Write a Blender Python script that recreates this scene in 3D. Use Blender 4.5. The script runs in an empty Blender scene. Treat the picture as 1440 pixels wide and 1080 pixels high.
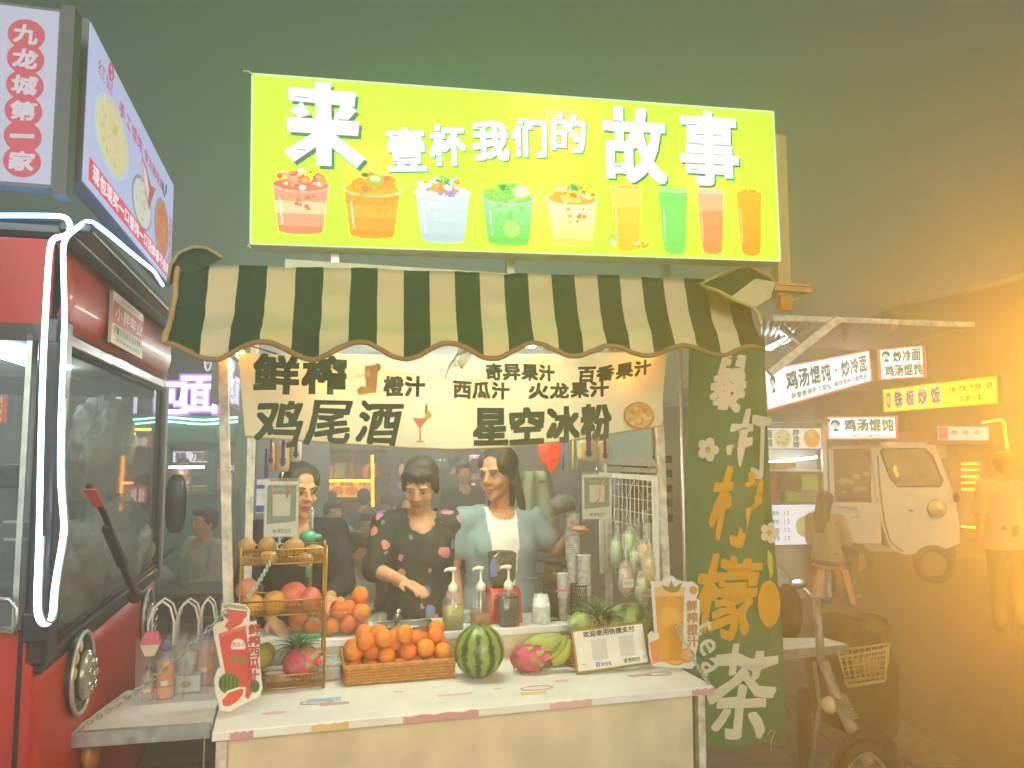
import bpy, math, random
import numpy as np
from mathutils import Vector, Matrix, noise
random.seed(7)
R = math.radians
SC = bpy.context.scene
COL = SC.collection
# ---------------------------------------------------------------- camera
PITCH, FPX, CAMH = 5.0, 1100.0, 1.68
cam_d = bpy.data.cameras.new("camera"); cam = bpy.data.objects.new("camera", cam_d); COL.objects.link(cam)
cam_d.sensor_width = 36; cam_d.lens = 36 * FPX / 1440; cam_d.clip_end = 400; cam_d.clip_start = .02
cam.location = (0, 0, CAMH); cam.rotation_euler = (R(90 + PITCH), 0, 0)
SC.camera = cam
# ---------------------------------------------------------------- night sky, soft town light, exposure
w = bpy.data.worlds.new("World"); SC.world = w; w.use_nodes = True
nt = w.node_tree; bg = nt.nodes['Background']; out = nt.nodes['World Output']
sky = nt.nodes.new('ShaderNodeTexSky'); sky.sky_type = 'NISHITA'; sky.sun_disc = False
sky.sun_elevation = R(4); sky.sun_rotation = R(200)
bg.inputs[1].default_value = .006
nt.links.new(sky.outputs[0], bg.inputs[0])
bg2 = nt.nodes.new('ShaderNodeBackground'); bg2.inputs[0].default_value = (.53, .88, .58, 1); bg2.inputs[1].default_value = .115
add = nt.nodes.new('ShaderNodeAddShader')
nt.links.new(bg.outputs[0], add.inputs[0]); nt.links.new(bg2.outputs[0], add.inputs[1]); nt.links.new(add.outputs[0], out.inputs[0])
sl = bpy.data.lights.new("sun", 'SUN'); sl.energy = 2.5; sl.angle = R(35); sl.color = (1, .97, .84)
so = bpy.data.objects.new("sun", sl); COL.objects.link(so); so.rotation_euler = (R(72), 0, R(12))
SC.view_settings.view_transform = 'Standard'; SC.view_settings.look = 'None'; SC.view_settings.gamma = 1
SC.view_settings.exposure = 0.0; SC.view_settings.use_curve_mapping = False
SC.cycles.use_denoising = True
try: SC.cycles.denoiser = 'OPENIMAGEDENOISE'
except Exception: pass
SC.cycles.max_bounces = 8; SC.cycles.transparent_max_bounces = 24; SC.cycles.volume_bounces = 1
SC.cycles.diffuse_bounces = 3; SC.cycles.glossy_bounces = 3; SC.cycles.transmission_bounces = 4
SC.cycles.sample_clamp_indirect = 4
SC.cycles.caustics_reflective = False; SC.cycles.caustics_refractive = False
# ---------------------------------------------------------------- colour and materials
def h(s):
    c = [int(s[i:i + 2], 16) / 255 for i in (0, 2, 4)]
    return tuple(x / 12.92 if x <= .04045 else ((x + .055) / 1.055) ** 2.4 for x in c)
def mat(name, c, rough=.5, metal=0, var=.12, scale=12, bump=0, bscale=60, emit=0, ec=None, trans=0, sss=0, coat=0, rnd=0, alpha=1, ior=1.45):
    m = bpy.data.materials.new(name); m.use_nodes = True; t = m.node_tree; b = t.nodes['Principled BSDF']
    c = h(c) if isinstance(c, str) else c
    b.inputs['Roughness'].default_value = rough; b.inputs['Metallic'].default_value = metal
    b.inputs['Base Color'].default_value = (*c, 1); b.inputs['IOR'].default_value = ior
    if trans: b.inputs['Transmission Weight'].default_value = trans
    if coat: b.inputs['Coat Weight'].default_value = coat
    if sss:
        b.inputs['Subsurface Weight'].default_value = sss; b.inputs['Subsurface Scale'].default_value = .01
    if alpha < 1: b.inputs['Alpha'].default_value = alpha
    tc = t.nodes.new('ShaderNodeTexCoord')
    if var or rnd:
        n = t.nodes.new('ShaderNodeTexNoise'); n.inputs['Scale'].default_value = scale; n.inputs['Detail'].default_value = 5
        t.links.new(tc.outputs['Object'], n.inputs['Vector'])
        mr = t.nodes.new('ShaderNodeMapRange'); mr.inputs[1].default_value = .3; mr.inputs[2].default_value = .7
        mr.inputs[3].default_value = 1 - var; mr.inputs[4].default_value = 1 + var
        t.links.new(n.outputs[0], mr.inputs[0])
        hs = t.nodes.new('ShaderNodeHueSaturation'); hs.inputs['Color'].default_value = (*c, 1)
        t.links.new(mr.outputs[0], hs.inputs['Value'])
        if rnd:
            oi = t.nodes.new('ShaderNodeObjectInfo'); m2 = t.nodes.new('ShaderNodeMapRange')
            m2.inputs[3].default_value = .5 - rnd; m2.inputs[4].default_value = .5 + rnd
            t.links.new(oi.outputs['Random'], m2.inputs[0]); t.links.new(m2.outputs[0], hs.inputs['Hue'])
        t.links.new(hs.outputs[0], b.inputs['Base Color'])
        m3 = t.nodes.new('ShaderNodeMapRange'); m3.inputs[3].default_value = max(0, rough - .1); m3.inputs[4].default_value = min(1, rough + .12)
        t.links.new(n.outputs[0], m3.inputs[0]); t.links.new(m3.outputs[0], b.inputs['Roughness'])
    if bump:
        n2 = t.nodes.new('ShaderNodeTexNoise'); n2.inputs['Scale'].default_value = bscale; n2.inputs['Detail'].default_value = 4
        t.links.new(tc.outputs['Object'], n2.inputs['Vector'])
        bp = t.nodes.new('ShaderNodeBump'); bp.inputs['Strength'].default_value = bump; bp.inputs['Distance'].default_value = .01
        t.links.new(n2.outputs[0], bp.inputs['Height']); t.links.new(bp.outputs[0], b.inputs['Normal'])
    if emit:
        b.inputs['Emission Color'].default_value = (*(h(ec) if ec else c), 1); b.inputs['Emission Strength'].default_value = emit
    return m
def thin(name, c, see=.75, rough=.1, white=.3):
    """thin clear plastic or window glass: part see-through, part coloured film, part gloss"""
    m = bpy.data.materials.new(name); m.use_nodes = True; t = m.node_tree; t.nodes.remove(t.nodes['Principled BSDF'])
    o = t.nodes['Material Output']; c = h(c)
    tr = t.nodes.new('ShaderNodeBsdfTransparent'); tr.inputs[0].default_value = (*[min(1, .82 + .18 * x) for x in c], 1)
    df = t.nodes.new('ShaderNodeBsdfDiffuse'); df.inputs[0].default_value = (*c, 1)
    gl = t.nodes.new('ShaderNodeBsdfGlossy'); gl.inputs['Roughness'].default_value = rough
    n = t.nodes.new('ShaderNodeTexNoise'); n.inputs['Scale'].default_value = 40
    tc = t.nodes.new('ShaderNodeTexCoord'); t.links.new(tc.outputs['Object'], n.inputs['Vector'])
    mr = t.nodes.new('ShaderNodeMapRange'); mr.inputs[1].default_value = .3; mr.inputs[2].default_value = .7
    mr.inputs[3].default_value = (1 - see) * .6; mr.inputs[4].default_value = (1 - see) * 1.4
    t.links.new(n.outputs[0], mr.inputs[0])
    m1 = t.nodes.new('ShaderNodeMixShader'); t.links.new(mr.outputs[0], m1.inputs[0]); t.links.new(tr.outputs[0], m1.inputs[1]); t.links.new(df.outputs[0], m1.inputs[2])
    lw_ = t.nodes.new('ShaderNodeLayerWeight'); p4 = t.nodes.new('ShaderNodeMath'); p4.operation = 'POWER'; p4.inputs[1].default_value = 4; t.links.new(lw_.outputs['Facing'], p4.inputs[0]); fr = t.nodes.new('ShaderNodeMath'); fr.operation = 'MULTIPLY_ADD'; fr.inputs[1].default_value = .35; fr.inputs[2].default_value = .035; t.links.new(p4.outputs[0], fr.inputs[0])
    m2 = t.nodes.new('ShaderNodeMixShader'); t.links.new(fr.outputs[0], m2.inputs[0]); t.links.new(m1.outputs[0], m2.inputs[1]); t.links.new(gl.outputs[0], m2.inputs[2])
    t.links.new(m2.outputs[0], o.inputs[0]); return m
def cloth(name, c, tl=.35, emit=0, rough=.8):
    """woven sheet that lets some light through"""
    m = bpy.data.materials.new(name); m.use_nodes = True; t = m.node_tree; b = t.nodes['Principled BSDF']; o = t.nodes['Material Output']
    c = h(c) if isinstance(c, str) else c
    b.inputs['Base Color'].default_value = (*c, 1); b.inputs['Roughness'].default_value = rough
    if emit: b.inputs['Emission Color'].default_value = (*c, 1); b.inputs['Emission Strength'].default_value = emit
    n = t.nodes.new('ShaderNodeTexNoise'); n.inputs['Scale'].default_value = 5; n.inputs['Detail'].default_value = 6
    tc = t.nodes.new('ShaderNodeTexCoord'); t.links.new(tc.outputs['Object'], n.inputs['Vector'])
    mr = t.nodes.new('ShaderNodeMapRange'); mr.inputs[3].default_value = .85; mr.inputs[4].default_value = 1.15
    hs = t.nodes.new('ShaderNodeHueSaturation'); hs.inputs['Color'].default_value = (*c, 1)
    t.links.new(n.outputs[0], mr.inputs[0]); t.links.new(mr.outputs[0], hs.inputs['Value']); t.links.new(hs.outputs[0], b.inputs['Base Color'])
    tr = t.nodes.new('ShaderNodeBsdfTranslucent'); tr.inputs[0].default_value = (*c, 1)
    mx = t.nodes.new('ShaderNodeMixShader'); mx.inputs[0].default_value = tl
    t.links.new(b.outputs[0], mx.inputs[1]); t.links.new(tr.outputs[0], mx.inputs[2]); t.links.new(mx.outputs[0], o.inputs[0])
    return m
_mc = {}
def lit(c, e=1.0):
    """print on a backlit sheet"""
    k = ('lit', c, e)
    if k not in _mc: _mc[k] = mat('lit_' + c, tuple(x * .3 for x in h(c)), .5, var=0, emit=e, ec=c)
    return _mc[k]
def pr(c, rough=.5):
    """plain print or paint"""
    k = ('pr', c, rough)
    if k not in _mc: _mc[k] = mat('print_' + c, c, rough, var=.08)
    return _mc[k]
# ---------------------------------------------------------------- where the rays of a picture point go (used to place things)
def ray(px, py):
    a, b = (px - 720) / FPX, (540 - py) / FPX
    c, s = math.cos(R(PITCH)), math.sin(R(PITCH))
    return Vector((a, c - b * s, s + b * c))
class Fr:
    """upright frame: u along, v into, z up"""
    def __init__(s, x, y, yaw): s.o = Vector((x, y, 0)); s.yaw = R(yaw); s.u = Vector((math.cos(s.yaw), math.sin(s.yaw), 0)); s.v = Vector((-s.u.y, s.u.x, 0))
    def W(s, u, v, z): return s.o + s.u * u + s.v * v + Vector((0, 0, z))
    def L(s, p): d = p - s.o; return Vector((d.dot(s.u), d.dot(s.v), p.z))
    def v_(s, px, py, v=0):
        r = ray(px, py); c = Vector((0, 0, CAMH)); t = (v - (c - s.o).dot(s.v)) / r.dot(s.v); return s.L(c + r * t)
    def u_(s, px, py, u=0):
        r = ray(px, py); c = Vector((0, 0, CAMH)); t = (u - (c - s.o).dot(s.u)) / r.dot(s.u); return s.L(c + r * t)
    def z_(s, px, py, z=0):
        r = ray(px, py); t = (z - CAMH) / r.z; return s.L(Vector((0, 0, CAMH)) + r * t)
WF = Fr(0, 0, 0)
# ---------------------------------------------------------------- mesh builder
class MB:
    def __init__(s): s.V = []; s.F = []; s.M = []; s.S = []; s.m = 0
    def add(s, vs, fs, smooth=False, m=None):
        n = len(s.V); s.V += [tuple(v) for v in vs]
        for f in fs: s.F.append([n + i for i in f]); s.M.append(s.m if m is None else m); s.S.append(smooth)
        return s
    def box(s, x0, x1, y0, y1, z0, z1, m=None):
        return s.add([(x0, y0, z0), (x1, y0, z0), (x1, y1, z0), (x0, y1, z0), (x0, y0, z1), (x1, y0, z1), (x1, y1, z1), (x0, y1, z1)],
                     [(0, 3, 2, 1), (4, 5, 6, 7), (0, 1, 5, 4), (1, 2, 6, 5), (2, 3, 7, 6), (3, 0, 4, 7)], m=m)
    def hexa(s, a, b, m=None):
        """two quads joined"""
        return s.add(list(a) + list(b), [(0, 1, 2, 3), (7, 6, 5, 4), (0, 4, 5, 1), (1, 5, 6, 2), (2, 6, 7, 3), (3, 7, 4, 0)], m=m)
    def beam(s, p, q, w=.03, t=None, m=None):
        p, q = Vector(p), Vector(q); t = t or w; d = (q - p).normalized()
        a = d.cross(Vector((0, 0, 1)) if abs(d.z) < .9 else Vector((0, 1, 0))).normalized() * w / 2; b = d.cross(a).normalized() * t / 2
        return s.hexa([p - a - b, p + a - b, p + a + b, p - a + b], [q - a - b, q + a - b, q + a + b, q - a + b], m)
    def tube(s, P, r, n=8, m=None, closed=False, sx=1.0):
        P = [Vector(p) for p in P]; k = len(P); rr = r if isinstance(r, (list, tuple)) else [r] * k
        vs, fs = [], []; up = None
        for i in range(k):
            d = (P[(i + 1) % k] - P[i - 1]) if closed else (P[min(i + 1, k - 1)] - P[max(i - 1, 0)])
            d = d.normalized() if d.length > 1e-9 else Vector((0, 0, 1))
            if up is None: up = Vector((0, 0, 1)) if abs(d.z) < .9 else Vector((0, 1, 0))
            a = d.cross(up); a = a.normalized() if a.length > 1e-6 else Vector((1, 0, 0)); b = a.cross(d).normalized(); up = b
            for j in range(n):
                t = 2 * math.pi * j / n; vs.append(P[i] + a * math.cos(t) * rr[i] * sx + b * math.sin(t) * rr[i])
        for i in range(k if closed else k - 1):
            i2 = (i + 1) % k
            for j in range(n): fs.append((i * n + j, i * n + (j + 1) % n, i2 * n + (j + 1) % n, i2 * n + j))
        if not closed: fs.append(tuple(range(n))[::-1]); fs.append(tuple((k - 1) * n + j for j in range(n)))
        return s.add(vs, fs, True, m)
    def lathe(s, prof, c=(0, 0, 0), n=24, m=None, R3=None, sy=1):
        c = Vector(c); vs, fs = [], []; k = len(prof)
        for r, z in prof:
            for j in range(n):
                t = 2 * math.pi * j / n; v = Vector((r * math.cos(t), r * math.sin(t) * sy, z)); vs.append(c + (R3 @ v if R3 else v))
        for i in range(k - 1):
            for j in range(n): fs.append((i * n + j, i * n + (j + 1) % n, (i + 1) * n + (j + 1) % n, (i + 1) * n + j))
        if prof[0][0] > 1e-5: fs.append(tuple(range(n))[::-1])
        if prof[-1][0] > 1e-5: fs.append(tuple((k - 1) * n + j for j in range(n)))
        return s.add(vs, fs, True, m)
    def ell(s, c, r, R3=None, n=16, k=10, m=None, f=None):
        c = Vector(c); r = (r, r, r) if isinstance(r, (int, float)) else r; vs, fs = [Vector((0, 0, -1))], []
        for i in range(1, k):
            a = -math.pi / 2 + math.pi * i / k
            for j in range(n): t = 2 * math.pi * j / n; vs.append(Vector((math.cos(a) * math.cos(t), math.cos(a) * math.sin(t), math.sin(a))))
        vs.append(Vector((0, 0, 1)))
        if f: vs = [f(v) for v in vs]
        vs = [Vector((v.x * r[0], v.y * r[1], v.z * r[2])) for v in vs]; vs = [c + (R3 @ v if R3 else v) for v in vs]
        for j in range(n): fs.append((0, 1 + (j + 1) % n, 1 + j)); fs.append((len(vs) - 1, len(vs) - 1 - n + j, len(vs) - 1 - n + (j + 1) % n))
        for i in range(k - 2):
            for j in range(n): a = 1 + i * n; fs.append((a + j, a + (j + 1) % n, a + n + (j + 1) % n, a + n + j))
        return s.add(vs, fs, True, m)
    def cap(s, a, b, ra, rb, n=12, m=None):
        a, b = Vector(a), Vector(b); d = b - a; L = d.length
        if L < 1e-6: return s.ell(a, ra, n=n, k=8, m=m)
        d /= L; P, rr = [], []
        for i in range(5): t = math.pi / 2 * i / 4; P.append(a - d * ra * math.cos(t)); rr.append(max(1e-4, ra * math.sin(t)))
        for i in range(5): t = math.pi / 2 * i / 4; P.append(b + d * rb * math.sin(t)); rr.append(max(1e-4, rb * math.cos(t)))
        return s.tube(P, rr, n, m)
    def loft(s, secs, n=20, m=None, pw=2.0):
        """closed loft of horizontal sections (x,y,z,rx,ry)"""
        vs, fs = [], []; k = len(secs)
        for (x, y, z, rx, ry) in secs:
            for j in range(n):
                t = 2 * math.pi * j / n; cx, sy = math.cos(t), math.sin(t); q = 2 / pw
                vs.append((x + rx * math.copysign(abs(cx) ** q, cx), y + ry * math.copysign(abs(sy) ** q, sy), z))
        for i in range(k - 1):
            for j in range(n): fs.append((i * n + j, i * n + (j + 1) % n, (i + 1) * n + (j + 1) % n, (i + 1) * n + j))
        fs.append(tuple(range(n))[::-1]); fs.append(tuple((k - 1) * n + j for j in range(n)))
        return s.add(vs, fs, True, m)
    def ngon(s, P, y=0, t=.002, m=None, smooth=False):
        """upright plate: outline (x,z) list, front face at y, thickness t behind it"""
        k = len(P); a = sum(P[i][0] * P[(i + 1) % k][1] - P[(i + 1) % k][0] * P[i][1] for i in range(k))
        if a < 0: P = P[::-1]
        vs = [(p[0], y, p[1]) for p in P] + [(p[0], y + t, p[1]) for p in P]
        return s.add(vs, [tuple(range(k)), tuple(range(k, 2 * k))[::-1]] + [(i, k + i, k + (i + 1) % k, (i + 1) % k) for i in range(k)], m=m)
    def disc(s, x, z, rx, rz, y=0, t=.002, n=24, m=None, a0=0, a1=360):
        k = n if a1 - a0 >= 360 else n + 1
        return s.ngon([(x + rx * math.cos(R(a0 + (a1 - a0) * i / n)), z + rz * math.sin(R(a0 + (a1 - a0) * i / n))) for i in range(k)], y, t, m)
    def grid(s, f, nu, nv, m=None, smooth=True, mf=None):
        vs = [f(i / nu, j / nv) for j in range(nv + 1) for i in range(nu + 1)]; n0 = len(s.V); s.V += [tuple(v) for v in vs]
        for j in range(nv):
            for i in range(nu):
                a = n0 + j * (nu + 1) + i; s.F.append([a, a + 1, a + nu + 2, a + nu + 1]); s.S.append(smooth)
                s.M.append(mf(i, j) if mf else (s.m if m is None else m))
        return s
    def xf(s, Mx): s.V = [tuple(Mx @ Vector(v)) for v in s.V]; return s
    def mesh(s, name, mats):
        me = bpy.data.meshes.new(name); me.from_pydata(s.V, [], s.F); me.update()
        for q in (mats if isinstance(mats, (list, tuple)) else [mats]): me.materials.append(q)
        me.polygons.foreach_set('material_index', s.M); me.polygons.foreach_set('use_smooth', s.S); me.update(); return me
    def build(s, name, mats, parent=None, solid=0, bevel=0):
        o = bpy.data.objects.new(name, s.mesh(name, mats)); COL.objects.link(o)
        if parent: o.parent = parent
        if solid:
            q = o.modifiers.new('t', 'SOLIDIFY'); q.thickness = solid
        if bevel:
            q = o.modifiers.new('b', 'BEVEL'); q.width = bevel; q.segments = 2; q.limit_method = 'ANGLE'
        return o
def tag(o, label=None, cat=None, group=None, kind=None):
    for k, v in (('label', label), ('category', cat), ('group', group), ('kind', kind)):
        if v: o[k] = v
    return o
def thing(name, label, cat, loc=(0, 0, 0), rz=0, group=None):
    o = bpy.data.objects.new(name, None); COL.objects.link(o); o.location = loc; o.rotation_euler = (0, 0, rz); o.empty_display_size = .1
    return tag(o, label, cat, group)
def place(o, loc, rz=0, label=None, cat=None, group=None, kind=None):
    o.location = loc; o.rotation_euler = (0, 0, rz); return tag(o, label, cat, group, kind)
def dup(o, loc=None, rz=None, label=None, group=None, par=None, lvl=0):
    c = o.copy(); COL.objects.link(c)
    if par: c.parent = par
    if loc is not None: c.location = loc
    if rz is not None: c.rotation_euler = (0, 0, rz)
    if label: c['label'] = label
    if group: c['group'] = group
    for ch in list(o.children): dup(ch, par=c, lvl=lvl + 1)
    return c
def inst(me, name, loc, rz=0, parent=None, rot=None, sc=None):
    o = bpy.data.objects.new(name, me); COL.objects.link(o); o.location = loc; o.rotation_euler = rot or (0, 0, rz)
    if sc: o.scale = (sc, sc, sc) if isinstance(sc, (int, float)) else sc
    if parent: o.parent = parent
    return o
# ---------------------------------------------------------------- lettering
_tc = {}
def tdata(s, res=2):
    if s not in _tc:
        c = bpy.data.curves.new('t', 'FONT'); c.body = s; c.resolution_u = res
        o = bpy.data.objects.new('t', c); COL.objects.link(o); bpy.context.view_layer.update()
        me = bpy.data.meshes.new_from_object(o.evaluated_get(bpy.context.evaluated_depsgraph_get()))
        V = np.array([v.co[:2] for v in me.vertices]).reshape(-1, 2); F = [list(p.vertices) for p in me.polygons]
        bpy.data.objects.remove(o); bpy.data.curves.remove(c); bpy.data.meshes.remove(me); _tc[s] = (V, F)
    return _tc[s]
def text(mb, s, x, z, wd, ht, y=0, bold=0, m=0, shear=0, rot=0, vert=False, gap=.12, wob=0, mirror=False):
    """lettering centred at x,z filling wd by ht on the upright plane y (front faces -y); bold thickens the strokes"""
    ch = [c for c in s]; n = len(ch)
    cells = []
    if vert:
        st = ht / n
        for i, c in enumerate(ch): cells.append((c, x, z + ht / 2 - st * (i + .5), wd, st * (1 - gap)))
    else:
        st = wd / n
        for i, c in enumerate(ch): cells.append((c, x - wd / 2 + st * (i + .5), z, st * (1 - gap), ht))
    k = 0
    for (c, cx, cz, cw, chh) in cells:
        if c == ' ': continue
        V, F = tdata(c)
        if len(V) == 0: continue
        lo, hi = V.min(0), V.max(0); d = np.maximum(hi - lo, 1e-3)
        if c in '一·.-': sx = cw * (.9 if c != '·' else .15) / d[0]; sz = chh * .14 / d[1]
        elif c in '口工日': sx = cw * .8 / d[0]; sz = chh * .8 / d[1]
        elif ord(c) < 256: sz = chh / d[1] * (1 if c.isupper() or c.isdigit() else .8); sx = min(sz, cw / d[0])
        else: sx = cw / d[0]; sz = chh / d[1]
        P = (V - (lo + hi) / 2) * [sx, sz]
        P = np.c_[P[:, 0] + shear * P[:, 1], P[:, 1]]
        if wob:
            P = np.array([[a + wob * noise.noise(Vector((a * 3 / cw, b * 3 / chh, k + 5.)))*cw, b + wob * noise.noise(Vector((a * 3 / cw, b * 3 / chh, k + 9.)))*chh] for a, b in P])
        a = rot + (random.uniform(-2, 2) if wob else 0); ca, sa = math.cos(R(a)), math.sin(R(a))
        P = np.c_[P[:, 0] * ca - P[:, 1] * sa, P[:, 0] * sa + P[:, 1] * ca]
        if mirror: P[:, 0] *= -1
        offs = [(0, 0)] + (([(bold * a_ / 2, bold * b_ / 2) for a_ in range(-2, 3) for b_ in range(-2, 3) if max(abs(a_), abs(b_)) == 2] if bold > .006 else [(bold * a_, bold * b_) for a_ in (-1, 0, 1) for b_ in (-1, 0, 1) if a_ or b_]) if bold else [])
        for q, (dx, dz) in enumerate(offs):
            mb.add([(cx + p[0] + dx, y - q * .00006, cz + p[1] + dz) for p in P], F, m=m)
        k += 1
    return mb
# ================================================================ SETTING
asphalt = mat('asphalt', (.05, .05, .048), .75, var=.35, scale=3, bump=.6, bscale=90)
g = MB(); g.grid(lambda a, b: (-60 + 120 * a, -20 + 120 * b, 0), 24, 24); tag(g.build('ground', asphalt), kind='structure')
pv = MB()
paver_m = [mat('paver', (.10, .095, .085), .8, var=.3, scale=9, bump=.4)]
pavers = []
pm = MB().box(-.147, .147, -.147, .147, 0, .022).mesh('paver', paver_m)
path = MB().box(-1.2, 2.4, 4.0, 8.2, 0, .006).build('path', asphalt); tag(path, kind='structure')
for i in range(12):
    for j in range(14):
        if len(pavers) < 290: pavers.append(inst(pm, 'paver', (-1.03 + .3 * i, 4.15 + .3 * j, .004 + random.uniform(0, .004)), random.uniform(-.02, .02), path))

# ================================================================ MARKET STALL (structure of the juice stall)
ST = Fr(-.942, 2.554, 16)
RZ = R(16)
white = mat('white_laminate', 'e6e8e2', .38, var=.09, scale=7, bump=.05, bscale=30)
post_m = mat('chipped_white_paint', 'c9c6b8', .55, metal=.1, var=.35, scale=25, bump=.3)
alu = mat('aluminium', 'b5bcb8', .35, metal=.8, var=.15, scale=30)
dark = mat('dark_rubber', '16181a', .55)
cream_p = mat('cream_panel', 'd2c8a8', .5, var=.2, scale=5, bump=.1, bscale=12)
stall = thing('juice_stall', 'juice stall with cream front, white fold-down counter and thin posts under the green lit sign', 'market stall', ST.W(0, 0, 0), RZ)
ZC, ZW = .80, .93
c = MB(); c.box(-.005, 1.775, 0, .62, ZC - .03, ZC); c.build('counter', white, stall, bevel=.004)
c = MB(); c.box(.02, 1.71, .585, .88, ZW - .03, ZW); c.build('worktop', white, stall, bevel=.003)
c = MB(); c.box(.02, 1.71, .60, .618, ZC + .001, ZW - .031); c.build('riser_panel', cream_p, stall)
c = MB(); c.box(.04, 1.70, .035, .06, .12, ZC - .032); c.box(.03, .055, .061, .86, .12, ZC - .05); c.box(1.685, 1.71, .061, .86, .12, ZC - .05); c.build('front_panel', cream_p, stall)
for (x0, y0, z0, x1, y1, z1, w_) in ((.025, .02, 0, .025, .02, .768, .035), (.035, .25, ZC, -.035, .22, 2.22, .034), (1.735, .04, 0, 1.735, .04, .768, .03), (1.80, .42, ZC + .001, 1.76, .42, 2.22, .035), (1.74, .92, 0, 1.74, .92, 2.22, .03), (.05, .93, 0, .05, .93, 2.22, .034)):
    c = MB(); c.beam((x0, y0, z0), (x1, y1, z1), w_); c.build('post', post_m, stall, bevel=.003)
for z in (.10,):
    c = MB(); c.beam((.04, .68, z), (1.70, .68, z), .03); c.beam((.04, .05, z), (1.70, .05, z), .03); c.build('lower_rail', post_m, stall)
c = MB(); c.box(-.10, 1.86, .06, 1.0, 2.235, 2.26); c.build('roof_panel', mat('roof_sheet', 'cfe0e0', .45, var=.08), stall)
for v_ in (.09, .95):
    c = MB(); c.beam((-.08, v_, 2.215), (1.84, v_, 2.215), .036); c.build('roof_rail', post_m, stall)
wheel_m = mat('tyre', '141414', .8)
for u_ in (.3, 1.45):
    c = MB(); c.tube([(u_ + .0, .40, .06), (u_ + .05, .40, .06)], .055, 16); c.build('caster', wheel_m, stall)
# printed marks on the counter: pink cups, little labels
pk = pr('dcb4b4'); pk2 = pr('cf98a0'); bl = pr('9fc0dc'); ylw = pr('dcc27e')
def flat_mark(P, m, z, par, name='sticker'):
    mb = MB(); k = len(P); a = sum(P[i][0] * P[(i + 1) % k][1] - P[(i + 1) % k][0] * P[i][1] for i in range(k)); P = P if a > 0 else P[::-1]
    mb.add([(p[0], p[1], z) for p in P], [tuple(range(k))]); return mb.build(name, m, par)
for (px, py, wd, dp, m) in ((640, 977, .13, .022, pk), (790, 958, .06, .03, pk), (700, 969, .03, .02, ylw), (560, 973, .04, .02, pk), (455, 985, .12, .05, bl), (470, 990, .1, .03, pk2), (900, 950, .10, .03, pk2), (935, 949, .06, .03, bl), (750, 975, .10, .035, ylw), (385, 1003, .08, .03, pk)):
    q = ST.z_(px, py, ZC); mb = MB(); mb.xf(Matrix())
    if wd >= .1: P = [(q.x - wd / 2, q.y - dp / 2), (q.x + wd / 2, q.y - dp / 2), (q.x + wd / 2, q.y + dp / 2), (q.x - wd / 2, q.y + dp / 2)]
    else: P = [(q.x + wd / 2 * math.cos(t * math.pi / 6), q.y + dp / 2 * math.sin(t * math.pi / 6)) for t in range(12)]
    flat_mark(P, m, ZC + .0012, stall)
# outlines of the faded printed cups
mb = MB()
for (px, py, s_) in ((755, 968, .055), (445, 988, .05), (925, 948, .05)):
    q = ST.z_(px, py, ZC); P = [(q.x + s_ * math.cos(t * math.pi / 8) * (1.1 + .12 * math.sin(t * 3)), q.y + s_ * .45 * math.sin(t * math.pi / 8), ZC + .0016) for t in range(16)]
    mb.tube(P, .0013, 4, closed=True)
mb.build('sticker_outline', pr('b98a86'), stall)
mb = MB(); text(mb, 'FRUIT TEA', 0, 0, .11, .012, 0, m=0); mb.V = [(p[0], p[2], 0) for p in mb.V]; q = ST.z_(640, 977, ZC)
o_ = mb.build('sticker_lettering', pr('f0e4e0'), stall); o_.location = (q.x, q.y, ZC + .0018)
# pink print on the counter edge
for (x0, x1, m) in ((.60, .86, pk2), (1.12, 1.28, pk), (1.68, 1.775, pk2), (.05, .12, pk2), (.30, .42, ylw)):
    mb = MB(); n_ = 10
    mb.ngon([(x0, ZC - .028), (x1, ZC - .028)] + [(x1 - (x1 - x0) * i / n_, ZC - .006 + .004 * math.sin(i * 1.9)) for i in range(n_ + 1)], -.0015, .001); mb.build('edge_print', m, stall)
# side flaps
def flap(name, lab, P, z, th=.03):
    t = thing(name, lab, 'shelf', ST.W(P[0][0], P[0][1], z), RZ); o0 = P[0]
    mb = MB(); P = [(p[0] - o0[0], p[1] - o0[1]) for p in P]
    mb.hexa([(p[0], p[1], -th) for p in P], [(p[0], p[1], 0) for p in P]); mb.build('board', white, t, bevel=.003)
    return t
lf = flap('side_shelf', 'white folding shelf hung on chains at the left of the counter beside the red van', [(-.44, .13), (-.012, .10), (-.012, .52), (-.35, .56)], ZC)
mb = MB(); mb.beam((.0, -.012, -.02), (.425, -.042, -.02), .022, .045); mb.build('edge_frame', alu, lf)
q1, q2 = ST.z_(1190, 905, ZC), ST.z_(1097, 880, ZC)
rf_ = flap('side_shelf', 'empty white folding shelf sticking out at the right of the green banner', [(1.785, q1.y), (q1.x, q1.y), (q1.x - .02, q1.y + .13), (1.785, q1.y + .36)], ZC, .035)
mb = MB(); mb.beam((.02, -.010, -.022), (q1.x - 1.785, -.010, -.022), .016, .04); mb.build('edge_frame', alu, rf_)
mb = MB(); mb.box(.35, .50, .04, .10, .0005, .0015); mb.build('sticker', pr('c8a868'), rf_)
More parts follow.
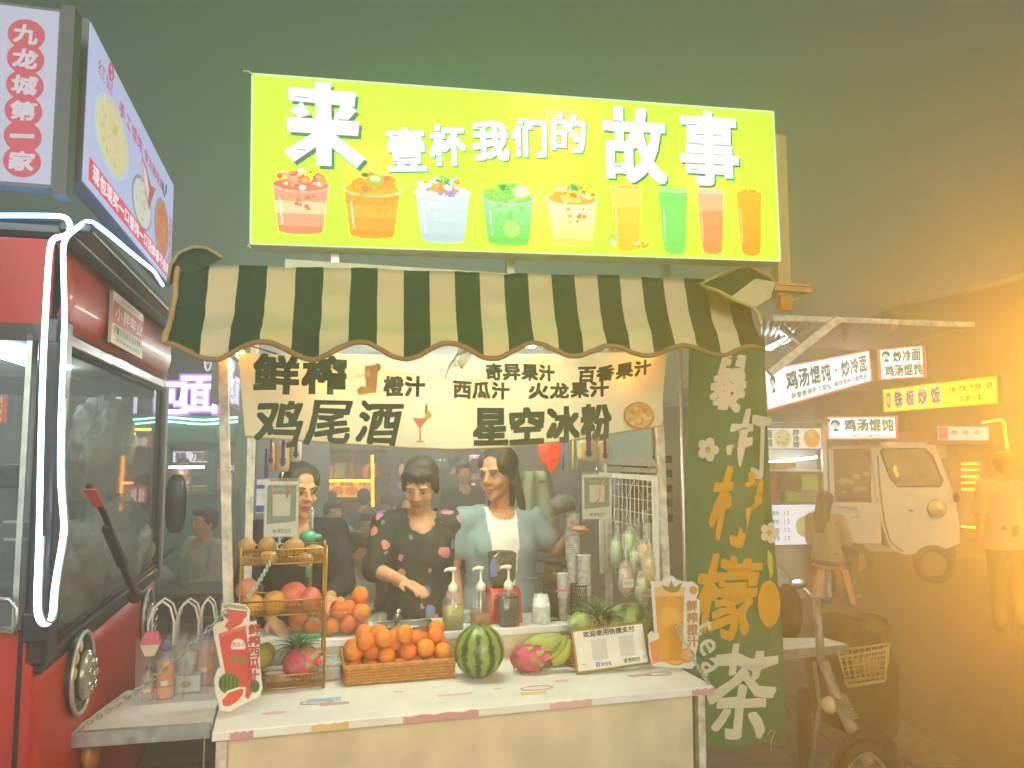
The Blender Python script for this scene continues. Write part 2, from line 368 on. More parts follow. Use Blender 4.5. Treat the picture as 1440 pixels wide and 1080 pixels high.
# chains
def chain(lab, a, b, lk=.022, r=.0028):
    a, b = Vector(a), Vector(b); d = b - a; n = int(d.length / (lk * .78)); root = thing('chain', lab, 'chain', a)
    dn = d.normalized(); s1 = dn.cross(Vector((0, 0, 1))).normalized(); s2 = dn.cross(s1)
    ms = []
    for q in (s1, s2):
        P = []
        for i in range(10):
            t = 2 * math.pi * i / 10; P.append(dn * (lk * .5 * (math.cos(t))) + q * (.0065 * math.sin(t)))
        ms.append(MB().tube(P, r, 5, closed=True).mesh('link', alu))
    for i in range(n):
        s = i / n; inst(ms[i % 2], 'link', d * s + Vector((0, 0, -.05 * d.length * math.sin(math.pi * s))), parent=root)
    return root
chain('steel chain slanting up from the left shelf corner to the left front post', ST.W(-.42, .13, ZC + .002), ST.W(.035, .085, 1.17))
chain('short steel chain hanging at the left end of the counter under the red juice cutout', ST.W(-.025, -.012, ZC - .01), ST.W(-.025, -.012, ZC - .3))
chain('steel chain from the right counter end up beside the orange juice cutout', ST.W(1.765, .02, ZC + .003), ST.W(1.72, .20, 1.0))
chain('steel chain running up behind the fruit rack to the rear left post', ST.W(.09, .11, 1.20), ST.W(.19, .5, 1.36))

# ================================================================ AWNING
aw_g, aw_c, aw_t = cloth('awning_green', '1e3a30', .12), cloth('awning_cream', 'dccdaa', .2), mat('awning_trim', '8a7150', .8)
def mix(a, b, t): return a + (b - a) * t
TL, TR, BL, BR = ST.W(*ST.v_(253, 371, .05)), ST.W(*ST.v_(1048, 394, .05)), ST.W(*ST.v_(234, 492, -.26)), ST.W(*ST.v_(1072, 492, -.26))
AW = thing('striped_awning', 'green and cream striped awning with scalloped edge under the lit sign', 'awning', TL, 0)
NS = 23
def awf(a, b, off=0):
    top, bot = mix(TL, TR, a), mix(BL, BR, a); q = mix(top, bot, b)
    q = q + Vector((0, 0, -.035 * math.sin(math.pi * min(1, b * 1.25)) - .006 * math.sin(a * 40) * b))
    q.y += .010 * math.sin(a * 46) * b + .012 * noise.noise(Vector((a * 22, b * 5, 0))); q.z += .008 * noise.noise(Vector((a * 9, b * 3, 7))) + .003 * noise.noise(Vector((a * 60, b * 8, 3)))
    if b > .80:
        k = (b - .80) / .2; q.z -= k * .022 * (-math.cos(a * 7.15 * 2 * math.pi)) + k * .0
    return q - TL
mb = MB(); mb.grid(lambda a, b: awf(a, b), NS * 4, 20, mf=lambda i, j: (i // 4) % 2)
mb.build('cloth', [aw_g, aw_c], AW, solid=.002)
mb = MB(); mb.tube([awf(i / 184, 1) + Vector((0, -.004, -.003)) for i in range(185)], .0085, 8); mb.build('edging', aw_t, AW)
mb = MB(); mb.tube([awf(0, i / 20) + Vector((-.004, -.003, 0)) for i in range(21)], .009, 8); mb.build('edging', mat('awning_trim_light', 'b59468', .8), AW)
# gathered corner at the right: folded cloth
W4 = lambda px, py, v=-.05: ST.W(*ST.v_(px, py, v)) - TL
mb = MB()
def fold(P, m):
    k = len(P); mb.add(P, [tuple(range(k))], m=m)
fold([W4(985, 400, -.10), W4(1042, 379, .02), W4(1055, 382, .02), W4(1062, 392, -.02), W4(1028, 418, -.2)], 0)
fold([W4(1028, 418, -.2), W4(1062, 392, -.02), W4(1090, 397, -.02), W4(1083, 420, -.08), W4(1062, 432, -.16)], 1)
fold([W4(1042, 379, .02), W4(1052, 376, .05), W4(1078, 388, .06), W4(1090, 397, -.02), W4(1062, 392, -.02)], 0)
mb.build('corner_fold', [aw_g, aw_c], AW, solid=.002)
mb = MB(); mb.tube([W4(988, 402, -.11), W4(1008, 409, -.17), W4(1030, 420, -.21), W4(1055, 431, -.19), W4(1066, 440, -.2), W4(1070, 456, -.24)], .007, 8)
mb.tube([W4(985, 400, -.10), W4(1010, 387, -.02), W4(1040, 378, .01), W4(1053, 375, .05), W4(1080, 388, .05), W4(1090, 397, -.03)], .005, 6)
mb.build('corner_edging', mat('cream_edging', 'b8a468', .8), AW)
mb = MB(); P = [ST.W(*ST.v_(p[0], p[1], .02)) - TL for p in ((236, 400), (240, 372), (252, 355), (272, 347), (290, 348), (303, 356), (312, 362))]
mb.tube(P, .006, 8); mb.build('arched_edging', mat('cream_edging2', '9a9170', .8), AW)
mb = MB(); mb.add([p + Vector((0, .01, 0)) for p in P], [tuple(range(len(P)))[::-1]]); mb.build('end_gusset', aw_g, AW, solid=.002)
AF = thing('awning_frame', 'thin steel bars carrying the awning and the lit sign above it', 'frame', ST.W(-.1, .08, 2.27), RZ)
mb = MB(); mb.beam((.0, 0, .01), (2.0, 0, .01), .03); mb.build('rail', alu, AF)
mb = MB(); mb.box(.28, 1.6, -.03, .0, .03, .075); mb.build('rail_cover', mat('pale_cover', 'c8d0c4', .5), AF)
for u_ in (.45, 1.1, 1.75):
    mb = MB(); mb.beam((u_, .02, .02), (u_, .02, .42), .028); mb.build('upright', alu, AF)

# ================================================================ LIT SIGN
SG = thing('lit_sign', 'large glowing yellow-green sign with white lettering and a row of nine printed drinks', 'sign', (-.891, 2.614, 2.388), R(11.15))
SG.rotation_euler = (0, R(-1.0), R(11.15))
SW, SH = 1.972, .600
sgx = lambda px: (px - 356) / (1093 - 356)
def sg(px, py):
    """picture point on the sign to sign x,z"""
    t = sgx(px); a = ray(px, py); yaw = R(11.15); n = Vector((-math.sin(yaw), math.cos(yaw), 0)); o = Vector((-.891, 2.614, 2.388)); cpt = Vector((0, 0, CAMH))
    p = cpt + a * ((o - cpt).dot(n) / a.dot(n)) - o; u = p.dot(Vector((math.cos(yaw), math.sin(yaw), 0))); return (u, p.z - u * math.tan(R(1.0)))
def sign_mat():
    m = bpy.data.materials.new('lit_sign_cloth'); m.use_nodes = True; t = m.node_tree; b = t.nodes['Principled BSDF']; o = t.nodes['Material Output']
    c = (*h('c4f038'), 1)
    b.inputs['Base Color'].default_value = (.12, .22, .01, 1); b.inputs['Roughness'].default_value = .5; b.inputs['Emission Color'].default_value = (.145, 1.0, .012, 1); b.inputs['Emission Strength'].default_value = .72
    tr = t.nodes.new('ShaderNodeBsdfTranslucent'); tr.inputs[0].default_value = (*h('e0ff60'), 1)
    mx = t.nodes.new('ShaderNodeMixShader'); mx.inputs[0].default_value = .5; b.inputs['Emission Strength'].default_value = 7.6
    tc = t.nodes.new('ShaderNodeTexCoord'); mp = t.nodes.new('ShaderNodeMapping'); mp.inputs['Scale'].default_value = (1, 1, .35); mp.inputs['Rotation'].default_value = (0, R(25), 0)
    n = t.nodes.new('ShaderNodeTexNoise'); n.inputs['Scale'].default_value = 9; n.inputs['Detail'].default_value = 3
    t.links.new(tc.outputs['Object'], mp.inputs[0]); t.links.new(mp.outputs[0], n.inputs['Vector'])
    bp = t.nodes.new('ShaderNodeBump'); bp.inputs['Strength'].default_value = .35; bp.inputs['Distance'].default_value = .02
    t.links.new(n.outputs[0], bp.inputs['Height']); t.links.new(bp.outputs[0], b.inputs['Normal']); t.links.new(bp.outputs[0], tr.inputs['Normal'])
    t.links.new(b.outputs[0], mx.inputs[1]); t.links.new(tr.outputs[0], mx.inputs[2]); t.links.new(mx.outputs[0], o.inputs[0]); return m
mb = MB(); mb.box(0, SW, .10, .105, 0, SH); mb.box(0, .005, .003, .10, 0, SH); mb.box(SW - .005, SW, .003, .10, 0, SH); mb.box(.005, SW - .005, .003, .10, 0, .005); mb.box(.005, SW - .005, .003, .10, SH - .005, SH)
mb.build('box', mat('sign_box', 'd8dcd0', .6), SG)
mb = MB(); mb.grid(lambda a, b: (SW * a, -.0002 + .003 * noise.noise(Vector((a * 6, b * 2, 1))) * min(1, 12 * min(a, 1 - a)), SH * b), 60, 14); mb.build('face_sheet', sign_mat(), SG)
mb = MB()
for a, b in (((0, 0), (SW, 0)), ((SW, 0), (SW, SH)), ((SW, SH), (0, SH)), ((0, SH), (0, 0))): mb.beam((a[0], -.003, a[1]), (b[0], -.003, b[1]), .006)
mb.build('edge_strip', lit('dcecb8', .8), SG)
for (lx, lz, e) in ((SW * .55, SH * .82, 4.0), (SW * .52, SH * .3, 1.8), (SW * .2, SH * .5, 1.1), (SW * .84, SH * .5, 1.1)):
    l = bpy.data.lights.new('sign_lamp', 'POINT'); l.energy = e * .26; l.color = (1, 1, .82); l.shadow_soft_size = .05
    lo = bpy.data.objects.new('sign_lamp', l); COL.objects.link(lo); lo.parent = SG; lo.location = (lx, .055, lz)
# lettering, one mesh per character
wt, shd = lit('eef2fa', .95), lit('5f8272', .5)
for (c_, x0, y0, x1, y1, ro) in (('来', 402, 117, 516, 239, 0), ('壹', 546, 181, 601, 242, 4), ('杯', 606, 176, 657, 234, 3), ('我', 666, 171, 718, 227, 2), ('们', 722, 168, 771, 222, 0), ('的', 778, 161, 826, 215, -3), ('故', 850, 153, 938, 258, 0), ('事', 958, 158, 1039, 262, 0)):
    a, b = sg((x0 + x1) / 2, y0), sg((x0 + x1) / 2, y1); l_, r_ = sg(x0, (y0 + y1) / 2), sg(x1, (y0 + y1) / 2)
    cx, cz, wd, ht = (l_[0] + r_[0]) / 2, (a[1] + b[1]) / 2, (r_[0] - l_[0]), (a[1] - b[1]); bo = .0125 if c_ == '来' else .0075 if wd > .19 else .0044
    mb = MB()
    if c_ == '来':
        S_ = ([(385, 95), (468, 100), (466, 200), (468, 340), (462, 522), (386, 517)], [(250, 120), (592, 150), (584, 222), (252, 190)], [(240, 272), (607, 296), (600, 370), (242, 348)], [(318, 196), (362, 262), (300, 276), (254, 238)], [(527, 194), (596, 240), (552, 288), (476, 284), (484, 262)], [(386, 345), (222, 445), (270, 502), (392, 420)], [(462, 345), (634, 482), (590, 532), (460, 424)])
        for n_, (dx_, dz_, dy_, mi_) in enumerate(((0, 0, -.0075, 0), (.011, -.013, -.0062, 1))):
            for k_, S1 in enumerate(S_):
                P_ = [sg(340 + x_ / 3.6, 90 + y_ / 3.6) for x_, y_ in S1]; mb.ngon([(a_[0] + dx_, a_[1] + dz_) for a_ in P_], dy_ - .00008 * k_, .0004, m=mi_)
    else: text(mb, c_, cx, cz, (wd - 2 * bo) / .88, ht - 2 * bo, -.0072, bold=bo * 1.25, rot=ro, m=0)
    if c_ != '来': text(mb, c_, cx + bo * .9, cz - bo * 1.1, (wd - 2 * bo) / .88, ht - 2 * bo, -.0062, bold=bo * 1.3, rot=ro, m=1)
    for (dx, dz, ln, an) in ((-.36, .30, .16, 0), (-.34, -.30, .12, 40)):
        if wd > .1: mb.box(cx + dx * wd, cx + (dx + ln) * wd, -.0084, -.0083, cz + dz * ht, cz + dz * ht + .0035, m=2)
    mb.build('character', [wt, shd, lit('8c9cac', .8)], SG)
def in_poly_blobs(mb, cx, cz, rx, rz, n, m, y, s=.012, k=6):
    for i in range(n):
        t = random.uniform(0, 6.283); q = math.sqrt(random.random()); x, z = cx + rx * q * math.cos(t), cz + rz * q * math.sin(t); r = s * random.uniform(.6, 1.3); ph = random.random() * 3
        mb.ngon([(x + r * math.cos(ph + 6.283 * j / k) * random.uniform(.75, 1.2), z + r * .75 * math.sin(ph + 6.283 * j / k)) for j in range(k)], y - .00002 * i, .0004, m=random.choice(m) if isinstance(m, (list, tuple)) else m)
# nine printed drinks: (left,right,top,bottom px, body colours bottom->top, rim, topping colours)
def cup(x0, x1, yt, yb, cols, rimc, tops, taper=.78, tall=False, extra=None):
    tl, tr_ = sg(x0, yt), sg(x1, yt); bz = sg((x0 + x1) / 2, yb)[1]; cx = (tl[0] + tr_[0]) / 2; hw = (tr_[0] - tl[0]) / 2; tz = (tl[1] + tr_[1]) / 2; H = tz - bz
    mb = MB(); ms = [lit(rimc, .9)]; n = len(cols)
    for i, c_ in enumerate(cols):
        ms.append(lit(c_, .95)); a, b = i / n, (i + 1) / n; wa, wb = hw * .93 * (taper + (1 - taper) * a), hw * .93 * (taper + (1 - taper) * b)
        if i == 0: P = [(cx + wa * math.cos(R(180 + 180 * q / 12)), bz + H * .07 + H * .07 * math.sin(R(180 + 180 * q / 12))) for q in range(13)] + [(cx + wb, bz + H * b), (cx - wb, bz + H * b)]
        else: P = [(cx - wa, bz + H * a), (cx + wa, bz + H * a), (cx + wb, bz + H * b * .985), (cx - wb, bz + H * b * .985)]
        mb.ngon(P, -.0060 - .0001 * i, .0008, m=1 + i)
        if i:
            mb.ngon([(cx - wa, bz + H * a + .001)] + [(cx - wa + 2 * wa * q / 8, bz + H * a + .006 * noise.noise(Vector((q, i, x0)))) for q in range(9)] + [(cx + wa, bz + H * a - .012), (cx - wa, bz + H * a - .012)], -.0062 - .0001 * i, .0006, m=1 + i)
    mb.disc(cx, tz, hw, hw * (.13 if tall else .25), -.0068, .0006, m=0); k0 = len(ms)
    for c_ in tops: ms.append(lit(c_, .95))
    tm = list(range(k0, len(ms)))
    if tm:
        mb.disc(cx, tz + hw * .04, hw * .9, hw * (.10 if tall else .22), -.0071, .0002, m=k0)
        in_poly_blobs(mb, cx, tz + hw * (.12 if tall else .22), hw * .82, hw * (.12 if tall else .30), 16 if tall else 46, tm, -.0074, hw * .13)
        if not tall: in_poly_blobs(mb, cx, bz + H * .7, hw * .7, H * .2, 10, tm[:2], -.0070, hw * .08)
    sp = lit('f6fae8', .9); ms.append(sp)   # printed gloss streak of the plastic cup
    mb.ngon([(cx - hw * .72, bz + H * .75), (cx - hw * .66, bz + H * .75), (cx - hw * .58, bz + H * .2), (cx - hw * .62, bz + H * .2)], -.0076, .0002, m=len(ms) - 1)
    if extra: extra(mb, ms, cx, bz, tz, hw, H)
    mb.build('printed_drink', ms, SG)
def lime(mb, ms, cx, bz, tz, hw, H):
    ms += [lit('8ede4c', .9), lit('b4f07a', .95), lit('e8f6d0', .95), lit('3d9a4a', .8)]; k = len(ms)
    mb.disc(cx + hw * .12, bz + H * .36, hw * .36, hw * .36, -.0078, .0002, m=k - 4); mb.disc(cx + hw * .12, bz + H * .36, hw * .31, hw * .31, -.0080, .0002, m=k - 3)
    mb.disc(cx + hw * .5, tz + hw * .28, hw * .3, hw * .24, -.0084, .0002, m=k - 2)
    in_poly_blobs(mb, cx - hw * .1, tz + hw * .4, hw * .15, hw * .12, 8, k - 1, -.0088, .006)
def leaf(mb, ms, cx, bz, tz, hw, H):
    ms += [lit('4fae5c', .8)]; in_poly_blobs(mb, cx + hw * .05, tz + hw * .45, hw * .25, hw * .12, 12, len(ms) - 1, -.0088, .007)
def kiwi(mb, ms, cx, bz, tz, hw, H):
    ms += [lit('8a5a2a', .8), lit('a8cc3c', .9), lit('eef0b0', .95)]; k = len(ms)
    mb.disc(cx + hw * .1, tz + hw * .35, hw * .28, hw * .2, -.0088, .0002, m=k - 2); mb.disc(cx + hw * .1, tz + hw * .38, hw * .18, hw * .11, -.0092, .0002, m=k - 1); mb.disc(cx - hw * .25, tz + hw * .5, hw * .12, hw * .09, -.0094, .0002, m=k - 3)
cup(382, 467, 262, 331, ['f0805c', 'f4a080', 'f8d2a8', 'f49a80'], 'f8c0a8', ['f2704c', 'f25a44', 'f8f0f0', 'f09a28', 'b9a0e0', 'f4a890'])
cup(482, 567, 268, 337, ['f4960c', 'f0a018', 'f6b030', 'f0a018'], 'f8e0a0', ['f8b408', 'f49a14', 'f47850', 'f6a010'], extra=kiwi)
cup(583, 664, 272, 343, ['b8d2dc', 'c2dae6', 'cce0ee', 'd2e6f2'], 'eef4f8', ['f8fafa', 'f8fafa', 'f6a418', 'f48c30', 'a090d8'], extra=leaf)
cup(677, 753, 280, 346, ['68dc50', '70e070', '80e888', '98f0a0'], 'd0f8c8', ['80e050', '70dc60', 'a8ec50', 'c8f490'], extra=lime)
cup(768, 842, 282, 348, ['e8e060', 'f0e890', 'f4f0b0', 'f6f0c0'], 'f8f8d8', ['e8b030', 'd88020', 'f4f0b0', 'f0d860'], extra=leaf)
cup(858, 905, 265, 355, ['f0c820', 'f4cc28', 'f6d438', 'f4dc60'], 'f8f4b8', ['f6c828', 'f8dc70'], .72, True)
cup(926, 968, 269, 358, ['6ee060', '70e468', '78e86c', '70e868'], 'd8fcc0', ['a8f490'], .74, True)
cup(979, 1020, 271, 359, ['f88c50', 'fa9058', 'fc9860', 'fcb890'], 'f8e8c8', ['f8d0b0'], .74, True)
cup(1034, 1073, 272, 361, ['fa9c08', 'fca40c', 'fcac10', 'fcb010'], 'fcc040', ['fcb818', 'fc9c08'], .74, True)
mb = MB(); ms = [lit('f2f4b0', .95), lit('b8e050', .9), lit('f8a018', .9), lit('d8f0a0', .95)]
q = sg(861, 340); mb.disc(q[0], q[1], .020, .024, -.0100, .0003, m=1); mb.disc(q[0] + .002, q[1] - .006, .015, .016, -.0104, .0003, m=3)
q = sg(902, 345); in_poly_blobs(mb, q[0], q[1], .025, .012, 10, [0, 2], -.0100, .010); mb.build('printed_fruit', ms, SG)
# rope tie at the upper left corner, post at the right
mb = MB(); mb.tube([(-.03, .0, SH + .01), (-.01, -.01, SH + .004), (.002, -.006, SH - .005)], .003, 6); mb.tube([(0, -.008, .0), (-.008, -.012, -.012), (.003, -.01, -.016)], .003, 6); mb.build('tie', pr('cfd8b8'), SG)['kind'] = 'stuff'
SP = thing('sign_post', 'square post standing at the right end of the lit sign with a crossbar below', 'post', ST.W(*ST.v_(1103, 395, .02)), RZ)
mb = MB(); mb.box(-.028, .030, 0, .05, -.06, .62); mb.build('post', mat('ochre_paint', 'b8a070', .6, var=.2), SP)
mb = MB(); mb.box(-.06, .115, -.02, .03, -.045, -.025); mb.box(-.06, .115, -.02, .02, -.022, -.012); mb.build('crossbar', mat('ochre_steel', 'b88a50', .5), SP)
mb = MB()
for i in range(7): mb.beam((-.08 + .0 * i, .03, -.13 + .012 * i), (.10 - .02 * i, .03 + .01 * i, -.055 + .001 * i), .004)
mb.build('grille', alu, SP)
mb = MB(); mb.box(-.02, .035, .0, .03, -.12, -.062); mb.build('post_foot', mat('orange_foot', 'b87830', .5), SP)

# ================================================================ HAZE: one closed box of even night air lit by the signs
hz = MB(); hz.box(-9, 16, -1.5, 24, -1, 4.6)
hm = bpy.data.materials.new('haze_air'); hm.use_nodes = True; t = hm.node_tree; t.nodes.remove(t.nodes['Principled BSDF'])
pvn = t.nodes.new('ShaderNodeVolumePrincipled'); pvn.inputs['Color'].default_value = (.96, .98, .96, 1); pvn.inputs['Density'].default_value = .056; pvn.inputs['Anisotropy'].default_value = .55
t.links.new(pvn.outputs[0], t.nodes['Material Output'].inputs['Volume'])
tag(hz.build('haze', hm), kind='stuff')
# ================================================================ RED FOOD VAN at the left
VN = Fr(-1.32, 2.26, 104.5); VZ = R(104.5)
red = mat('van_red_paint', 'ac2c26', .46, var=.18, scale=3, coat=.05)
blk = mat('van_black_trim', '1b2126', .35, var=.1, coat=.3)
gls = thin('window_glass', 'b8c8cc', .93, .03)
van = thing('food_van', 'red food van with black windscreen frame, round headlights and white glowing outline tubes', 'van', VN.W(0, 0, 0), VZ)
p = lambda x, y, v=0: VN.v_(x, y, v)
def front(mb, P, y0, th, m=0): mb.ngon([(q.x, q.z) for q in P], y0, th, m=m)
A, B, C_, D_ = p(93, 478), p(216, 548), p(224, 790), p(84, 903)
uN, uF = -.005, 1.80
# lower front panel, curved outward a little
mb = MB()
zb0, zb1 = D_.z, C_.z
mb.grid(lambda a, b: (uN + (uF - uN) * a, -.012 * math.sin(math.pi * b * .9) * (1 - .6 * abs(2 * a - 1) ** 3) + .03 * abs(2 * a - 1) ** 6, .28 + (zb0 - .05 - .28) * b), 24, 14)
mb.build('front_panel', red, van, solid=-.004)
mb = MB(); mb.box(uN, uF, .0, .05, D_.z - .055, D_.z - .0); mb.build('sill_trim', blk, van, bevel=.008)
mb = MB(); zt = A.z + .0; zr = 2.30
mb.grid(lambda a, b: (uN + (uF - uN) * a, .02 - .03 * math.sin(math.pi * b), zt + .03 + (zr - zt - .03) * b), 16, 6); mb.build('upper_panel', red, van, solid=-.004)
mb = MB(); mb.box(uN + .02, uF - .02, .0, .04, zt - .02, zt + .03); mb.build('header_trim', blk, van, bevel=.01)
mb = MB(); mb.box(uN - .015, A.x + .03, -.012, .05, D_.z - .03, zt + .06); mb.build('corner_pillar', blk, van, bevel=.012)
mb = MB(); mb.box(C_.x - .04, C_.x + .025, -.004, .04, D_.z - .02, zt + .0); mb.build('far_pillar', blk, van, bevel=.01)
mb = MB(); mb.box(C_.x + .010, C_.x + .022, -.012, -.005, D_.z - .02, zt); mb.build('pillar_strip', alu, van)
mb = MB(); mb.box(A.x + .03, C_.x - .04, .02, .026, D_.z, zt - .02); mb.build('windscreen', gls, van)
mb = MB()
mb.tube([(A.x + .04, .012, D_.z + .012), (C_.x - .05, .012, D_.z + .012), (C_.x - .05, .012, zt - .03), (A.x + .04, .012, zt - .03)], .008, 6, closed=True); mb.build('windscreen_seal', dark, van)
# roof, floor, far side, back
mb = MB(); mb.box(-.02, uF + .02, -.04, 2.6, 2.30, 2.36); mb.build('roof', blk, van, bevel=.02)
mb = MB(); mb.box(.0, uF, .05, 2.6, 2.05, 2.06); mb.build('ceiling_panel', mat('ceiling_white', 'b8beb6', .5), van)
for i in range(5):
    mb = MB(); mb.box(.0, uF, .4 + .42 * i, .408 + .42 * i, 2.04, 2.05); mb.build('ceiling_joint', pr('90968e'), van)
mb = MB(); mb.box(0, uF, .05, 2.6, .50, .54); mb.build('floor', blk, van)
mb = MB(); mb.box(uF - .03, uF, .06, 2.6, .3, 1.05); mb.box(uF - .03, uF, .06, 2.6, 1.96, 2.3); mb.build('far_side', mat('van_inner', '4a4f52', .6), van)
for v0 in (.75, 1.5, 2.3):
    mb = MB(); mb.box(uF - .03, uF, v0, v0 + .05, 1.05, 1.96); mb.build('far_side_pillar', blk, van)
# near side: red lower and upper with the serving window between
s = lambda x, y: VN.u_(x, y, -.01)
zlo, zhi = s(30, 885).z, s(30, 470).z
mb = MB(); mb.box(-.02, .0, .02, 2.6, .28, zlo); mb.build('side_panel', red, van, bevel=.008)
mb = MB(); mb.box(-.02, .0, .02, 2.6, zhi + .02, 2.30); mb.build('side_upper_panel', red, van, bevel=.008)
mb = MB(); mb.box(-.028, -.018, .0, 2.6, zhi - .02, zhi + .03); mb.build('side_header_trim', blk, van)
q = s(30, 880)
mb = MB(); mb.box(-.024, -.019, .02, 2.6, .7, .712); mb.box(-.024, -.019, .045, .057, .28, zlo); mb.build('side_moulding', blk, van)
mb = MB(); mb.box(-.028, -.022, .06, .075, zlo, zhi); mb.box(-.028, -.022, .075, 1.2, zlo, zlo + .012); mb.build('side_window_frame', alu, van)
mb = MB(); mb.box(-.015, -.011, .075, 1.2, zlo + .01, zhi); mb.build('side_glass', gls, van)
for i, yy in enumerate((735, 760)):
    a, b = s(0, yy), s(40, yy); mb = MB(); mb.beam((.02, a.y, a.z), (.02, b.y, b.z), .008); mb.build('inner_rail', alu, van)
mb = MB(); a = s(26, 600); mb.tube([(.12, a.y, zlo), (.12, a.y, 2.03)], .02, 10); mb.build('inner_post', mat('pale_post', '9aa49c', .5), van)
mb = MB(); a = s(10, 850); P = [s(-2, 838), s(22, 838), s(32, 850), s(33, 870), s(28, 884), s(-2, 880)]
mb.tube([(-.06, q_.y, q_.z) for q_ in P], .006, 8); mb.build('handle_rail', alu, van)
mb = MB(); a = s(55, 868); mb.box(-.06, -.02, a.y - .04, a.y + .03, a.z - .06, a.z + .02); mb.build('corner_bracket', blk, van, bevel=.006)
# eave above the pillar
mb = MB()
e = [VN.v_(*q_, -.03) for q_ in ((97, 330), (127, 313), (180, 352), (231, 400))]
mb = MB(); mb.box(-.06, uF + .06, -.09, .0, 2.315, 2.345); mb.build('eave', blk, van, bevel=.006)
# white glowing tube
neon = mat('white_light_tube', 'a8d4ff', .4, var=0, emit=11)
P = [VN.W(*VN.u_(x, y, -.05)) for x, y in ((-60, 303), (20, 303), (82, 303), (94, 306))] + [VN.W(*VN.v_(x, y, -.06)) for x, y in ((99, 316), (98, 328), (88, 333), (76, 334), (70, 344), (66, 400), (60, 520), (57, 640), (55, 760), (51, 840), (52, 866), (60, 879), (70, 876), (74, 862), (75, 830), (86, 770), (90, 740), (86, 700), (84, 650), (86, 560), (91, 470), (90, 400), (88, 350), (92, 333), (104, 324), (118, 313), (126, 311), (136, 316), (158, 333), (180, 352), (205, 372), (216, 380), (222, 390), (229, 401))]
Pn = []
for i in range(len(P) - 1):
    for k in range(3): Pn.append(P[i].lerp(P[i + 1], k / 3))
Pn.append(P[-1]); wi = Matrix.Translation(VN.W(0, 0, 0)) @ Matrix.Rotation(VZ, 4, 'Z'); wi.invert()
for _ in range(2): Pn = [Pn[0]] + [(Pn[i - 1] + Pn[i] * 2 + Pn[i + 1]) / 4 for i in range(1, len(Pn) - 1)] + [Pn[-1]]
mb = MB(); mb.tube([wi @ q_ for q_ in Pn], .007, 8); mb.build('glowing_tube', neon, van)
mb = MB(); mb.tube([(q_.x, q_.y, q_.z) for q_ in [wi @ (a_ + Vector((0, .02, 0))) for a_ in Pn[36:70]]], .004, 6); mb.build('tube_clip_rail', alu, van)
# headlights
chrome = mat('chrome', 'd8dcdc', .15, metal=1, var=.1); lens = mat('lamp_lens', 'aab4b4', .12, metal=.5, var=.3, scale=120, bump=.3)
for (u0, z0) in ((p(104, 946).x, p(104, 946).z), (p(200, 869).x, p(200, 869).z)):
    hl = bpy.data.objects.new('headlight', None); COL.objects.link(hl); hl.parent = van; hl.location = (u0, -.014, z0)
    mb = MB(); mb.tube([(.125 * math.cos(t / 24 * 6.283), -.012, .125 * math.sin(t / 24 * 6.283)) for t in range(24)], .007, 6, closed=True); mb.build('rim', mat('pale_rim', 'c8ccc4', .3, metal=.5), hl)
    mb = MB(); mb.disc(0, 0, .12, .12, -.008, .02, 28); mb.build('housing', blk, hl)
    R3 = Matrix.Rotation(R(90), 3, 'X')
    mb = MB(); mb.lathe([(.078, 0), (.078, .012), (.070, .022), (.05, .028), (0, .031)], (.025, -.008, -.015), 28, R3=R3); mb.build('lens', lens, hl)
    mb = MB()
    for i in range(7):
        t = i * 2 * math.pi / 7; mb.ell((.025 + .045 * math.cos(t), -.038, -.015 + .045 * math.sin(t)), (.012, .006, .012), n=8, k=5)
    mb.ell((.025, -.041, -.015), (.014, .006, .014), n=8, k=5); mb.build('lamp_cells', chrome, hl)['kind'] = 'stuff'
    for i, a_ in enumerate((112, 140, 168)):
        mb = MB(); mb.ell((.097 * math.cos(R(a_)), -.012, .097 * math.sin(R(a_))), (.013, .006, .019), n=10, k=6); mb.build('marker_lamp', mat('pale_lens', 'd8dcd4', .3), hl)
mb = MB(); a = p(110, 1060); mb.ell((a.x, -.04, a.z), (.06, .03, .055), n=18, k=10); mb.build('fog_lamp', mat('fog_lens', 'b07840', .25), van)
mb = MB(); a = p(160, 1030); mb.ell((a.x, -.045, a.z), (.03, .01, .055), n=12, k=8); mb.build('indicator_lamp', mat('indicator_lens', 'c09a40', .25), van)
# wiper
wp = bpy.data.objects.new('wiper', None); COL.objects.link(wp); wp.parent = van; a = p(190, 838, -.06); wp.location = (a.x, -.06, a.z)
def wq(x, y, v=-.05): q_ = p(x, y, v); return (q_.x - a.x, v + .06, q_.z - a.z)
mb = MB(); mb.ell((0, 0, 0), (.03, .03, .03), n=10, k=8); mb.beam((0, 0, 0), wq(172, 795, -.07), .02, .014); mb.beam(wq(172, 795, -.07), wq(150, 742, -.06), .03, .016); mb.build('arm', dark, wp)
mb = MB(); mb.tube([wq(176, 792, -.05), wq(160, 758, -.045), wq(146, 722, -.045), wq(125, 684, -.045)], .011, 6); mb.build('blade', dark, wp)
mb = MB(); a_, b_ = wq(127, 688, -.06), wq(138, 712, -.06); mb.beam(a_, b_, .035, .004); mb.build('sticker', pr('e0502c'), wp)
# far wing mirror
mb = MB(); a = p(236, 700, -.2); P_ = VN.W(uF + .12, -.12, a.z)
mb.ell((uF + .02, -.06, p(236, 718, -.1).z), (.03, .05, .15), n=18, k=12, f=lambda v: Vector((v.x, math.copysign(abs(v.y) ** .6, v.y), math.copysign(abs(v.z) ** .7, v.z)))); mb.tube([(uF, 0, 1.15), (uF + .08, -.06, 1.2)], .012, 8); mb.build('wing_mirror', blk, van)
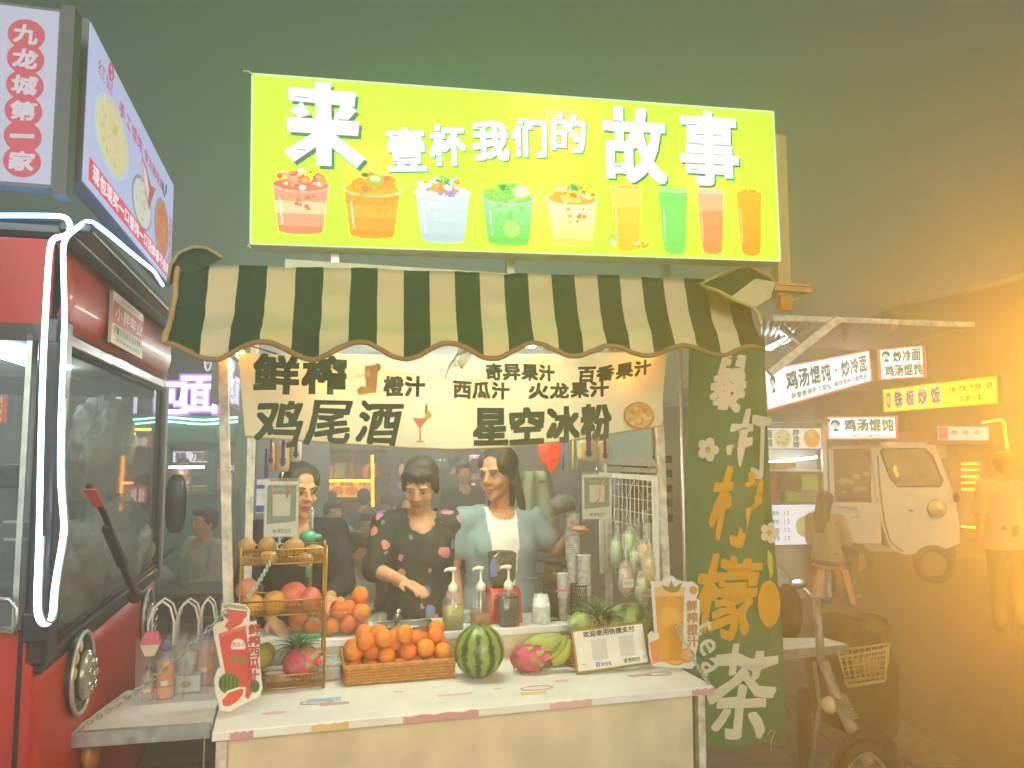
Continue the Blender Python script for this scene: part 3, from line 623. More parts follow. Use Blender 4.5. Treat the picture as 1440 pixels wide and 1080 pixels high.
# plate above windscreen
pl = bpy.data.objects.new('maker_plate', None); COL.objects.link(pl); pl.parent = van
a, b = p(155, 415, -.02), p(196, 500, -.02); c2 = p(157, 480, -.02); d2 = p(194, 440, -.02)
x0, x1, z0, z1 = a.x, b.x, (c2.z + b.z) / 2 - .012, (a.z + d2.z) / 2 + .01; pl.location = (x0, -.03, z0)
W_, H_ = x1 - x0, z1 - z0
mb = MB(); mb.box(0, W_, 0, .012, 0, H_); mb.build('board', pr('d8d2c8'), pl)
mb = MB(); mb.box(.01, W_ - .01, -.002, -.0005, H_ * .40, H_ * .82); mb.build('red_band', pr('c03038'), pl)
mb = MB(); text(mb, '小胖车业', W_ / 2, H_ * .61, W_ * .9, H_ * .26, -.003, bold=.002); mb.build('lettering', pr('ece4dc'), pl)
mb = MB(); text(mb, '厂家15565125001', W_ / 2, H_ * .28, W_ * .9, H_ * .13, -.003, bold=.001); text(mb, '售车电话微信同号', W_ / 2, H_ * .10, W_ * .8, H_ * .07, -.003); text(mb, '专业定制餐车', W_ / 2, H_ * .91, W_ * .6, H_ * .07, -.003); mb.build('small_lettering', pr('3c4a48'), pl)
mb = MB(); mb.tube([(.3, .34, 2.02), (1.3, .34, 2.02)], .012, 8); mb.build('added_cabin_light', mat('added_cabin_tube', 'e8f4ff', .4, var=0, emit=45), van)  # tube added under the ceiling to brighten the van interior
# contents of the van: pale plastic bags, dark box, rails
bagm = cloth('plastic_bag', 'a9ada2', .4, rough=.35)
def crumpled(name, lab, cat, loc, r, m, seed=0, n=22, k=16, par=None, amp=.28):
    def f(v):
        q_ = noise.noise(v * 1.7 + Vector((seed, 0, 0))) + .6 * (1 - 3 * abs(noise.noise(v * 3.2 + Vector((0, seed, 0))))) * .6 + .45 * (.5 - 2 * abs(noise.noise(Vector((v.x * 8, v.y * 8, v.z * 3)) + Vector((0, seed, 3)))))
        return v * (1 + amp * q_)
    mb = MB(); mb.ell((0, 0, r[2]), r, n=n, k=k, f=f); o = mb.build(name, m, par); o.location = loc
    if not par: tag(o, lab, cat)
    return o
for (x, y, dv, rr, sd, lb) in ((158, 780, .45, (.20, .22, .20), 1, 'big crumpled pale plastic bag lying behind the van windscreen at its middle'), (143, 625, .75, (.19, .15, .19), 5, 'pale plastic bag hung high behind the van windscreen'), (205, 745, .5, (.13, .16, .19), 9, 'crumpled plastic bag behind the far end of the van windscreen'), (105, 800, .4, (.10, .13, .17), 14, 'pale plastic bag behind the near end of the van windscreen')):
    dv = .13; q_ = VN.v_(x, y, dv); crumpled('plastic_bag', lb, 'plastic bag', VN.W(min(q_.x, 1.6), dv, q_.z - rr[2]), (.10, rr[1], rr[2]), bagm, sd, 64, 44)
mb = MB(); mb.box(0, 1.35, 0, .5, 0, .5); place(mb.build('cabinet', mat('grey_cabinet', '5a5f60', .5), None, bevel=.01), VN.W(.12, .2, .54), VZ, 'grey cabinet inside the red van below its plastic bags', 'cabinet')
mb = MB(); q_ = VN.v_(112, 730, .35); mb.box(0, .22, 0, .15, 0, .1); place(mb.build('black_tray', dark, None, bevel=.01), VN.W(q_.x - .1, .35, q_.z), VZ, 'black tray standing behind the van windscreen left of the wiper tip', 'tray')
mb = MB(); mb.box(0, .08, 0, .06, 0, .07); q_ = VN.u_(28, 672, .1); place(mb.build('card_reader', dark, None, bevel=.008), VN.W(.1, q_.y, q_.z - .03), VZ, 'small black box fixed inside the van serving window', 'box')

# ---- lit panels on the van roof
LP = thing('roof_sign', 'tall white side sign on the van with vertical red-circle characters', 'sign', VN.W(-.07, .03, 2.40), R(104.5 - 90))
# local x runs along -v direction reversed: build in own frame
LF = Fr(VN.W(-.08, 0, 0).x, VN.W(-.08, 0, 0).y, 14.5)
def lfp(x, y): q_ = LF.v_(x, y, 0); return q_
TLq, BRq = lfp(88, 12), lfp(76, 264); zt_, zb_ = lfp(60, 10).z, lfp(60, 264).z; xr = (TLq.x + BRq.x) / 2
LP.location = LF.W(xr, 0, zb_); LP.rotation_euler = (0, 0, R(14.5)); HH = zt_ - zb_
psheet = lit('b4b8d0', .85)
mb = MB(); mb.box(-.9, 0, 0, .06, 0, HH); mb.build('box', pr('6c7284'), LP)
mb = MB(); mb.box(-.89, -.008, -.003, -.0005, .01, HH - .01); mb.build('sheet', psheet, LP)
rd = lit('cc5468', .7)
ys = ((38, 50), (37, 84), (36, 121), (34, 157), (33, 193), (32, 228))
for i, ((x, y), c_) in enumerate(zip(ys, '九龙城第一家')):
    q_ = lfp(x, y); X, Z = q_.x - xr, q_.z - zb_
    mb = MB(); mb.disc(X, Z, .048, .046, -.005 - .0003 * i, .001, 28); mb.build('red_disc', rd, LP)
    mb = MB(); text(mb, c_, X, Z, .07, .052, -.0075, bold=.0022, wob=.06, shear=.1); mb.build('character', lit('c8c4d4', .8), LP)
mb = MB(); mb.box(0.0, .035, -.01, .06, -.02, HH + .01); mb.build('edge_post', pr('5a6470'), LP)
RP = thing('roof_sign', 'white slanted sign above the van front with noodle bowl pictures and red lettering', 'sign', (0, 0, 0), VZ)
a, b, c_, d_ = p(120, 30, -.02), p(243, 250, -.02), p(240, 395, -.02), p(118, 276, -.02)
x0, x1 = (a.x + d_.x) / 2, (b.x + c_.x) / 2; z1, z0 = (a.z + b.z) / 2, (c_.z + d_.z) / 2; RP.location = VN.W(x0, -.02, z0); RW, RH = x1 - x0, z1 - z0
mb = MB(); mb.box(0, RW, 0, .05, 0, RH); mb.build('box', pr('6c7284'), RP)
mb = MB(); mb.box(.006, RW - .006, -.003, -.0005, .006, RH - .006); mb.build('sheet', lit('bcc4ee', .85), RP)
def rq(x, y): q_ = p(x, y, -.02); return q_.x - x0, q_.z - z0
mb = MB(); mb.box(RW * .04, RW * .97, -.005, -.0035, RH * .055, RH * .195); mb.build('red_band', lit('e05068', .85), RP)
mb = MB(); text(mb, '现包现买一口馄饨一口汤鲜香不想家', RW * .51, RH * .125, RW * .9, RH * .10, -.0062, bold=.002); mb.build('band_lettering', lit('eceaf2', .9), RP)
mb = MB(); text(mb, '红姐', RW * .13, RH * .82, RW * .13, RH * .10, -.0050, wob=.05); text(mb, '手工馄饨', RW * .38, RH * .80, RW * .26, RH * .10, -.0050, wob=.06, bold=.001); text(mb, '专注家味道', RW * .67, RH * .79, RW * .27, RH * .09, -.0050, wob=.06, bold=.001); mb.build('red_lettering', lit('c8506c', .7), RP)
mb = MB(); mb.tube([(RW * .17 + .028 * math.cos(t / 16 * 6.283), -.005, RH * .92 + .028 * math.sin(t / 16 * 6.283)) for t in range(16)], .003, 4, closed=True); mb.ngon([(RW * .17 - .012, RH * .905), (RW * .17 + .012, RH * .905), (RW * .17 + .006, RH * .94), (RW * .17 - .008, RH * .935)], -.005, .001); mb.build('logo', lit('d8506c', .7), RP)
mb = MB(); text(mb, '百年老店', RW * .955, RH * .42, RW * .04, RH * .42, -.005, vert=True, bold=.001); mb.build('vertical_lettering', lit('d04860', .8), RP)
def bowl(cx, cz, rx, rz, rim, fills, n=60):
    mb = MB(); mb.disc(cx, cz, rx, rz, -.0045, .001, 30, m=0); mb.disc(cx, cz, rx * .88, rz * .88, -.0055, .0008, 30, m=1)
    in_poly_blobs(mb, cx, cz, rx * .78, rz * .78, n, list(range(1, len(fills) + 1)), -.0058, .022)
    mb.build('printed_bowl', [lit(rim, .8)] + [lit(f, .8) for f in fills], RP)
bowl(RW * .215, RH * .52, RW * .155, RH * .245, 'c8dcd0', ['e0d8a8', 'e8d8b0', 'dcc890', 'c8cc80', 'ecd8c0'])
bowl(RW * .54, RH * .38, RW * .125, RH * .20, '8c9cac', ['d8dcd8', 'e8dcd0', 'dccfc8', 'b8d088'])
bowl(RW * .82, RH * .42, RW * .115, RH * .26, '90949c', ['d88858', 'e09060', 'c87848', 'd86c50'])
mb = MB(); mb.ngon([(RW * .5, RH * .74), (RW * .56, RH * .70), (RW * .63, RH * .62), (RW * .70, RH * .66), (RW * .66, RH * .55), (RW * .62, RH * .40), (RW * .57, RH * .50), (RW * .53, RH * .62)], -.0068, .0005); mb.ngon([(RW * .515, RH * .70), (RW * .57, RH * .66), (RW * .61, RH * .56), (RW * .60, RH * .47), (RW * .55, RH * .56)], -.0072, .0003, m=1); mb.build('printed_chopstick_hand', [lit('c85868', .8), lit('e8d8d8', .85)], RP)
mb = MB()
mb.tube([(RW * .80 , -.0045, RH * .82), (RW * .815, -.0045, RH * .76), (RW * .84, -.0045, RH * .73)], .004, 4); mb.tube([(RW * .86, -.0045, RH * .86), (RW * .855, -.0045, RH * .77)], .004, 4); mb.build('brush_mark', lit('50606c', .5), RP)
# ================================================================ BACKGROUND STALLS
def wp_(px, py, Y): q = WF.v_(px, py, Y); return Vector((q.x, Y, q.z))
def wg(px, Y): q = WF.v_(px, 636, Y); return Vector((q.x, Y, 0))
def lit_board(name, lab, P0, P1, ztop, zbot, sheet, frame=None, es=1.0, par=None, th=.08):
    es *= 2.3
    """upright lit board between two ground points"""
    P0, P1 = Vector(P0), Vector(P1); d = P1 - P0; d.z = 0; L = d.length; yaw = math.atan2(d.y, d.x)
    t = thing(name, lab, 'sign', (P0.x, P0.y, zbot), yaw) if not par else None
    if par: t = bpy.data.objects.new(name, None); COL.objects.link(t); t.parent = par
    Hh = ztop - zbot
    mb = MB(); mb.box(0, L, 0, th, 0, Hh); mb.build('box', pr('555a5c'), t)
    mb = MB(); mb.box(.02, L - .02, -.006, -.001, .02, Hh - .02); mb.build('sheet', lit(sheet, es), t)
    if frame:
        mb = MB()
        for a, b in (((0, .01), (L, .01)), ((0, Hh - .01), (L, Hh - .01)), ((.01, 0), (.01, Hh)), ((L - .01, 0), (L - .01, Hh))): mb.beam((a[0], -.008, a[1]), (b[0], -.008, b[1]), .035, .02)
        mb.build('frame', lit(frame, .8), t)
    return t, L, Hh
def letters(t, s, x, z, wd, ht, c, e=.5, bold=.004, **k):
    mb = MB(); text(mb, s, x, z, wd, ht, -.0085, bold=bold, **k); return mb.build('lettering', lit(c, e), t)
GR = '3e9068'
# --- wonton stall row at the right
a, b = wp_(1076, 560, 7.5), wp_(1226, 520, 10.0)
t, L, Hh = lit_board('wonton_sign', 'long white lit wonton sign with orange edge, higher of the left pair', a, b, 2.48, 2.07, 'dfe8f0', 'f0784c', .95)
t.rotation_euler = (0, -math.atan2(.52, L), t.rotation_euler[2])
letters(t, '鸡汤馄饨·炒冷面', L * .56, Hh * .60, L * .80, Hh * .46, GR, .4, .008); letters(t, '鲜香嫩滑手工现包', L * .37, Hh * .2, L * .36, Hh * .15, '9cc0b8', .6); letters(t, '秘法食材口感筋道', L * .76, Hh * .22, L * .36, Hh * .15, '9cb0d0', .6)
def head_logo(t, x, z, s):
    mb = MB(); mb.disc(x, z + s * .15, s * .38, s * .36, -.009, .001, 20, m=0, a0=-30, a1=210); mb.disc(x - s * .05, z, s * .24, s * .26, -.0105, .001, 16, m=1); mb.ngon([(x - s * .1, z - s * .25), (x + s * .2, z - s * .25), (x + s * .3, z - s * .5), (x - s * .25, z - s * .5)], -.009, .001, m=0); mb.build('logo', [lit(GR, .4), lit('dfe8f0', .95)], t)
head_logo(t, L * .065, Hh * .6, Hh * .42)
a, b = wp_(1236, 520, 10.0), wp_(1302, 520, 9.6)
zt = 1.68 + (.0872 + (540 - 487) / FPX) * 9.8; zb = 1.68 + (.0872 + (540 - 533) / FPX) * 9.8
t, L, Hh = lit_board('wonton_sign', 'square white lit sign with two rows of green lettering beside the long wonton sign', a, b, zt, zb, 'e4ecec', 'f0784c', .95)
letters(t, '炒冷面', L * .62, Hh * .72, L * .60, Hh * .36, GR, .4, .005); letters(t, '鸡汤馄饨', L * .54, Hh * .28, L * .82, Hh * .34, GR, .4, .005); head_logo(t, L * .17, Hh * .74, Hh * .34)
a, b = wp_(1243, 560, 13.0), wp_(1403, 555, 10.6)
t, L, Hh = lit_board('fried_rice_sign', 'bright yellow lit fried rice sign with four characters in white discs', a, b, 1.68 + (.0872 + (540 - 537) / FPX) * 11.6, 1.68 + (.0872 + (540 - 573) / FPX) * 11.6, 'f8cc18', 'f4d840', 1.5)
for i, c_ in enumerate('铁板炒饭'):
    x = L * (.155 + .118 * i); mb = MB(); mb.disc(x, Hh * .52, L * .052, Hh * .42, -.0085, .002, 24); mb.build('white_disc', lit('f4f4e4', .95), t)
    mb = MB(); text(mb, c_, x, Hh * .52, L * .085, Hh * .60, -.0115, bold=.004, wob=.04); mb.build('character', lit('1c2468', .3), t)
letters(t, '炒饭 炒面 炒河粉 凉粉', L * .80, Hh * .68, L * .36, Hh * .26, '3c4878', .4, .003); letters(t, '免费加蛋', L * .80, Hh * .28, L * .18, Hh * .24, 'f07030', .8, .003)
mb = MB(); mb.disc(L * .055, Hh * .5, L * .032, Hh * .38, -.0085, .001, 16); mb.disc(L * .055, Hh * .5, L * .022, Hh * .2, -.010, .001, 12, m=1); mb.build('logo', [lit('f08848', .8), lit('f4f0e0', .9)], t)
a, b = wp_(1162, 600, 10.3), wp_(1262, 600, 10.1)
t, L, Hh = lit_board('wonton_sign', 'white lit wonton sign standing on the roof of the white three-wheeler', a, b, 1.68 + (.0872 + (540 - 585) / FPX) * 10.2, 1.68 + (.0872 + (540 - 618) / FPX) * 10.2, 'e4eae8', 'f0784c', .95)
letters(t, '鸡汤馄饨', L * .60, Hh * .62, L * .70, Hh * .50, GR, .4, .006); letters(t, '一家吃了还想再来吃的店', L * .62, Hh * .16, L * .62, Hh * .14, '7c9c90', .5, .001); head_logo(t, L * .13, Hh * .6, Hh * .5)
# stall with menu board under the first sign
ws = thing('wonton_stall', 'open wonton stall with lit menu pictures, shelves and a metal canopy', 'market stall', wg(1080, 9.2), R(8))
WS = Fr(wg(1080, 9.2).x, 9.2, 8)
def wsq(x, y, v=0): return WS.v_(x, y, v)
gmt = mat('stall_grey', '8e9694', .5, var=.2); wht = mat('stall_white', 'c8ccc4', .45)
a, b = wsq(1075, 690), wsq(1157, 664); zt2, zb2 = wsq(1120, 601).z, wsq(1120, 632).z
mb = MB(); mb.box(a.x, b.x, 0, .05, zb2, zt2); mb.build('menu_box', pr('606868'), ws)
mb = MB(); mb.box(a.x + .01, b.x - .01, -.004, -.001, zb2 + .01, zt2 - .01); mb.build('menu_sheet', lit('e6ece4', .9), ws)
mb = MB(); Wm = b.x - a.x; Hm = zt2 - zb2
text(mb, '馄饨', a.x + Wm * .10, zb2 + Hm * .5, Wm * .1, Hm * .8, -.006, vert=True, bold=.003); text(mb, '炒冷面', a.x + Wm * .56, zb2 + Hm * .5, Wm * .1, Hm * .85, -.006, vert=True, bold=.003); mb.build('menu_lettering', lit('50805c', .4), ws)
for fx, cs in ((.33, ['c8cc88', 'd8dca8', 'a8a468']), (.83, ['e8904c', 'd8c070', '88b050'])):
    mb = MB(); mb.disc(a.x + Wm * fx, zb2 + Hm * .5, Wm * .14, Hm * .42, -.006, .001, 20, m=0); in_poly_blobs(mb, a.x + Wm * fx, zb2 + Hm * .5, Wm * .1, Hm * .32, 24, [0, 1, 2], -.008, .03); mb.build('printed_bowl', [lit(q, .85) for q in cs], ws)
mb = MB(); mb.box(a.x - .2, b.x + .1, .3, .34, 0, 2.3); mb.build('back_wall', gmt, ws)
mb = MB(); mb.box(a.x - .2, b.x + .06, -.1, 1.2, zt2 + .06, zt2 + .1); mb.build('roof', gmt, ws)
mb = MB(); mb.box(a.x, b.x, .0, .3, 0, wsq(1120, 762).z - .02); mb.build('counter', gmt, ws)
za, zc = wsq(1120, 708).z, wsq(1120, 766).z
mb = MB(); mb.box(a.x, b.x * 1.0, -.06, -.02, zc, za); mb.build('screen_box', pr('404648'), ws)
mb = MB(); mb.box(a.x + .01, b.x - .01, -.066, -.061, zc + .01, za - .01); mb.build('menu_screen', lit('dce8f4', 1.1), ws)
mb = MB()
for i in range(4): text(mb, '馄饨 12', a.x + Wm * .22, zc + (za - zc) * (.18 + .2 * i), Wm * .3, (za - zc) * .1, -.068, bold=.001)
text(mb, '冷面', a.x + Wm * .8, zc + (za - zc) * .75, Wm * .25, (za - zc) * .16, -.068, bold=.001)
mb.build('menu_prices', lit('6c7c84', .5), ws)['kind'] = 'stuff'
mb = MB(); mb.disc(a.x + Wm * .62, zc + (za - zc) * .45, Wm * .16, (za - zc) * .26, -.068, .001, 20); mb.build('printed_bowl', lit('b0b878', .8), ws)
tubem = mat('white_tube_lamp', 'eef8ff', .4, var=0, emit=45)
mb = MB(); q = wsq(1075, 652, -.02), wsq(1156, 643, -.02); mb.tube([(q[0].x, .1, q[0].z), (q[1].x, .1, q[1].z)], .012, 8); mb.build('light_tube', tubem, ws)
for (x0, x1, y0, y1, m, nm) in ((1078, 1120, 658, 650, 'c8a030', 'yellow_tray'), (1080, 1093, 705, 668, 'a04038', 'red_jar'), (1128, 1150, 690, 668, '78b048', 'green_box'), (1105, 1125, 706, 692, '78b048', 'green_box'), (1096, 1122, 690, 672, '384044', 'dark_tray')):
    q0, q1 = wsq(x0, y0, .05), wsq(x1, y1, .05); mb = MB(); mb.box(q0.x, q1.x, .05, .2, min(q0.z, q1.z), max(q0.z, q1.z)); mb.build(nm, pr(m), ws, bevel=.01)
for z in (wsq(1120, 660).z, wsq(1120, 707).z):
    mb = MB(); mb.box(a.x, b.x, .02, .29, z - .03, z - .01); mb.build('shelf', wht, ws)
mb = MB(); mb.beam((b.x + .02, 0, 0), (b.x + .02, 0, zt2 + .05), .05); mb.build('post', wht, ws)
# canopy above (corrugated sheets on a steel truss, cold light tube beneath)
cn = thing('market_canopy', 'wide metal market canopy with slanted struts over the wonton stall', 'canopy', wg(1085, 5.2), 0)
CO = wg(1085, 5.2)
c = lambda x, y, Y: wp_(x, y, Y) - CO
mb = MB(); mb.beam(c(1085, 447, 5.0), c(1368, 457, 5.6), .035); mb.build('front_beam', post_m, cn)
mb = MB(); mb.beam(c(1082, 525, 5.1), c(1178, 449, 5.1), .05); mb.build('strut', post_m, cn)
mb = MB(); P0, P1, P2, P3 = c(1070, 449, 5.05), c(1366, 458, 5.65), c(1225, 492, 8.6), c(1070, 486, 8.2)
mb.grid(lambda a_, b_: mix(mix(P0, P1, a_), mix(P3, P2, a_), b_) + Vector((0, 0, .012 * math.sin(a_ * 190))), 180, 2); mb.build('corrugated_sheet', mat('corrugated', '878f8a', .5, metal=.3, var=.2), cn)
for (x0, y0, Y0, x1, y1, Y1) in ((1085, 456, 5.6, 1300, 462, 6.2), (1100, 460, 5.2, 1130, 488, 8.0), (1180, 452, 5.2, 1190, 486, 8.2), (1260, 455, 5.4, 1240, 480, 8.2)):
    mb = MB(); mb.beam(c(x0, y0, Y0), c(x1, y1, Y1), .03); mb.build('purlin', post_m, cn)
mb = MB(); mb.tube([c(1081, 490, 6.3), c(1108, 477, 6.6)], .022, 8); mb.build('light_tube', tubem, cn)
mb = MB(); mb.beam(c(1078, 494, 6.3), c(1111, 474, 6.6), .05, .02); mb.build('tube_holder', wht, cn)
for (x, y) in ((1365, 470),):
    pass
# yellow-lit neighbour stall beyond the three-wheeler
fs = thing('fried_rice_stall', 'stall under the yellow sign with red roof edge, picture menu and orange light strip', 'market stall', wg(1300, 12.0), R(-5))
FS = Fr(wg(1300, 12.0).x, 12.0, -5)
f = lambda x, y, v=0: FS.v_(x, y, v)
mb = MB(); a, b = f(1255, 610), f(1395, 630); mb.box(a.x, b.x, 0, 1.5, f(1300, 625).z, f(1300, 607).z); mb.build('roof_edge', mat('red_roof', '8c3c30', .5), fs)
mb = MB(); mb.box(a.x, b.x, 1.5, 1.54, 0, 2.0); mb.build('back_wall', gmt, fs)
mb = MB(); a1, b1 = f(1320, 618, -.05), f(1390, 603, -.05); mb.box(a1.x, b1.x, -.05, -.02, f(1350, 619, -.05).z, f(1350, 600, -.05).z); mb.build('menu_sheet', lit('dcdce8', .9), fs)
mb = MB(); mb.box(a1.x, a1.x + .14, -.056, -.051, f(1350, 618, -.05).z, f(1350, 601, -.05).z); mb.build('menu_corner', lit('e05860', .8), fs)
for i in range(3):
    mb = MB(); q = f(1342 + 16 * i, 608, -.06); mb.disc(q.x, q.z, .05, .035, -.058, .001, 14); mb.build('printed_dish', lit('d8a070', .8), fs)
om = mat('orange_light_strip', 'ffa020', .4, var=0, emit=9)
mb = MB(); mb.tube([f(x, y, -.1) for x, y in ((1381, 594), (1396, 592), (1408, 590), (1413, 594), (1414, 610), (1417, 632))], .014, 8); mb.build('orange_light_strip', om, fs)
for i in range(5):
    q0, q1 = f(1353, 652 + 9 * i, .3), f(1376, 652 + 9 * i, .3); mb = MB(); mb.tube([q0, q1], .012, 6); mb.build('orange_shelf_light', om, fs)
mb = MB(); q0 = f(1345, 740, .2); q1 = f(1382, 645, .35); mb.box(q0.x, q1.x, .33, .6, 0.05, q1.z); mb.build('heated_cabinet', mat('brown_cabinet', '6a4a28', .5), fs)
mb = MB(); mb.tube([f(1352, 740, -.1), f(1366, 742, -.1), f(1382, 741, -.1)], .012, 8); mb.build('orange_light_strip', om, fs)
# far shed roof line, tall building edge
sh = thing('market_shed', 'dim long market shed with sloping roof at the far right', 'building', (9, 16, 0), 0)
mb = MB(); zz = 1.68 + (.0872 + (540 - 425) / FPX) * 16; mb.add([(x - 9, y - 16, z) for x, y, z in ((8.1, 16, 0), (8.1, 16, zz), (12.5, 17, zz + 1.0), (14, 17, 0), (8.1, 19, 0), (8.1, 19, zz), (12.5, 20, zz + 1.0), (14, 20, 0))], [(0, 1, 2, 3), (4, 7, 6, 5), (1, 5, 6, 2), (0, 4, 5, 1)]); mb.build('wall', mat('shed_wall', '1c1914', .9), sh)
mb = MB(); mb.beam((-1.0, -.2, zz - .02), (3.6, .9, zz + 1.1), .14); mb.build('roof_edge', mat('shed_edge', '6a6458', .7), sh)
# --- stall row seen between van and juice stall and through the opening
ts = thing('flour_noodle_stall', 'teal noodle stall with purple glowing characters and pale light lines above its window', 'market stall', wg(150, 7.4), R(2))
TS = Fr(wg(150, 7.4).x, 7.4, 2); f = lambda x, y, v=0: TS.v_(x, y, v)
teal = mat('teal_panel', '3f7c6e', .5, var=.12, scale=2); navy = mat('navy_panel', '232a4a', .5)
xl, xr_ = f(120, 600).x, f(333, 600).x
mb = MB(); mb.box(xl, f(301, 600).x, 0, .1, f(250, 584).z, f(250, 488).z); mb.build('sign_panel', navy, ts)
mb = MB(); text(mb, '包', f(238, 556).x, f(238, 556).z, .46, .36, -.004, bold=.022); mb.build('glow_character', mat('purple_rim', 'b070d8', .5, var=0, emit=.9), ts)
mb = MB(); text(mb, '面', f(282, 555).x, f(282, 555).z, .42, .36, -.004, bold=.022); mb.build('glow_character', mat('purple_rim2', 'b070d8', .5, var=0, emit=.9), ts)
lw = mat('lilac_letters', 'e0d8f8', .5, var=0, emit=1.3)
mb = MB(); text(mb, '包', f(238, 556).x, f(238, 556).z, .44, .34, -.012, bold=.010); mb.build('character', lw, ts)
mb = MB(); text(mb, '面', f(282, 555).x, f(282, 555).z, .40, .34, -.012, bold=.010); mb.build('character', lw, ts)
mb = MB(); text(mb, '热干', f(173, 556).x, f(173, 556).z, .50, .33, -.012, bold=.008); mb.build('character', lw, ts)
mb = MB(); q = f(293, 508); mb.tube([(q.x + .03 * math.cos(t / 20 * 6.283), -.01, q.z + .09 * math.sin(t / 20 * 6.283)) for t in range(20)], .010, 6, closed=True); mb.tube([(q.x - .01, -.01, q.z - .03), (q.x + .01, -.01, q.z), (q.x - .01, -.01, q.z + .04)], .008, 6); mb.build('logo', lit('d8e4f0', .9), ts)
ctl = mat('cool_light_line', 'b8fff0', .4, var=0, emit=4)
for y0 in (589, 595):
    mb = MB(); mb.tube([(f(x, y0).x, -.05, f(270, y0).z + .012 * math.sin(x * .06)) for x in range(120, 340, 12)], .009, 6); mb.build('light_line', ctl, ts)
mb = MB(); mb.box(xl, xr_, -.02, .06, f(250, 621).z, f(250, 585).z); mb.build('upper_panel', teal, ts)
mb = MB(); mb.box(xl, xr_, -.02, .06, 0.05, f(250, 697).z); mb.build('lower_panel', teal, ts)
mb = MB(); mb.box(xl, xr_, -.10, .06, f(250, 699).z, f(250, 694).z); mb.build('serving_shelf', mat('brown_shelf', '6a4c48', .5), ts)
mb = MB(); mb.box(xl, xr_, -.04, -.0205, f(250, 626).z, f(250, 621).z); mb.build('window_header', pr('4c4048'), ts)
for x in (232, 300, 345):
    mb = MB(); q = f(x, 600); mb.box(q.x - .03, q.x + .03, -.03, .05, 0, f(250, 585).z); mb.build('post', teal, ts)
mb = MB(); mb.box(xl, xr_ + .6, 1.4, 1.45, 0, 2.4); mb.build('back_wall', mat('stall_back', '5c605c', .6), ts)
mb = MB(); q0, q1 = f(243, 650, .9), f(297, 635, .9); mb.box(q0.x, q1.x, .9, .93, q0.z, q1.z); mb.build('inner_sign', lit('e0dce8', .85), ts)
mb = MB(); text(mb, '米粉 刀削面', (q0.x + q1.x) / 2, (q0.z + q1.z) / 2, q1.x - q0.x - .05, .09, .895, bold=.004, wob=.06); mb.build('inner_lettering', lit('5c3c3c', .4), ts)
mb = MB(); mb.tube([(q0.x, .7, q0.z - .05), (q1.x, .7, q0.z - .05)], .012, 6); mb.build('light_tube', tubem, ts)
for (x0, y0, x1, y1, cc, nm) in ((290, 690, 303, 660, 'c8a060', 'steamer'), (310, 690, 322, 668, 'b8bcb4', 'pot'), (322, 690, 340, 650, '8a7450', 'jar_rack'), (232, 694, 250, 686, 'a8a8a0', 'tray'), (262, 694, 285, 684, '8c9068', 'tray')):
    a_, b_ = f(x0, y0, .0), f(x1, y1, .0); mb = MB(); mb.box(a_.x, b_.x, .1, .3, a_.z, b_.z); mb.build(nm, pr(cc), ts, bevel=.015)
# angled navy sign right of it
a, b = wp_(311, 540, 6.6), wp_(337, 540, 7.8)
t, L, Hh = lit_board('noodle_sign', 'dark navy angled sign with narrow white characters behind the left post', a, b, 1.68 + (.0872 + (540 - 500) / FPX) * 7, 1.68 + (.0872 + (540 - 572) / FPX) * 7.2, '283058', None, .5)
letters(t, '手工鲜', L * .35, Hh * .82, L * .5, Hh * .18, 'e0e4f4', .9, .006); letters(t, '阳包面', L * .52, Hh * .38, L * .85, Hh * .55, 'd4d0f4', .9, .014)
# ================================================================ CLOTH BANNER UNDER THE AWNING
ZCN = ZC + .0008
def loc(q, z=None): return ST.W(q.x, q.y, q.z if z is None else z)
bc = cloth('banner_cloth', 'd2c9aa', .38)
v0 = .10
TLb, TRb = ST.v_(347, 488, v0), ST.v_(944, 492, v0)
BN = thing('cloth_banner', 'cream cloth banner with dark green menu lettering hung below the awning', 'banner', ST.W(TLb.x, v0, TLb.z), RZ)
BWd = TRb.x - TLb.x; 
xs = [335, 420, 500, 580, 640, 700, 780, 860, 935]; yb = [613, 619, 625, 630, 632, 630, 622, 610, 598]; yt = [497, 498, 498, 499, 500, 499, 498, 496, 492]
def itp(x, X, Y):
    for i in range(len(X) - 1):
        if x <= X[i + 1]: break
    t = (x - X[i]) / (X[i + 1] - X[i]); return Y[i] + (Y[i + 1] - Y[i]) * t
def bnp(px, py, off=0):
    q = ST.v_(px, py, v0); return Vector((q.x - TLb.x, off, q.z - TLb.z))
def bwave(x, z): return .012 * math.sin(x * 5.3) + .006 * math.sin(x * 17 + z * 9) + .008 * noise.noise(Vector((x * 4, z * 6, 2)))
def bnf(a, b):
    px = 335 + 605 * a + (10 * (1 - b) * (1 - 2 * a)); q = bnp(px, itp(px, xs, yb) * (1 - b) + itp(px, xs, yt) * b); q.y = bwave(q.x, q.z); return q
mb = MB(); mb.grid(bnf, 70, 12); mb.build('cloth', bc, BN)
mb = MB(); mb.tube([bnf(i / 40, 0) for i in range(41)], .004, 6); mb.build('hem', cloth('hem', 'b8a67c', .2), BN)
gt = pr('2f4a36', .8)
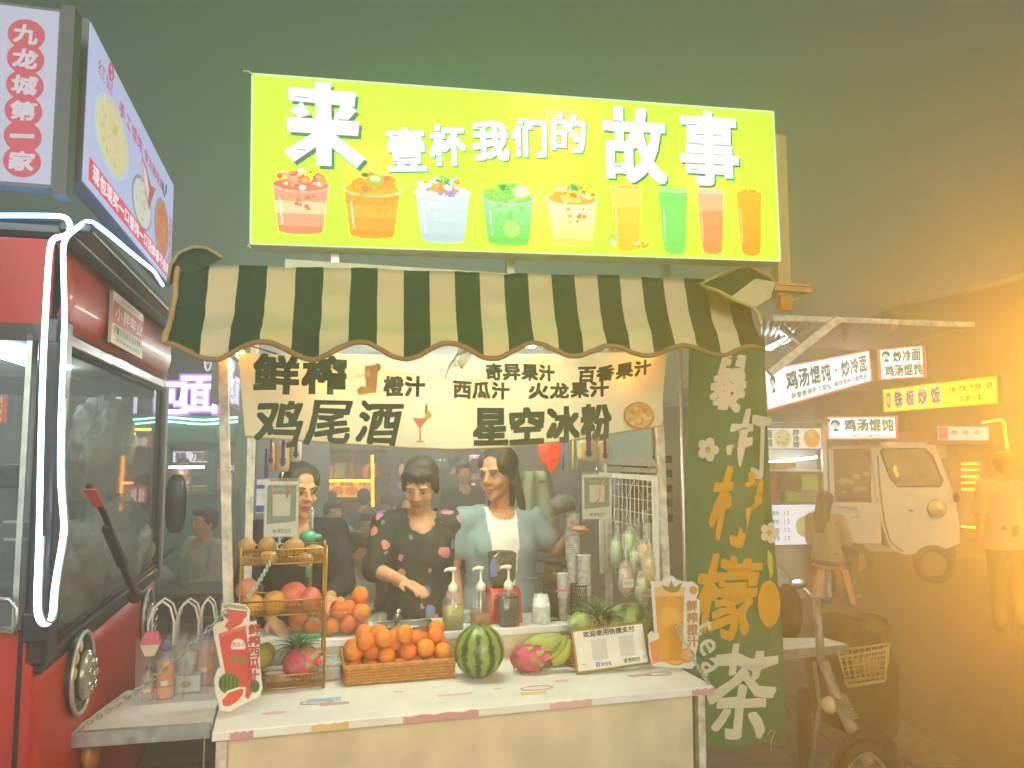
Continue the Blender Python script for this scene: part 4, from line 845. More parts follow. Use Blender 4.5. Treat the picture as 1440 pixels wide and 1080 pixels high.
def btxt(s, x0, y0, x1, y1, x2=None, y2=None, dy=0, **k):
    """x0,y0 left-top, x1,y1 right-bottom; dy lifts the right end"""
    a, b = bnp(x0, y0), bnp(x1, y1); mb = MB(); text(mb, s, (a.x + b.x) / 2, (a.z + b.z) / 2, b.x - a.x, a.z - b.z, 0, **k)
    V = []
    for v in mb.V:
        t = (v[0] - a.x) / (b.x - a.x); V.append((v[0], v[1] - .004 + bwave(v[0], v[2]), v[2] + dy * (t ** 1.6)))
    mb.V = V; mb.build('lettering', gt, BN)
btxt('鲜榨', 355, 499, 489, 553, bold=.006, wob=.02)
btxt('橙汁', 539, 529, 598, 557, bold=.0035)
btxt('奇异果汁', 681, 512, 779, 536, bold=.003, wob=.03)
btxt('西瓜汁', 635, 537, 716, 561, bold=.003, wob=.03)
btxt('百香果汁', 812, 517, 918, 540, dy=.045, bold=.003, wob=.03, shear=.1)
btxt('火龙果汁', 740, 540, 859, 563, dy=.02, bold=.003, wob=.03)
btxt('鸡尾酒', 357, 562, 566, 624, bold=.004, wob=.09, shear=.12)
btxt('星空冰粉', 662, 576, 864, 626, dy=.03, bold=.006, wob=.03)
def bshape(P, m, off=-.006, par=BN, name='printed_picture'):
    mb = MB(); pts = [bnp(*q) for q in P]; mb.ngon([(q.x, q.z) for q in pts], off + bwave(pts[0].x, pts[0].z) - .004, .0005); return mb.build(name, m, par)
bshape([(513, 515), (532, 512), (529, 552), (515, 554)], pr('dba24c')); bshape([(501, 549), (508, 543), (518, 545), (516, 554), (505, 556)], pr('dcae38'), -.007)
bshape([(525, 514), (530, 510), (536, 513), (535, 521), (528, 524)], pr('d8983c'), -.007); bshape([(512, 522), (520, 521), (519, 530), (513, 532)], pr('e8c878'), -.008)
bshape([(580, 588), (602, 588), (591, 603)], pr('dc7a66')); bshape([(590, 602), (592, 602), (592, 620), (590, 620)], pr('b89078'), -.007); bshape([(585, 620), (596, 620), (596, 622), (585, 622)], pr('b89078'), -.008)
bshape([(597, 580), (602, 577), (607, 584), (604, 589), (598, 588)], pr('e0b838'), -.007); bshape([(598, 569), (601, 568), (600, 580), (597, 580)], pr('6c8a48'), -.008)
q = bnp(899, 585); mb = MB(); wv = bwave(q.x, q.z) - .006; mb.disc(q.x, q.z, .066, .055, wv, .0005, 28); mb.disc(q.x, q.z + .004, .059, .047, wv - .001, .0005, 28, m=1)
in_poly_blobs(mb, q.x, q.z, .05, .04, 50, [1, 2, 3, 4], wv - .0015, .012); mb.build('printed_picture', [pr('b87c48'), pr('d8b060'), pr('e0c488'), pr('c88a4c'), pr('d8945c')], BN)
mb = MB()
for i in range(5):
    mb.tube([ (bnp(640 + 3 * i + dx, 0).x, -.02 - .004 * i + bwave(.5, 0), bnp(0 + 640, yy).z) for dx, yy in ((8 + i, 492), (2 - i * 3, 503), (-6 + i, 520 - i * 3), (6 - 2 * i, 512 + i * 2), (12, 497))], .0022, 5)
mb.tube([bnp(x, y, -.01 + bwave(bnp(x, y).x, 0)) for x, y in ((645, 497), (632, 512), (624, 533))], .0022, 5)
mb.build('tie_string', pr('8a7c50'), BN)['kind'] = 'stuff'
# warm bulbs on a string behind the cloth, cold tubes under the roof
wb = mat('warm_bulb', 'ffa030', .4, var=0, emit=110)
bl_ = thing('bulb_string', 'string of warm orange bulbs glowing through the cloth banner', 'light string', ST.W(.0, .2, 2.19), RZ)
cab = [] 
for (x, y) in ((338, 498), (452, 533), (553, 525), (661, 535), (740, 512), (868, 528), (898, 500)):
    q = ST.v_(x, y, .165); P = (q.x, -.035, q.z - 2.19); mb = MB(); mb.ell(P, .016, n=12, k=8); mb.build('bulb', wb, bl_); cab.append(P)
    mb = MB(); mb.tube([(P[0], P[1], P[2] + .014), (P[0], P[1], P[2] + .04)], .009, 8); mb.build('socket', dark, bl_)
mb = MB(); mb.tube([(a[0], a[1], a[2] + .04) for a in cab], .003, 5); mb.build('cable', dark, bl_)
for i, (u_, v_) in enumerate(((.75, .42), (.9, .8))):
    lt = thing('roof_light', ('front' if i == 0 else 'rear') + ' white tube light fixed under the stall roof', 'lamp', ST.W(u_, v_, 2.20), RZ)
    mb = MB(); mb.tube([(-.42, 0, -.012), (.42, 0, -.012)], .012, 8); mb.build('tube', mat('stall_tube_lamp', 'ecfce4', .4, var=0, emit=200 if i == 0 else 90), lt)
    mb = MB(); mb.box(-.44, .44, -.016, .016, .002, .02); mb.build('holder', wht, lt)

# ================================================================ GREEN FEATHER BANNER
gb = cloth('green_banner_cloth', '14704a', .25)
vg = .31
GB = thing('tall_banner', 'tall green cloth banner with white and yellow vertical lettering at the right counter end', 'banner', ST.W(*ST.v_(972, 1040, vg)), RZ)
g0 = ST.v_(972, 1040, vg)
def gq(x, y): q = ST.v_(x, y, vg); return Vector((q.x - g0.x, 0, q.z - g0.z))
ly = [478, 700, 900, 1040]; lx = [972, 969, 972, 975]; rx = [1078, 1086, 1097, 1098]
def gwave(a, z): return .028 * math.sin(a * 5.2 + z * 1.1) + .01 * math.sin(a * 11 + 3 * z)
def gbf(a, b):
    y = 1052 - 580 * b; x = itp(y, ly, lx) + (itp(y, ly, rx) - itp(y, ly, lx)) * a; q = gq(x, y + (9 * math.sin(a * 5) - 10 * (1 - a) if b < .02 else 0)); q.y = gwave(a, q.z); return q
mb = MB(); mb.grid(gbf, 24, 60); mb.build('cloth', gb, GB)
def gtx(s, x0, y0, x1, y1, m, name='character', **k):
    a, b = gq(x0, y0), gq(x1, y1); mb = MB(); text(mb, s, (a.x + b.x) / 2, (a.z + b.z) / 2, (b.x - a.x) / .88, a.z - b.z, 0, **k)
    xl_, xr2 = gq(972, 700).x, gq(1090, 700).x
    mb.V = [(v[0], v[1] + gwave((v[0] - xl_) / (xr2 - xl_), v[2]) - .006, v[2]) for v in mb.V]; mb.build(name, m, GB)
wt2, ye2 = cloth('banner_white', 'd8d8c0', .2), cloth('banner_yellow', 'd8a018', .2)
for c_, x0, y0, x1, y1, m_ in (('暴', 1003, 500, 1042, 575, wt2), ('打', 1024, 580, 1082, 665, wt2), ('柠', 1003, 660, 1062, 760, ye2), ('檬', 984, 785, 1058, 890, ye2), ('茶', 1003, 915, 1083, 1032, wt2)):
    gtx(c_, x0, y0, x1, y1, m_, bold=.006, wob=.10, shear=.12, rot=-3)
def gfl(x, y, r, pet, ctr):
    mb = MB(); q = gq(x, y); xl_, xr2 = gq(972, 700).x, gq(1090, 700).x; yy = gwave((q.x - xl_) / (xr2 - xl_), q.z) - .012
    for i in range(5):
        t = i * 1.2566 + 1.2; mb.ngon([(q.x + r * (.62 * math.cos(t) + .42 * math.cos(k * .785) * (1 if 1 else 0)), q.z + r * (.62 * math.sin(t) + .42 * math.sin(k * .785))) for k in range(8)], yy - .0004 * i, .001)
    mb.disc(q.x, q.z, r * .25, r * .25, yy - .003, .001, 10, m=1); mb.build('printed_flower', [pet, ctr], GB)
gfl(996, 632, .052, wt2, ye2); gfl(1074, 748, .045, wt2, ye2)
q = gq(1072, 846); mb = MB(); mb.disc(q.x, q.z, .055, .098, gwave(.85, q.z) - .014, .001, 26); mb.build('printed_lemon', ye2, GB)
a = gq(1073, 770); mb = MB(); mb.ngon([(a.x - .01, a.z), (a.x + .012, a.z - .03), (a.x + .014, a.z - .10), (q.x + .01, q.z + .10), (a.x - .012, a.z - .06)], gwave(.85, q.z) - .013, .001); mb.build('printed_leaf', pr('a8b84c'), GB)
for i, c_ in enumerate('tea'): gtx(c_, 985 - i * 0 + (0, 4, 8)[i], 868 + 28 * i, 1003 + (0, 4, 8)[i], 898 + 28 * i, wt2, 'script_letter', rot=-65, bold=.0015)
mb = MB(); a = gq(1083, 1027)
mb.tube([a + Vector(p_) for p_ in ((-.03, -.02, -.01), (-.015, -.03, .012), (0, -.03, 0), (.02, -.03, .018), (.028, -.02, 0), (0, -.03, -.002), (-.02, -.03, -.04), (-.015, -.03, -.08))], .0028, 5); mb.build('tie_string', pr('a8a060'), GB)
mb = MB(); mb.tube([(.0, .03, -.25), (.0, .03, 1.72)], .008, 8); mb.build('pole', alu, GB)

# ================================================================ FRUIT
r0, r1 = ST.z_(333, 978, ZC), ST.z_(456, 972, ZC); RVv = r0.y
def orange_mat():
    return mat('orange_peel', 'e8821c', .42, var=.16, scale=22, bump=.6, bscale=230, rnd=.016, sss=.05)
om_ = orange_mat(); stemm = pr('7a6a38')
def orange_mesh(r=.036, sd=0):
    def f(v):
        k = 1 + .02 * noise.noise(v * 2 + Vector((sd, 0, 0))); d = max(0, v.z - .93) * 3.5; return Vector((v.x * k, v.y * k, (v.z * .96 - d * .12) * k))
    mb = MB(); mb.ell((0, 0, 0), r, n=24, k=16, f=f); mb.tube([(0, 0, r * .90), (0, 0, r * .935)], r * .11, 6, m=1); return mb.mesh('orange', [om_, stemm])
oms = [orange_mesh(.036, i * 3.7) for i in range(4)]
def rrot(): return (random.uniform(-1.3, 1.3), random.uniform(-.9, .9), random.uniform(0, 6.28))
def pack(n, hx, hy, z0, r, slope=.0, iters=260, seed=3, dome=0):
    rnd = random.Random(seed); P = []
    lx_, ly_ = hx - r, hy - r
    grid_ = []
    lay = 0
    while len(P) < n:
        off = (lay % 2) * r; x = -lx_ + off
        row = []
        while x <= lx_ + 1e-6 - 0:
            y = -ly_ + off
            while y <= ly_ + 1e-6: row.append((x, y)); y += 2.02 * r
            x += 2.02 * r
        row.sort(key=lambda q: abs(q[0]) / hx * 1.0 + abs(q[1]) / hy * .6 if lay > 0 else 0)
        if lay > 0: row = row[:max(1, int(len(row) * (.62 if lay == 1 else .4)))]
        for (x, y) in row:
            if len(P) < n: P.append((x + rnd.uniform(-.12, .12) * r, y + rnd.uniform(-.12, .12) * r, z0 + r + lay * 1.45 * r + slope * y + rnd.uniform(0, .1) * r))
        lay += 1
        if lay > 5: break
    return P
# wicker basket
wk = mat('wicker', 'b8823c', .6, var=.25, scale=60, bump=.3)
b0, b1 = ST.z_(484, 967, ZC), ST.z_(640, 953, ZC)
BW = b1.x - b0.x; BD = .27; BH = .07; bu, bv = b0.x, (b0.y + b1.y) / 2 - .0
bk = thing('wicker_basket', 'golden wicker basket full of oranges at the front of the counter', 'basket', ST.W(bu + BW / 2, bv + BD / 2, ZCN), RZ)
rows, nst = 7, 56
def perim(t, o=0):
    hx, hy = BW / 2 - .006 + o, BD / 2 - .006 + o; r_ = .02; L_ = [(hx, -hy), (hx, hy), (-hx, hy), (-hx, -hy)]; seg = [2 * hy, 2 * hx, 2 * hy, 2 * hx]; s_ = sum(seg); d = (t % 1) * s_
    for i in range(4):
        if d <= seg[i]: a_, b_ = L_[i], L_[(i + 1) % 4]; k = d / seg[i]; return (a_[0] + (b_[0] - a_[0]) * k, a_[1] + (b_[1] - a_[1]) * k)
        d -= seg[i]
    return L_[0]
for j in range(rows):
    z = .008 + j * .0108; P = []
    for i in range(nst * 2):
        o = .0025 * (1 if (i + j) % 2 else -1) * (1 if i % 2 else 1); o = .003 * math.sin(math.pi * (i / 1.0 + j)+ .5) ; x, y = perim(i / (nst * 2), o + .004 * j / rows); bk_lift = .020 * (1 if y > BD * .3 else 0) * 0
        P.append((x, y, z))
    mb = MB(); mb.tube(P, .0052, 5, closed=True); mb.build('weave_strand', wk, bk)
def rimz(x, y): return BH + .030 * max(0, (y + BD / 2) / BD) ** 1.0
for side in ((BW / 2, 'x'), (-BW / 2, 'x')):
    for j in range(3):
        mb = MB(); mb.tube([(side[0] - math.copysign(.006, side[0]), -BD / 2 + BD * (i / 10) * 1.0, BH - .006 + (j + .3) * .010 * (i / 10)) for i in range(int(3 + j), 11)], .005, 5); mb.build('weave_strand', wk, bk)
for j in range(3): mb = MB(); mb.tube([(-BW / 2 + BW * i / 10, BD / 2 - .004, BH + (j + .3) * .010) for i in range(11)], .005, 5); mb.build('weave_strand', wk, bk)
mb = MB()
P = []
for i in range(160):
    x, y = perim(i / 160, .006); P.append(Vector((x, y, rimz(x, y))))
mb.tube([q_ + Vector((0, 0, .003 * math.sin(i * 1.57))) for i, q_ in enumerate(P)], .0055, 6, closed=True); mb.tube([q_ + Vector((0, 0, -.003 * math.sin(i * 1.57) - .005)) for i, q_ in enumerate(P)], .005, 6, closed=True); mb.build('plaited_rim', wk, bk)
mb = MB()
for i in range(nst): x, y = perim(i / nst, .001); mb.beam((x, y, .002), (x * 1.01, y * 1.01, rimz(x, y) - .004), .004)
mb.build('stakes', wk, bk)['kind'] = 'stuff'
mb = MB(); mb.box(-BW / 2 + .01, BW / 2 - .01, -BD / 2 + .01, BD / 2 - .01, .002, .010); mb.build('bottom', wk, bk)
def drop_in(P, r, hx, hy, floor, it=300):
    """settle spheres in a box so that they touch without overlap"""
    P = [Vector(p_) for p_ in P]
    for k in range(it):
        for i in range(len(P)):
            P[i].z -= .0012
            for j in range(len(P)):
                if i != j:
                    d = P[i] - P[j]; L_ = d.length
                    if L_ < 2 * r and L_ > 1e-6: s_ = (2 * r - L_) * .5; P[i] += d / L_ * s_; P[j] -= d / L_ * s_
            P[i].x = max(-hx + r, min(hx - r, P[i].x)); P[i].y = max(-hy + r, min(hy - r, P[i].y)); P[i].z = max(floor + r, P[i].z)
    return P
rnd = random.Random(4)
P = [(rnd.uniform(-BW / 2 + .04, BW / 2 - .04), rnd.uniform(-BD / 2 + .04, BD / 2 - .04), .04 + .0035 * i) for i in range(50)]
P = drop_in(P, .0350, BW / 2 - .008, BD / 2 - .008, .012, 240)
for q_ in P:
    o = inst(random.choice(oms), 'orange', ST.W(bu + BW / 2 + q_.x, bv + BD / 2 + q_.y, ZCN + q_.z), 0, None, rrot(), random.uniform(.88, 1.04)); tag(o, 'round orange heaped in the golden wicker basket on the counter', 'orange', 'oranges in the wicker basket')
# clear tub of oranges
clr = thin('clear_plastic', 'e4ece4', .90, .10); clr2 = thin('cloudy_plastic', 'd4dcd4', .62, .2)
t0, t1 = ST.v_(402, 893, .72), ST.v_(522, 893, .72); TX = (t1.x + t0.x) / 2; TW = (t1.x - t0.x); tz = ST.v_(460, 893, .46).z
zt3 = ST.v_(460, 862, .46).z
tubz = ZW + .001
tb = thing('clear_tub', 'round-cornered clear plastic tub heaped with oranges behind the gold rack', 'tub', ST.W(TX, .72, tubz), RZ)
hgt = .10
mb = MB(); n = 40
def tubsec(z, k): 
    vs = []
    for j in range(n):
        t = 6.2832 * j / n; cx, sy = math.cos(t), math.sin(t); vs.append((TW / 2 * k * math.copysign(abs(cx) ** .5, cx), .11 * k * math.copysign(abs(sy) ** .5, sy), z))
    return vs
secs = [tubsec(.0, .9), tubsec(hgt, 1.0), tubsec(hgt + .004, 1.05), tubsec(hgt - .004, 1.05)]
vs = [v for s_ in secs for v in s_]; fs = [tuple(range(n))[::-1]] + [(i * n + j, i * n + (j + 1) % n, (i + 1) * n + (j + 1) % n, (i + 1) * n + j) for i in range(3) for j in range(n)]
mb.add(vs, fs, True); mb.build('wall', clr, tb)
P = [(rnd.uniform(-TW / 2 + .05, TW / 2 - .05), rnd.uniform(-.05, .05), .05 + .006 * i) for i in range(24)]
P = drop_in(P, .036, TW / 2 * .93, .098, .004, 220)
for q_ in P:
    o = inst(random.choice(oms), 'orange', ST.W(TX + q_.x, .72 + q_.y, tubz + q_.z), 0, None, rrot(), random.uniform(.97, 1.05)); tag(o, 'orange in the clear plastic tub behind the gold rack', 'orange', 'oranges in the clear tub')
# stacked storage boxes under the tub
for (x0, x1, zb_, zt_, v_, m_, lb) in ((372, 480, ZCN, .875, .20, clr2, 'wide flat translucent storage box under the tub of oranges, behind the gold rack'),):
    a_, b_ = ST.v_(x0, 930, .46), ST.v_(x1, 930, .46)
    sbx = thing('storage_box', lb, 'box', ST.W(a_.x, .46, zb_), RZ)
    mb = MB(); mb.box(0, b_.x - a_.x, 0, .11, 0, zt_ - zb_ - .02); mb.build('tray', clr2, sbx, bevel=.008)
    mb = MB(); mb.box(-.008, b_.x - a_.x + .008, -.008, .118, zt_ - zb_ - .018, zt_ - zb_); mb.build('lid', clr2, sbx, bevel=.005)
    mb = MB(); mb.box(.01, b_.x - a_.x - .01, .01, .10, .006, .05); mb.build('contents', mat('pale_pulses', 'c8a890', .8, bump=.6, bscale=200), sbx)
# the tub stands on the box behind
a_, b_ = ST.v_(395, 900, .5), ST.v_(535, 900, .5)
# watermelon
def melon_mat(name, c1, c2, c3, n=11, net=0):
    m = bpy.data.materials.new(name); m.use_nodes = True; t = m.node_tree; b = t.nodes['Principled BSDF']; b.inputs['Roughness'].default_value = .32
    tc = t.nodes.new('ShaderNodeTexCoord'); sp = t.nodes.new('ShaderNodeSeparateXYZ'); t.links.new(tc.outputs['Object'], sp.inputs[0])
    at = t.nodes.new('ShaderNodeMath'); at.operation = 'ARCTAN2'; t.links.new(sp.outputs[1], at.inputs[0]); t.links.new(sp.outputs[0], at.inputs[1])
    mp = t.nodes.new('ShaderNodeMapping'); mp.inputs['Scale'].default_value = (1, 1, 1.3); t.links.new(tc.outputs['Object'], mp.inputs[0])
    nz = t.nodes.new('ShaderNodeTexNoise'); nz.inputs['Scale'].default_value = 42; nz.inputs['Detail'].default_value = 6; nz.inputs['Roughness'].default_value = .7; t.links.new(mp.outputs[0], nz.inputs['Vector'])
    md = t.nodes.new('ShaderNodeMath'); md.operation = 'MULTIPLY_ADD'; md.inputs[1].default_value = n; t.links.new(at.outputs[0], md.inputs[0])
    ns = t.nodes.new('ShaderNodeMath'); ns.operation = 'MULTIPLY_ADD'; ns.inputs[1].default_value = 7.0; ns.inputs[2].default_value = -3.5; t.links.new(nz.outputs[0], ns.inputs[0]); t.links.new(ns.outputs[0], md.inputs[2])
    sn = t.nodes.new('ShaderNodeMath'); sn.operation = 'SINE'; t.links.new(md.outputs[0], sn.inputs[0])
    cr = t.nodes.new('ShaderNodeValToRGB'); e = cr.color_ramp.elements; e[0].position = .0; e[0].color = (*h(c2), 1); e[1].position = .78; e[1].color = (*h(c1), 1)
    x = e.new(.45); x.color = (*h(c2), 1); x = e.new(.70); x.color = (*h(c3), 1)
    mr = t.nodes.new('ShaderNodeMapRange'); mr.inputs[1].default_value = -1; t.links.new(sn.outputs[0], mr.inputs[0]); t.links.new(mr.outputs[0], cr.inputs[0])
    n2 = t.nodes.new('ShaderNodeTexNoise'); n2.inputs['Scale'].default_value = 90; t.links.new(tc.outputs['Object'], n2.inputs['Vector'])
    hs = t.nodes.new('ShaderNodeHueSaturation'); t.links.new(cr.outputs[0], hs.inputs['Color']); m2 = t.nodes.new('ShaderNodeMapRange'); m2.inputs[3].default_value = .65; m2.inputs[4].default_value = 1.35; t.links.new(n2.outputs[0], m2.inputs[0]); t.links.new(m2.outputs[0], hs.inputs['Value'])
    t.links.new(hs.outputs[0], b.inputs['Base Color']); return m
def melon(name, lab, cat, px, pyb, z, r, rz_, m, v=None, stem=True, rot=None, pos=None):
    q = pos or ST.z_(px, pyb, z); o = thing(name, lab, cat, loc(q, z), 0) if stem else None
    mb = MB(); mb.ell((0, 0, 0), (r, r, rz_), n=36, k=24, f=lambda v_: v_ * (1 + .012 * noise.noise(v_ * 1.5)) - Vector((0, 0, .05 * max(0, v_.z - .9) * 8)))
    R3 = rot or Matrix.Identity(3); lift = rz_ if rot is None else max(r, rz_) if abs((R3 @ Vector((0, 0, 1))).z) > .7 else r
    b_ = mb.build('rind', m, o); b_.location = (0, 0, lift); b_.rotation_euler = R3.to_euler()
    mb = MB(); e = Vector((0, 0, rz_ * .955)); mb.tube([R3 @ e, R3 @ (e + Vector((.002, 0, .012))), R3 @ (e + Vector((.008, .002, .02)))], [.006, .003, .0035], 6); s_ = mb.build('stalk', pr('4a4a28'), o); s_.location = (0, 0, lift)
    return o
wm = melon_mat('watermelon_rind', '22451e', '7d9440', '3f6a30')
q = ST.z_(678, 957, ZC); melon('watermelon', 'large striped dark green watermelon standing in the middle of the counter', 'watermelon', 0, 0, ZCN, .100, .101, wm, pos=Vector((q.x, q.y + .05, ZC)))
wm2 = melon_mat('watermelon_rind_pale', '2c5426', '88a058', '4d7a3c', 9)
q = ST.z_(885, 925, ZC); melon('watermelon', 'second watermelon half hidden behind the payment sign beside the pineapple leaves', 'watermelon', 0, 0, ZCN, .112, .122, wm2, pos=Vector((ST.v_(884, 880, .48).x, .475, ZC)), rot=Matrix.Rotation(R(-50), 3, 'X') @ Matrix.Rotation(R(20), 3, 'Y'))
net = mat('netted_melon', 'a3b05c', .6, var=.18, scale=50, bump=.8, bscale=120)
melon('melon', 'long pale green melon lying behind the pink dragon fruit', 'melon', 0, 0, ZCN, .062, .105, net, pos=Vector((ST.v_(768, 905, .46).x, .47, ZC)), rot=Matrix.Rotation(R(80), 3, 'Y'))
melon('melon', 'small round pale green melon behind the payment sign left of the pineapple leaves', 'melon', 0, 0, ZCN + .085, .056, .056, mat('pale_melon', '9cb070', .5, var=.2, scale=40), pos=Vector((ST.v_(818, 880, .50).x, .51, ZC + .07)))
# dragon fruit
dgp = mat('dragonfruit_skin', 'c04468', .45, var=.3, scale=14, bump=.3); dgg = mat('dragonfruit_scale', '8a9a3c', .5, var=.3, scale=30)
dgs = mat('dragonfruit_scale_pink', 'c85878', .5, var=.3, scale=30)
def dragon(lab, pos, L_, r, yaw, seed=1, tilt=0):
    o = thing('dragon_fruit', lab, 'dragon fruit', loc(pos), RZ + yaw)
    mb = MB(); mb.ell((0, 0, 0), (L_, r, r), n=28, k=18, f=lambda v: v * (1 + .06 * noise.noise(v * 2.5 + Vector((seed, 0, 0))))); b_ = mb.build('body', dgp, o); b_.location = (0, 0, r); b_.rotation_euler = (0, tilt, 0)
    rn = random.Random(seed)
    for i in range(34):
        t = -1 + 2 * (i + .5) / 34; an = i * 2.4; rr = math.sqrt(max(0.02, 1 - t * t)); p0 = Vector((t * L_ * .98, math.cos(an) * rr * r * .99, math.sin(an) * rr * r * .99)); nrm = Vector((p0.x / L_ ** 2, p0.y / r ** 2, p0.z / r ** 2)).normalized()
        ax = (Vector((1, 0, 0)) - nrm * nrm.x); ax = ax.normalized() if ax.length > .1 else Vector((0, 1, 0)); sd = nrm.cross(ax); ln, wd = .034 * rn.uniform(.7, 1.3), .013
        tip = p0 + ax * ln * .8 + nrm * ln * (.22 + .5 * max(0, t))
        mb = MB(); mb.add([p0 - sd * wd - nrm * .003, p0 + sd * wd - nrm * .003, p0 + ax * ln * .45 + sd * wd * .8 + nrm * .004, tip, p0 + ax * ln * .45 - sd * wd * .8 + nrm * .004, p0 + ax * ln * .3 + nrm * .008], [(0, 1, 5), (1, 2, 5), (2, 3, 5), (3, 4, 5), (4, 0, 5)], True)
        s_ = mb.build('scale', dgg if i % 3 else dgs, o); s_.location = (0, 0, r); s_.rotation_euler = (0, tilt, 0)
    return o
q = ST.z_(748, 949, ZC); dragon('pink dragon fruit with green scales lying right of the big watermelon', Vector((q.x, q.y + .04, ZCN)), .075, .054, R(-12), 3)
# bananas / curved green-yellow fruit right of it
mb = MB()
bn = thing('banana', 'green-yellow curved banana lying between the dragon fruit and the payment sign', 'banana', loc(Vector((ST.v_(788, 900, .34).x, .34, ZCN))), RZ)
P = [(-.035, 0, .035), (-.005, 0, .045), (.02, 0, .065), (.035, 0, .095), (.04, 0, .125)]
mb.tube(P, [.012, .020, .021, .016, .006], 8); mb.build('peel', mat('banana_peel', '9aa03c', .5, var=.2, scale=30), bn)
mb = MB(); mb.tube([(p_[0] - .01, .02, p_[2] + .012) for p_ in P], [.010, .017, .018, .014, .006], 8); mb.build('second_finger', mat('banana_peel2', '8a9638', .5, var=.2, scale=30), bn)
# pineapples
pskin = mat('pineapple_skin', 'a8742c', .6, var=.3, scale=30, bump=.5); pleaf = mat('pineapple_leaf', '4f7a50', .5, var=.25, scale=20)
def pineapple(lab, pos, r, H_, leafL, nl=40, body=True, seed=1, sc=1.0):
    o = thing('pineapple', lab, 'pineapple', loc(pos), RZ); rn = random.Random(seed)
    if body:
        mb = MB(); mb.ell((0, 0, H_ / 2), (r, r, H_ / 2), n=18, k=12)
        for i in range(70):
            z = -1 + 2 * (i + .5) / 70; a_ = i * 2.399; rr = math.sqrt(1 - z * z); mb.ell((rr * math.cos(a_) * r, rr * math.sin(a_) * r, H_ / 2 + z * H_ / 2), .009, n=6, k=4)
        mb.build('fruit', pskin, o)['kind'] = 'stuff'
    mb = MB()
    for i in range(nl):
        a_ = i * 2.399 + rn.uniform(-.2, .2); k = i / nl; el = R(18 + 68 * k) + rn.uniform(-.12, .12); L_ = leafL * (.65 + .5 * math.sin(math.pi * min(1, k + .3))) * rn.uniform(.8, 1.1); w_ = .010 * (1 - .4 * k)
        d = Vector((math.cos(a_), math.sin(a_), 0)); s_ = Vector((-math.sin(a_), math.cos(a_), 0)); pts = []; p_ = Vector((0, 0, H_ - .008 + .018 * k)) + d * .010 * (1 - k); e = el
        for j in range(6): pts.append(Vector(p_)); p_ = p_ + (d * math.cos(e) + Vector((0, 0, math.sin(e)))) * L_ / 5; e -= .13 + .18 * (1 - k)
        vs = []
        for j, q_ in enumerate(pts): ww = w_ * (1 - (j / 5) ** 1.6) + .0006; vs += [q_ - s_ * ww + Vector((0, 0, ww * .5)), q_, q_ + s_ * ww + Vector((0, 0, ww * .5))]
        mb.add(vs, [(3 * j + a, 3 * j + a + 1, 3 * j + a + 4, 3 * j + a + 3) for j in range(5) for a in (0, 1)], True)
    c_ = mb.build('crown', pleaf, o); c_['kind'] = 'stuff'
    return o
pineapple('pineapple with spreading green crown behind the payment sign on the right', Vector((ST.v_(842, 880, .49).x, .49, ZCN)), .058, .165, .15, 54, seed=5)
q = ST.z_(418, 966, ZC); pineapple('small pineapple crown standing on the lowest tier of the gold rack', Vector((q.x - .0, RVv + .12, ZCN + .10)), .02, .02, .10, 40, seed=8)
# ================================================================ GOLD WIRE RACK
gold = mat('gold_wire', 'b88a34', .35, metal=.75, var=.15)
r0, r1 = ST.z_(333, 978, ZC), ST.z_(456, 972, ZC); RU, RWd = r0.x + .0, r1.x - r0.x; RVv = r0.y; RDp = .19
rk = thing('wire_rack', 'three-tier gold wire rack of mangoes and dragon fruit at the left of the counter', 'rack', ST.W(RU, RVv, ZCN), RZ)
zt_ = ST.v_(455, 770, RVv).z - ZC; tiers = [.012, ST.v_(400, 865, RVv).z - ZC, ST.v_(400, 793, RVv).z - ZC]
for (x, y) in ((0, 0), (RWd, 0), (0, RDp), (RWd, RDp)):
    mb = MB(); mb.tube([(x, y, 0), (x, y, zt_ + .006)], .0042, 8); mb.build('upright', gold, rk)
for ti, z in enumerate(tiers):
    hh = .052 if ti else .045; mb = MB()
    for zz in (z, z + hh):
        mb.tube([(0, 0, zz), (RWd, 0, zz), (RWd, RDp, zz), (0, RDp, zz)], .0034, 6, closed=True)
    for zz in (z + hh * .33, z + hh * .66): mb.tube([(0, 0, zz), (RWd, 0, zz), (RWd, RDp, zz), (0, RDp, zz)], .0013, 4, closed=True)
    for i in range(1, 22):
        x = RWd * i / 22; mb.tube([(x, 0, z + hh), (x, 0, z), (x, RDp, z), (x, RDp, z + hh)], .0012, 4)
    for i in range(1, 14):
        y = RDp * i / 14; mb.tube([(0, y, z + hh), (0, y, z), (RWd, y, z), (RWd, y, z + hh)], .0012, 4)
    mb.build('wire_basket', gold, rk)['kind'] = 'stuff'
def mango(lab, px, py, v, r, ax, m, grp=None, tilt=0, yaw=0):
    q = ST.v_(px, py, v); mb = MB(); mb.ell((0, 0, 0), (r * ax, r * .92, r), n=24, k=16, f=lambda w_: w_ * (1 + .10 * w_.x * w_.z + .05 * noise.noise(w_ * 1.2 + Vector((px, 0, 0)))))
    o = mb.build('mango', m); o.location = loc(q); o.rotation_euler = (0, tilt, RZ + yaw); return tag(o, lab, 'mango', grp)
mk1 = mat('mango_brown', 'a8824c', .45, var=.18, scale=18); mk2 = mat('mango_pink', 'd88a68', .4, var=.18, scale=9); mk3 = mat('mango_yellow', 'd09a3c', .4, var=.15, scale=9); mk4 = mat('mango_red', 'cf6a5c', .4, var=.2, scale=9)
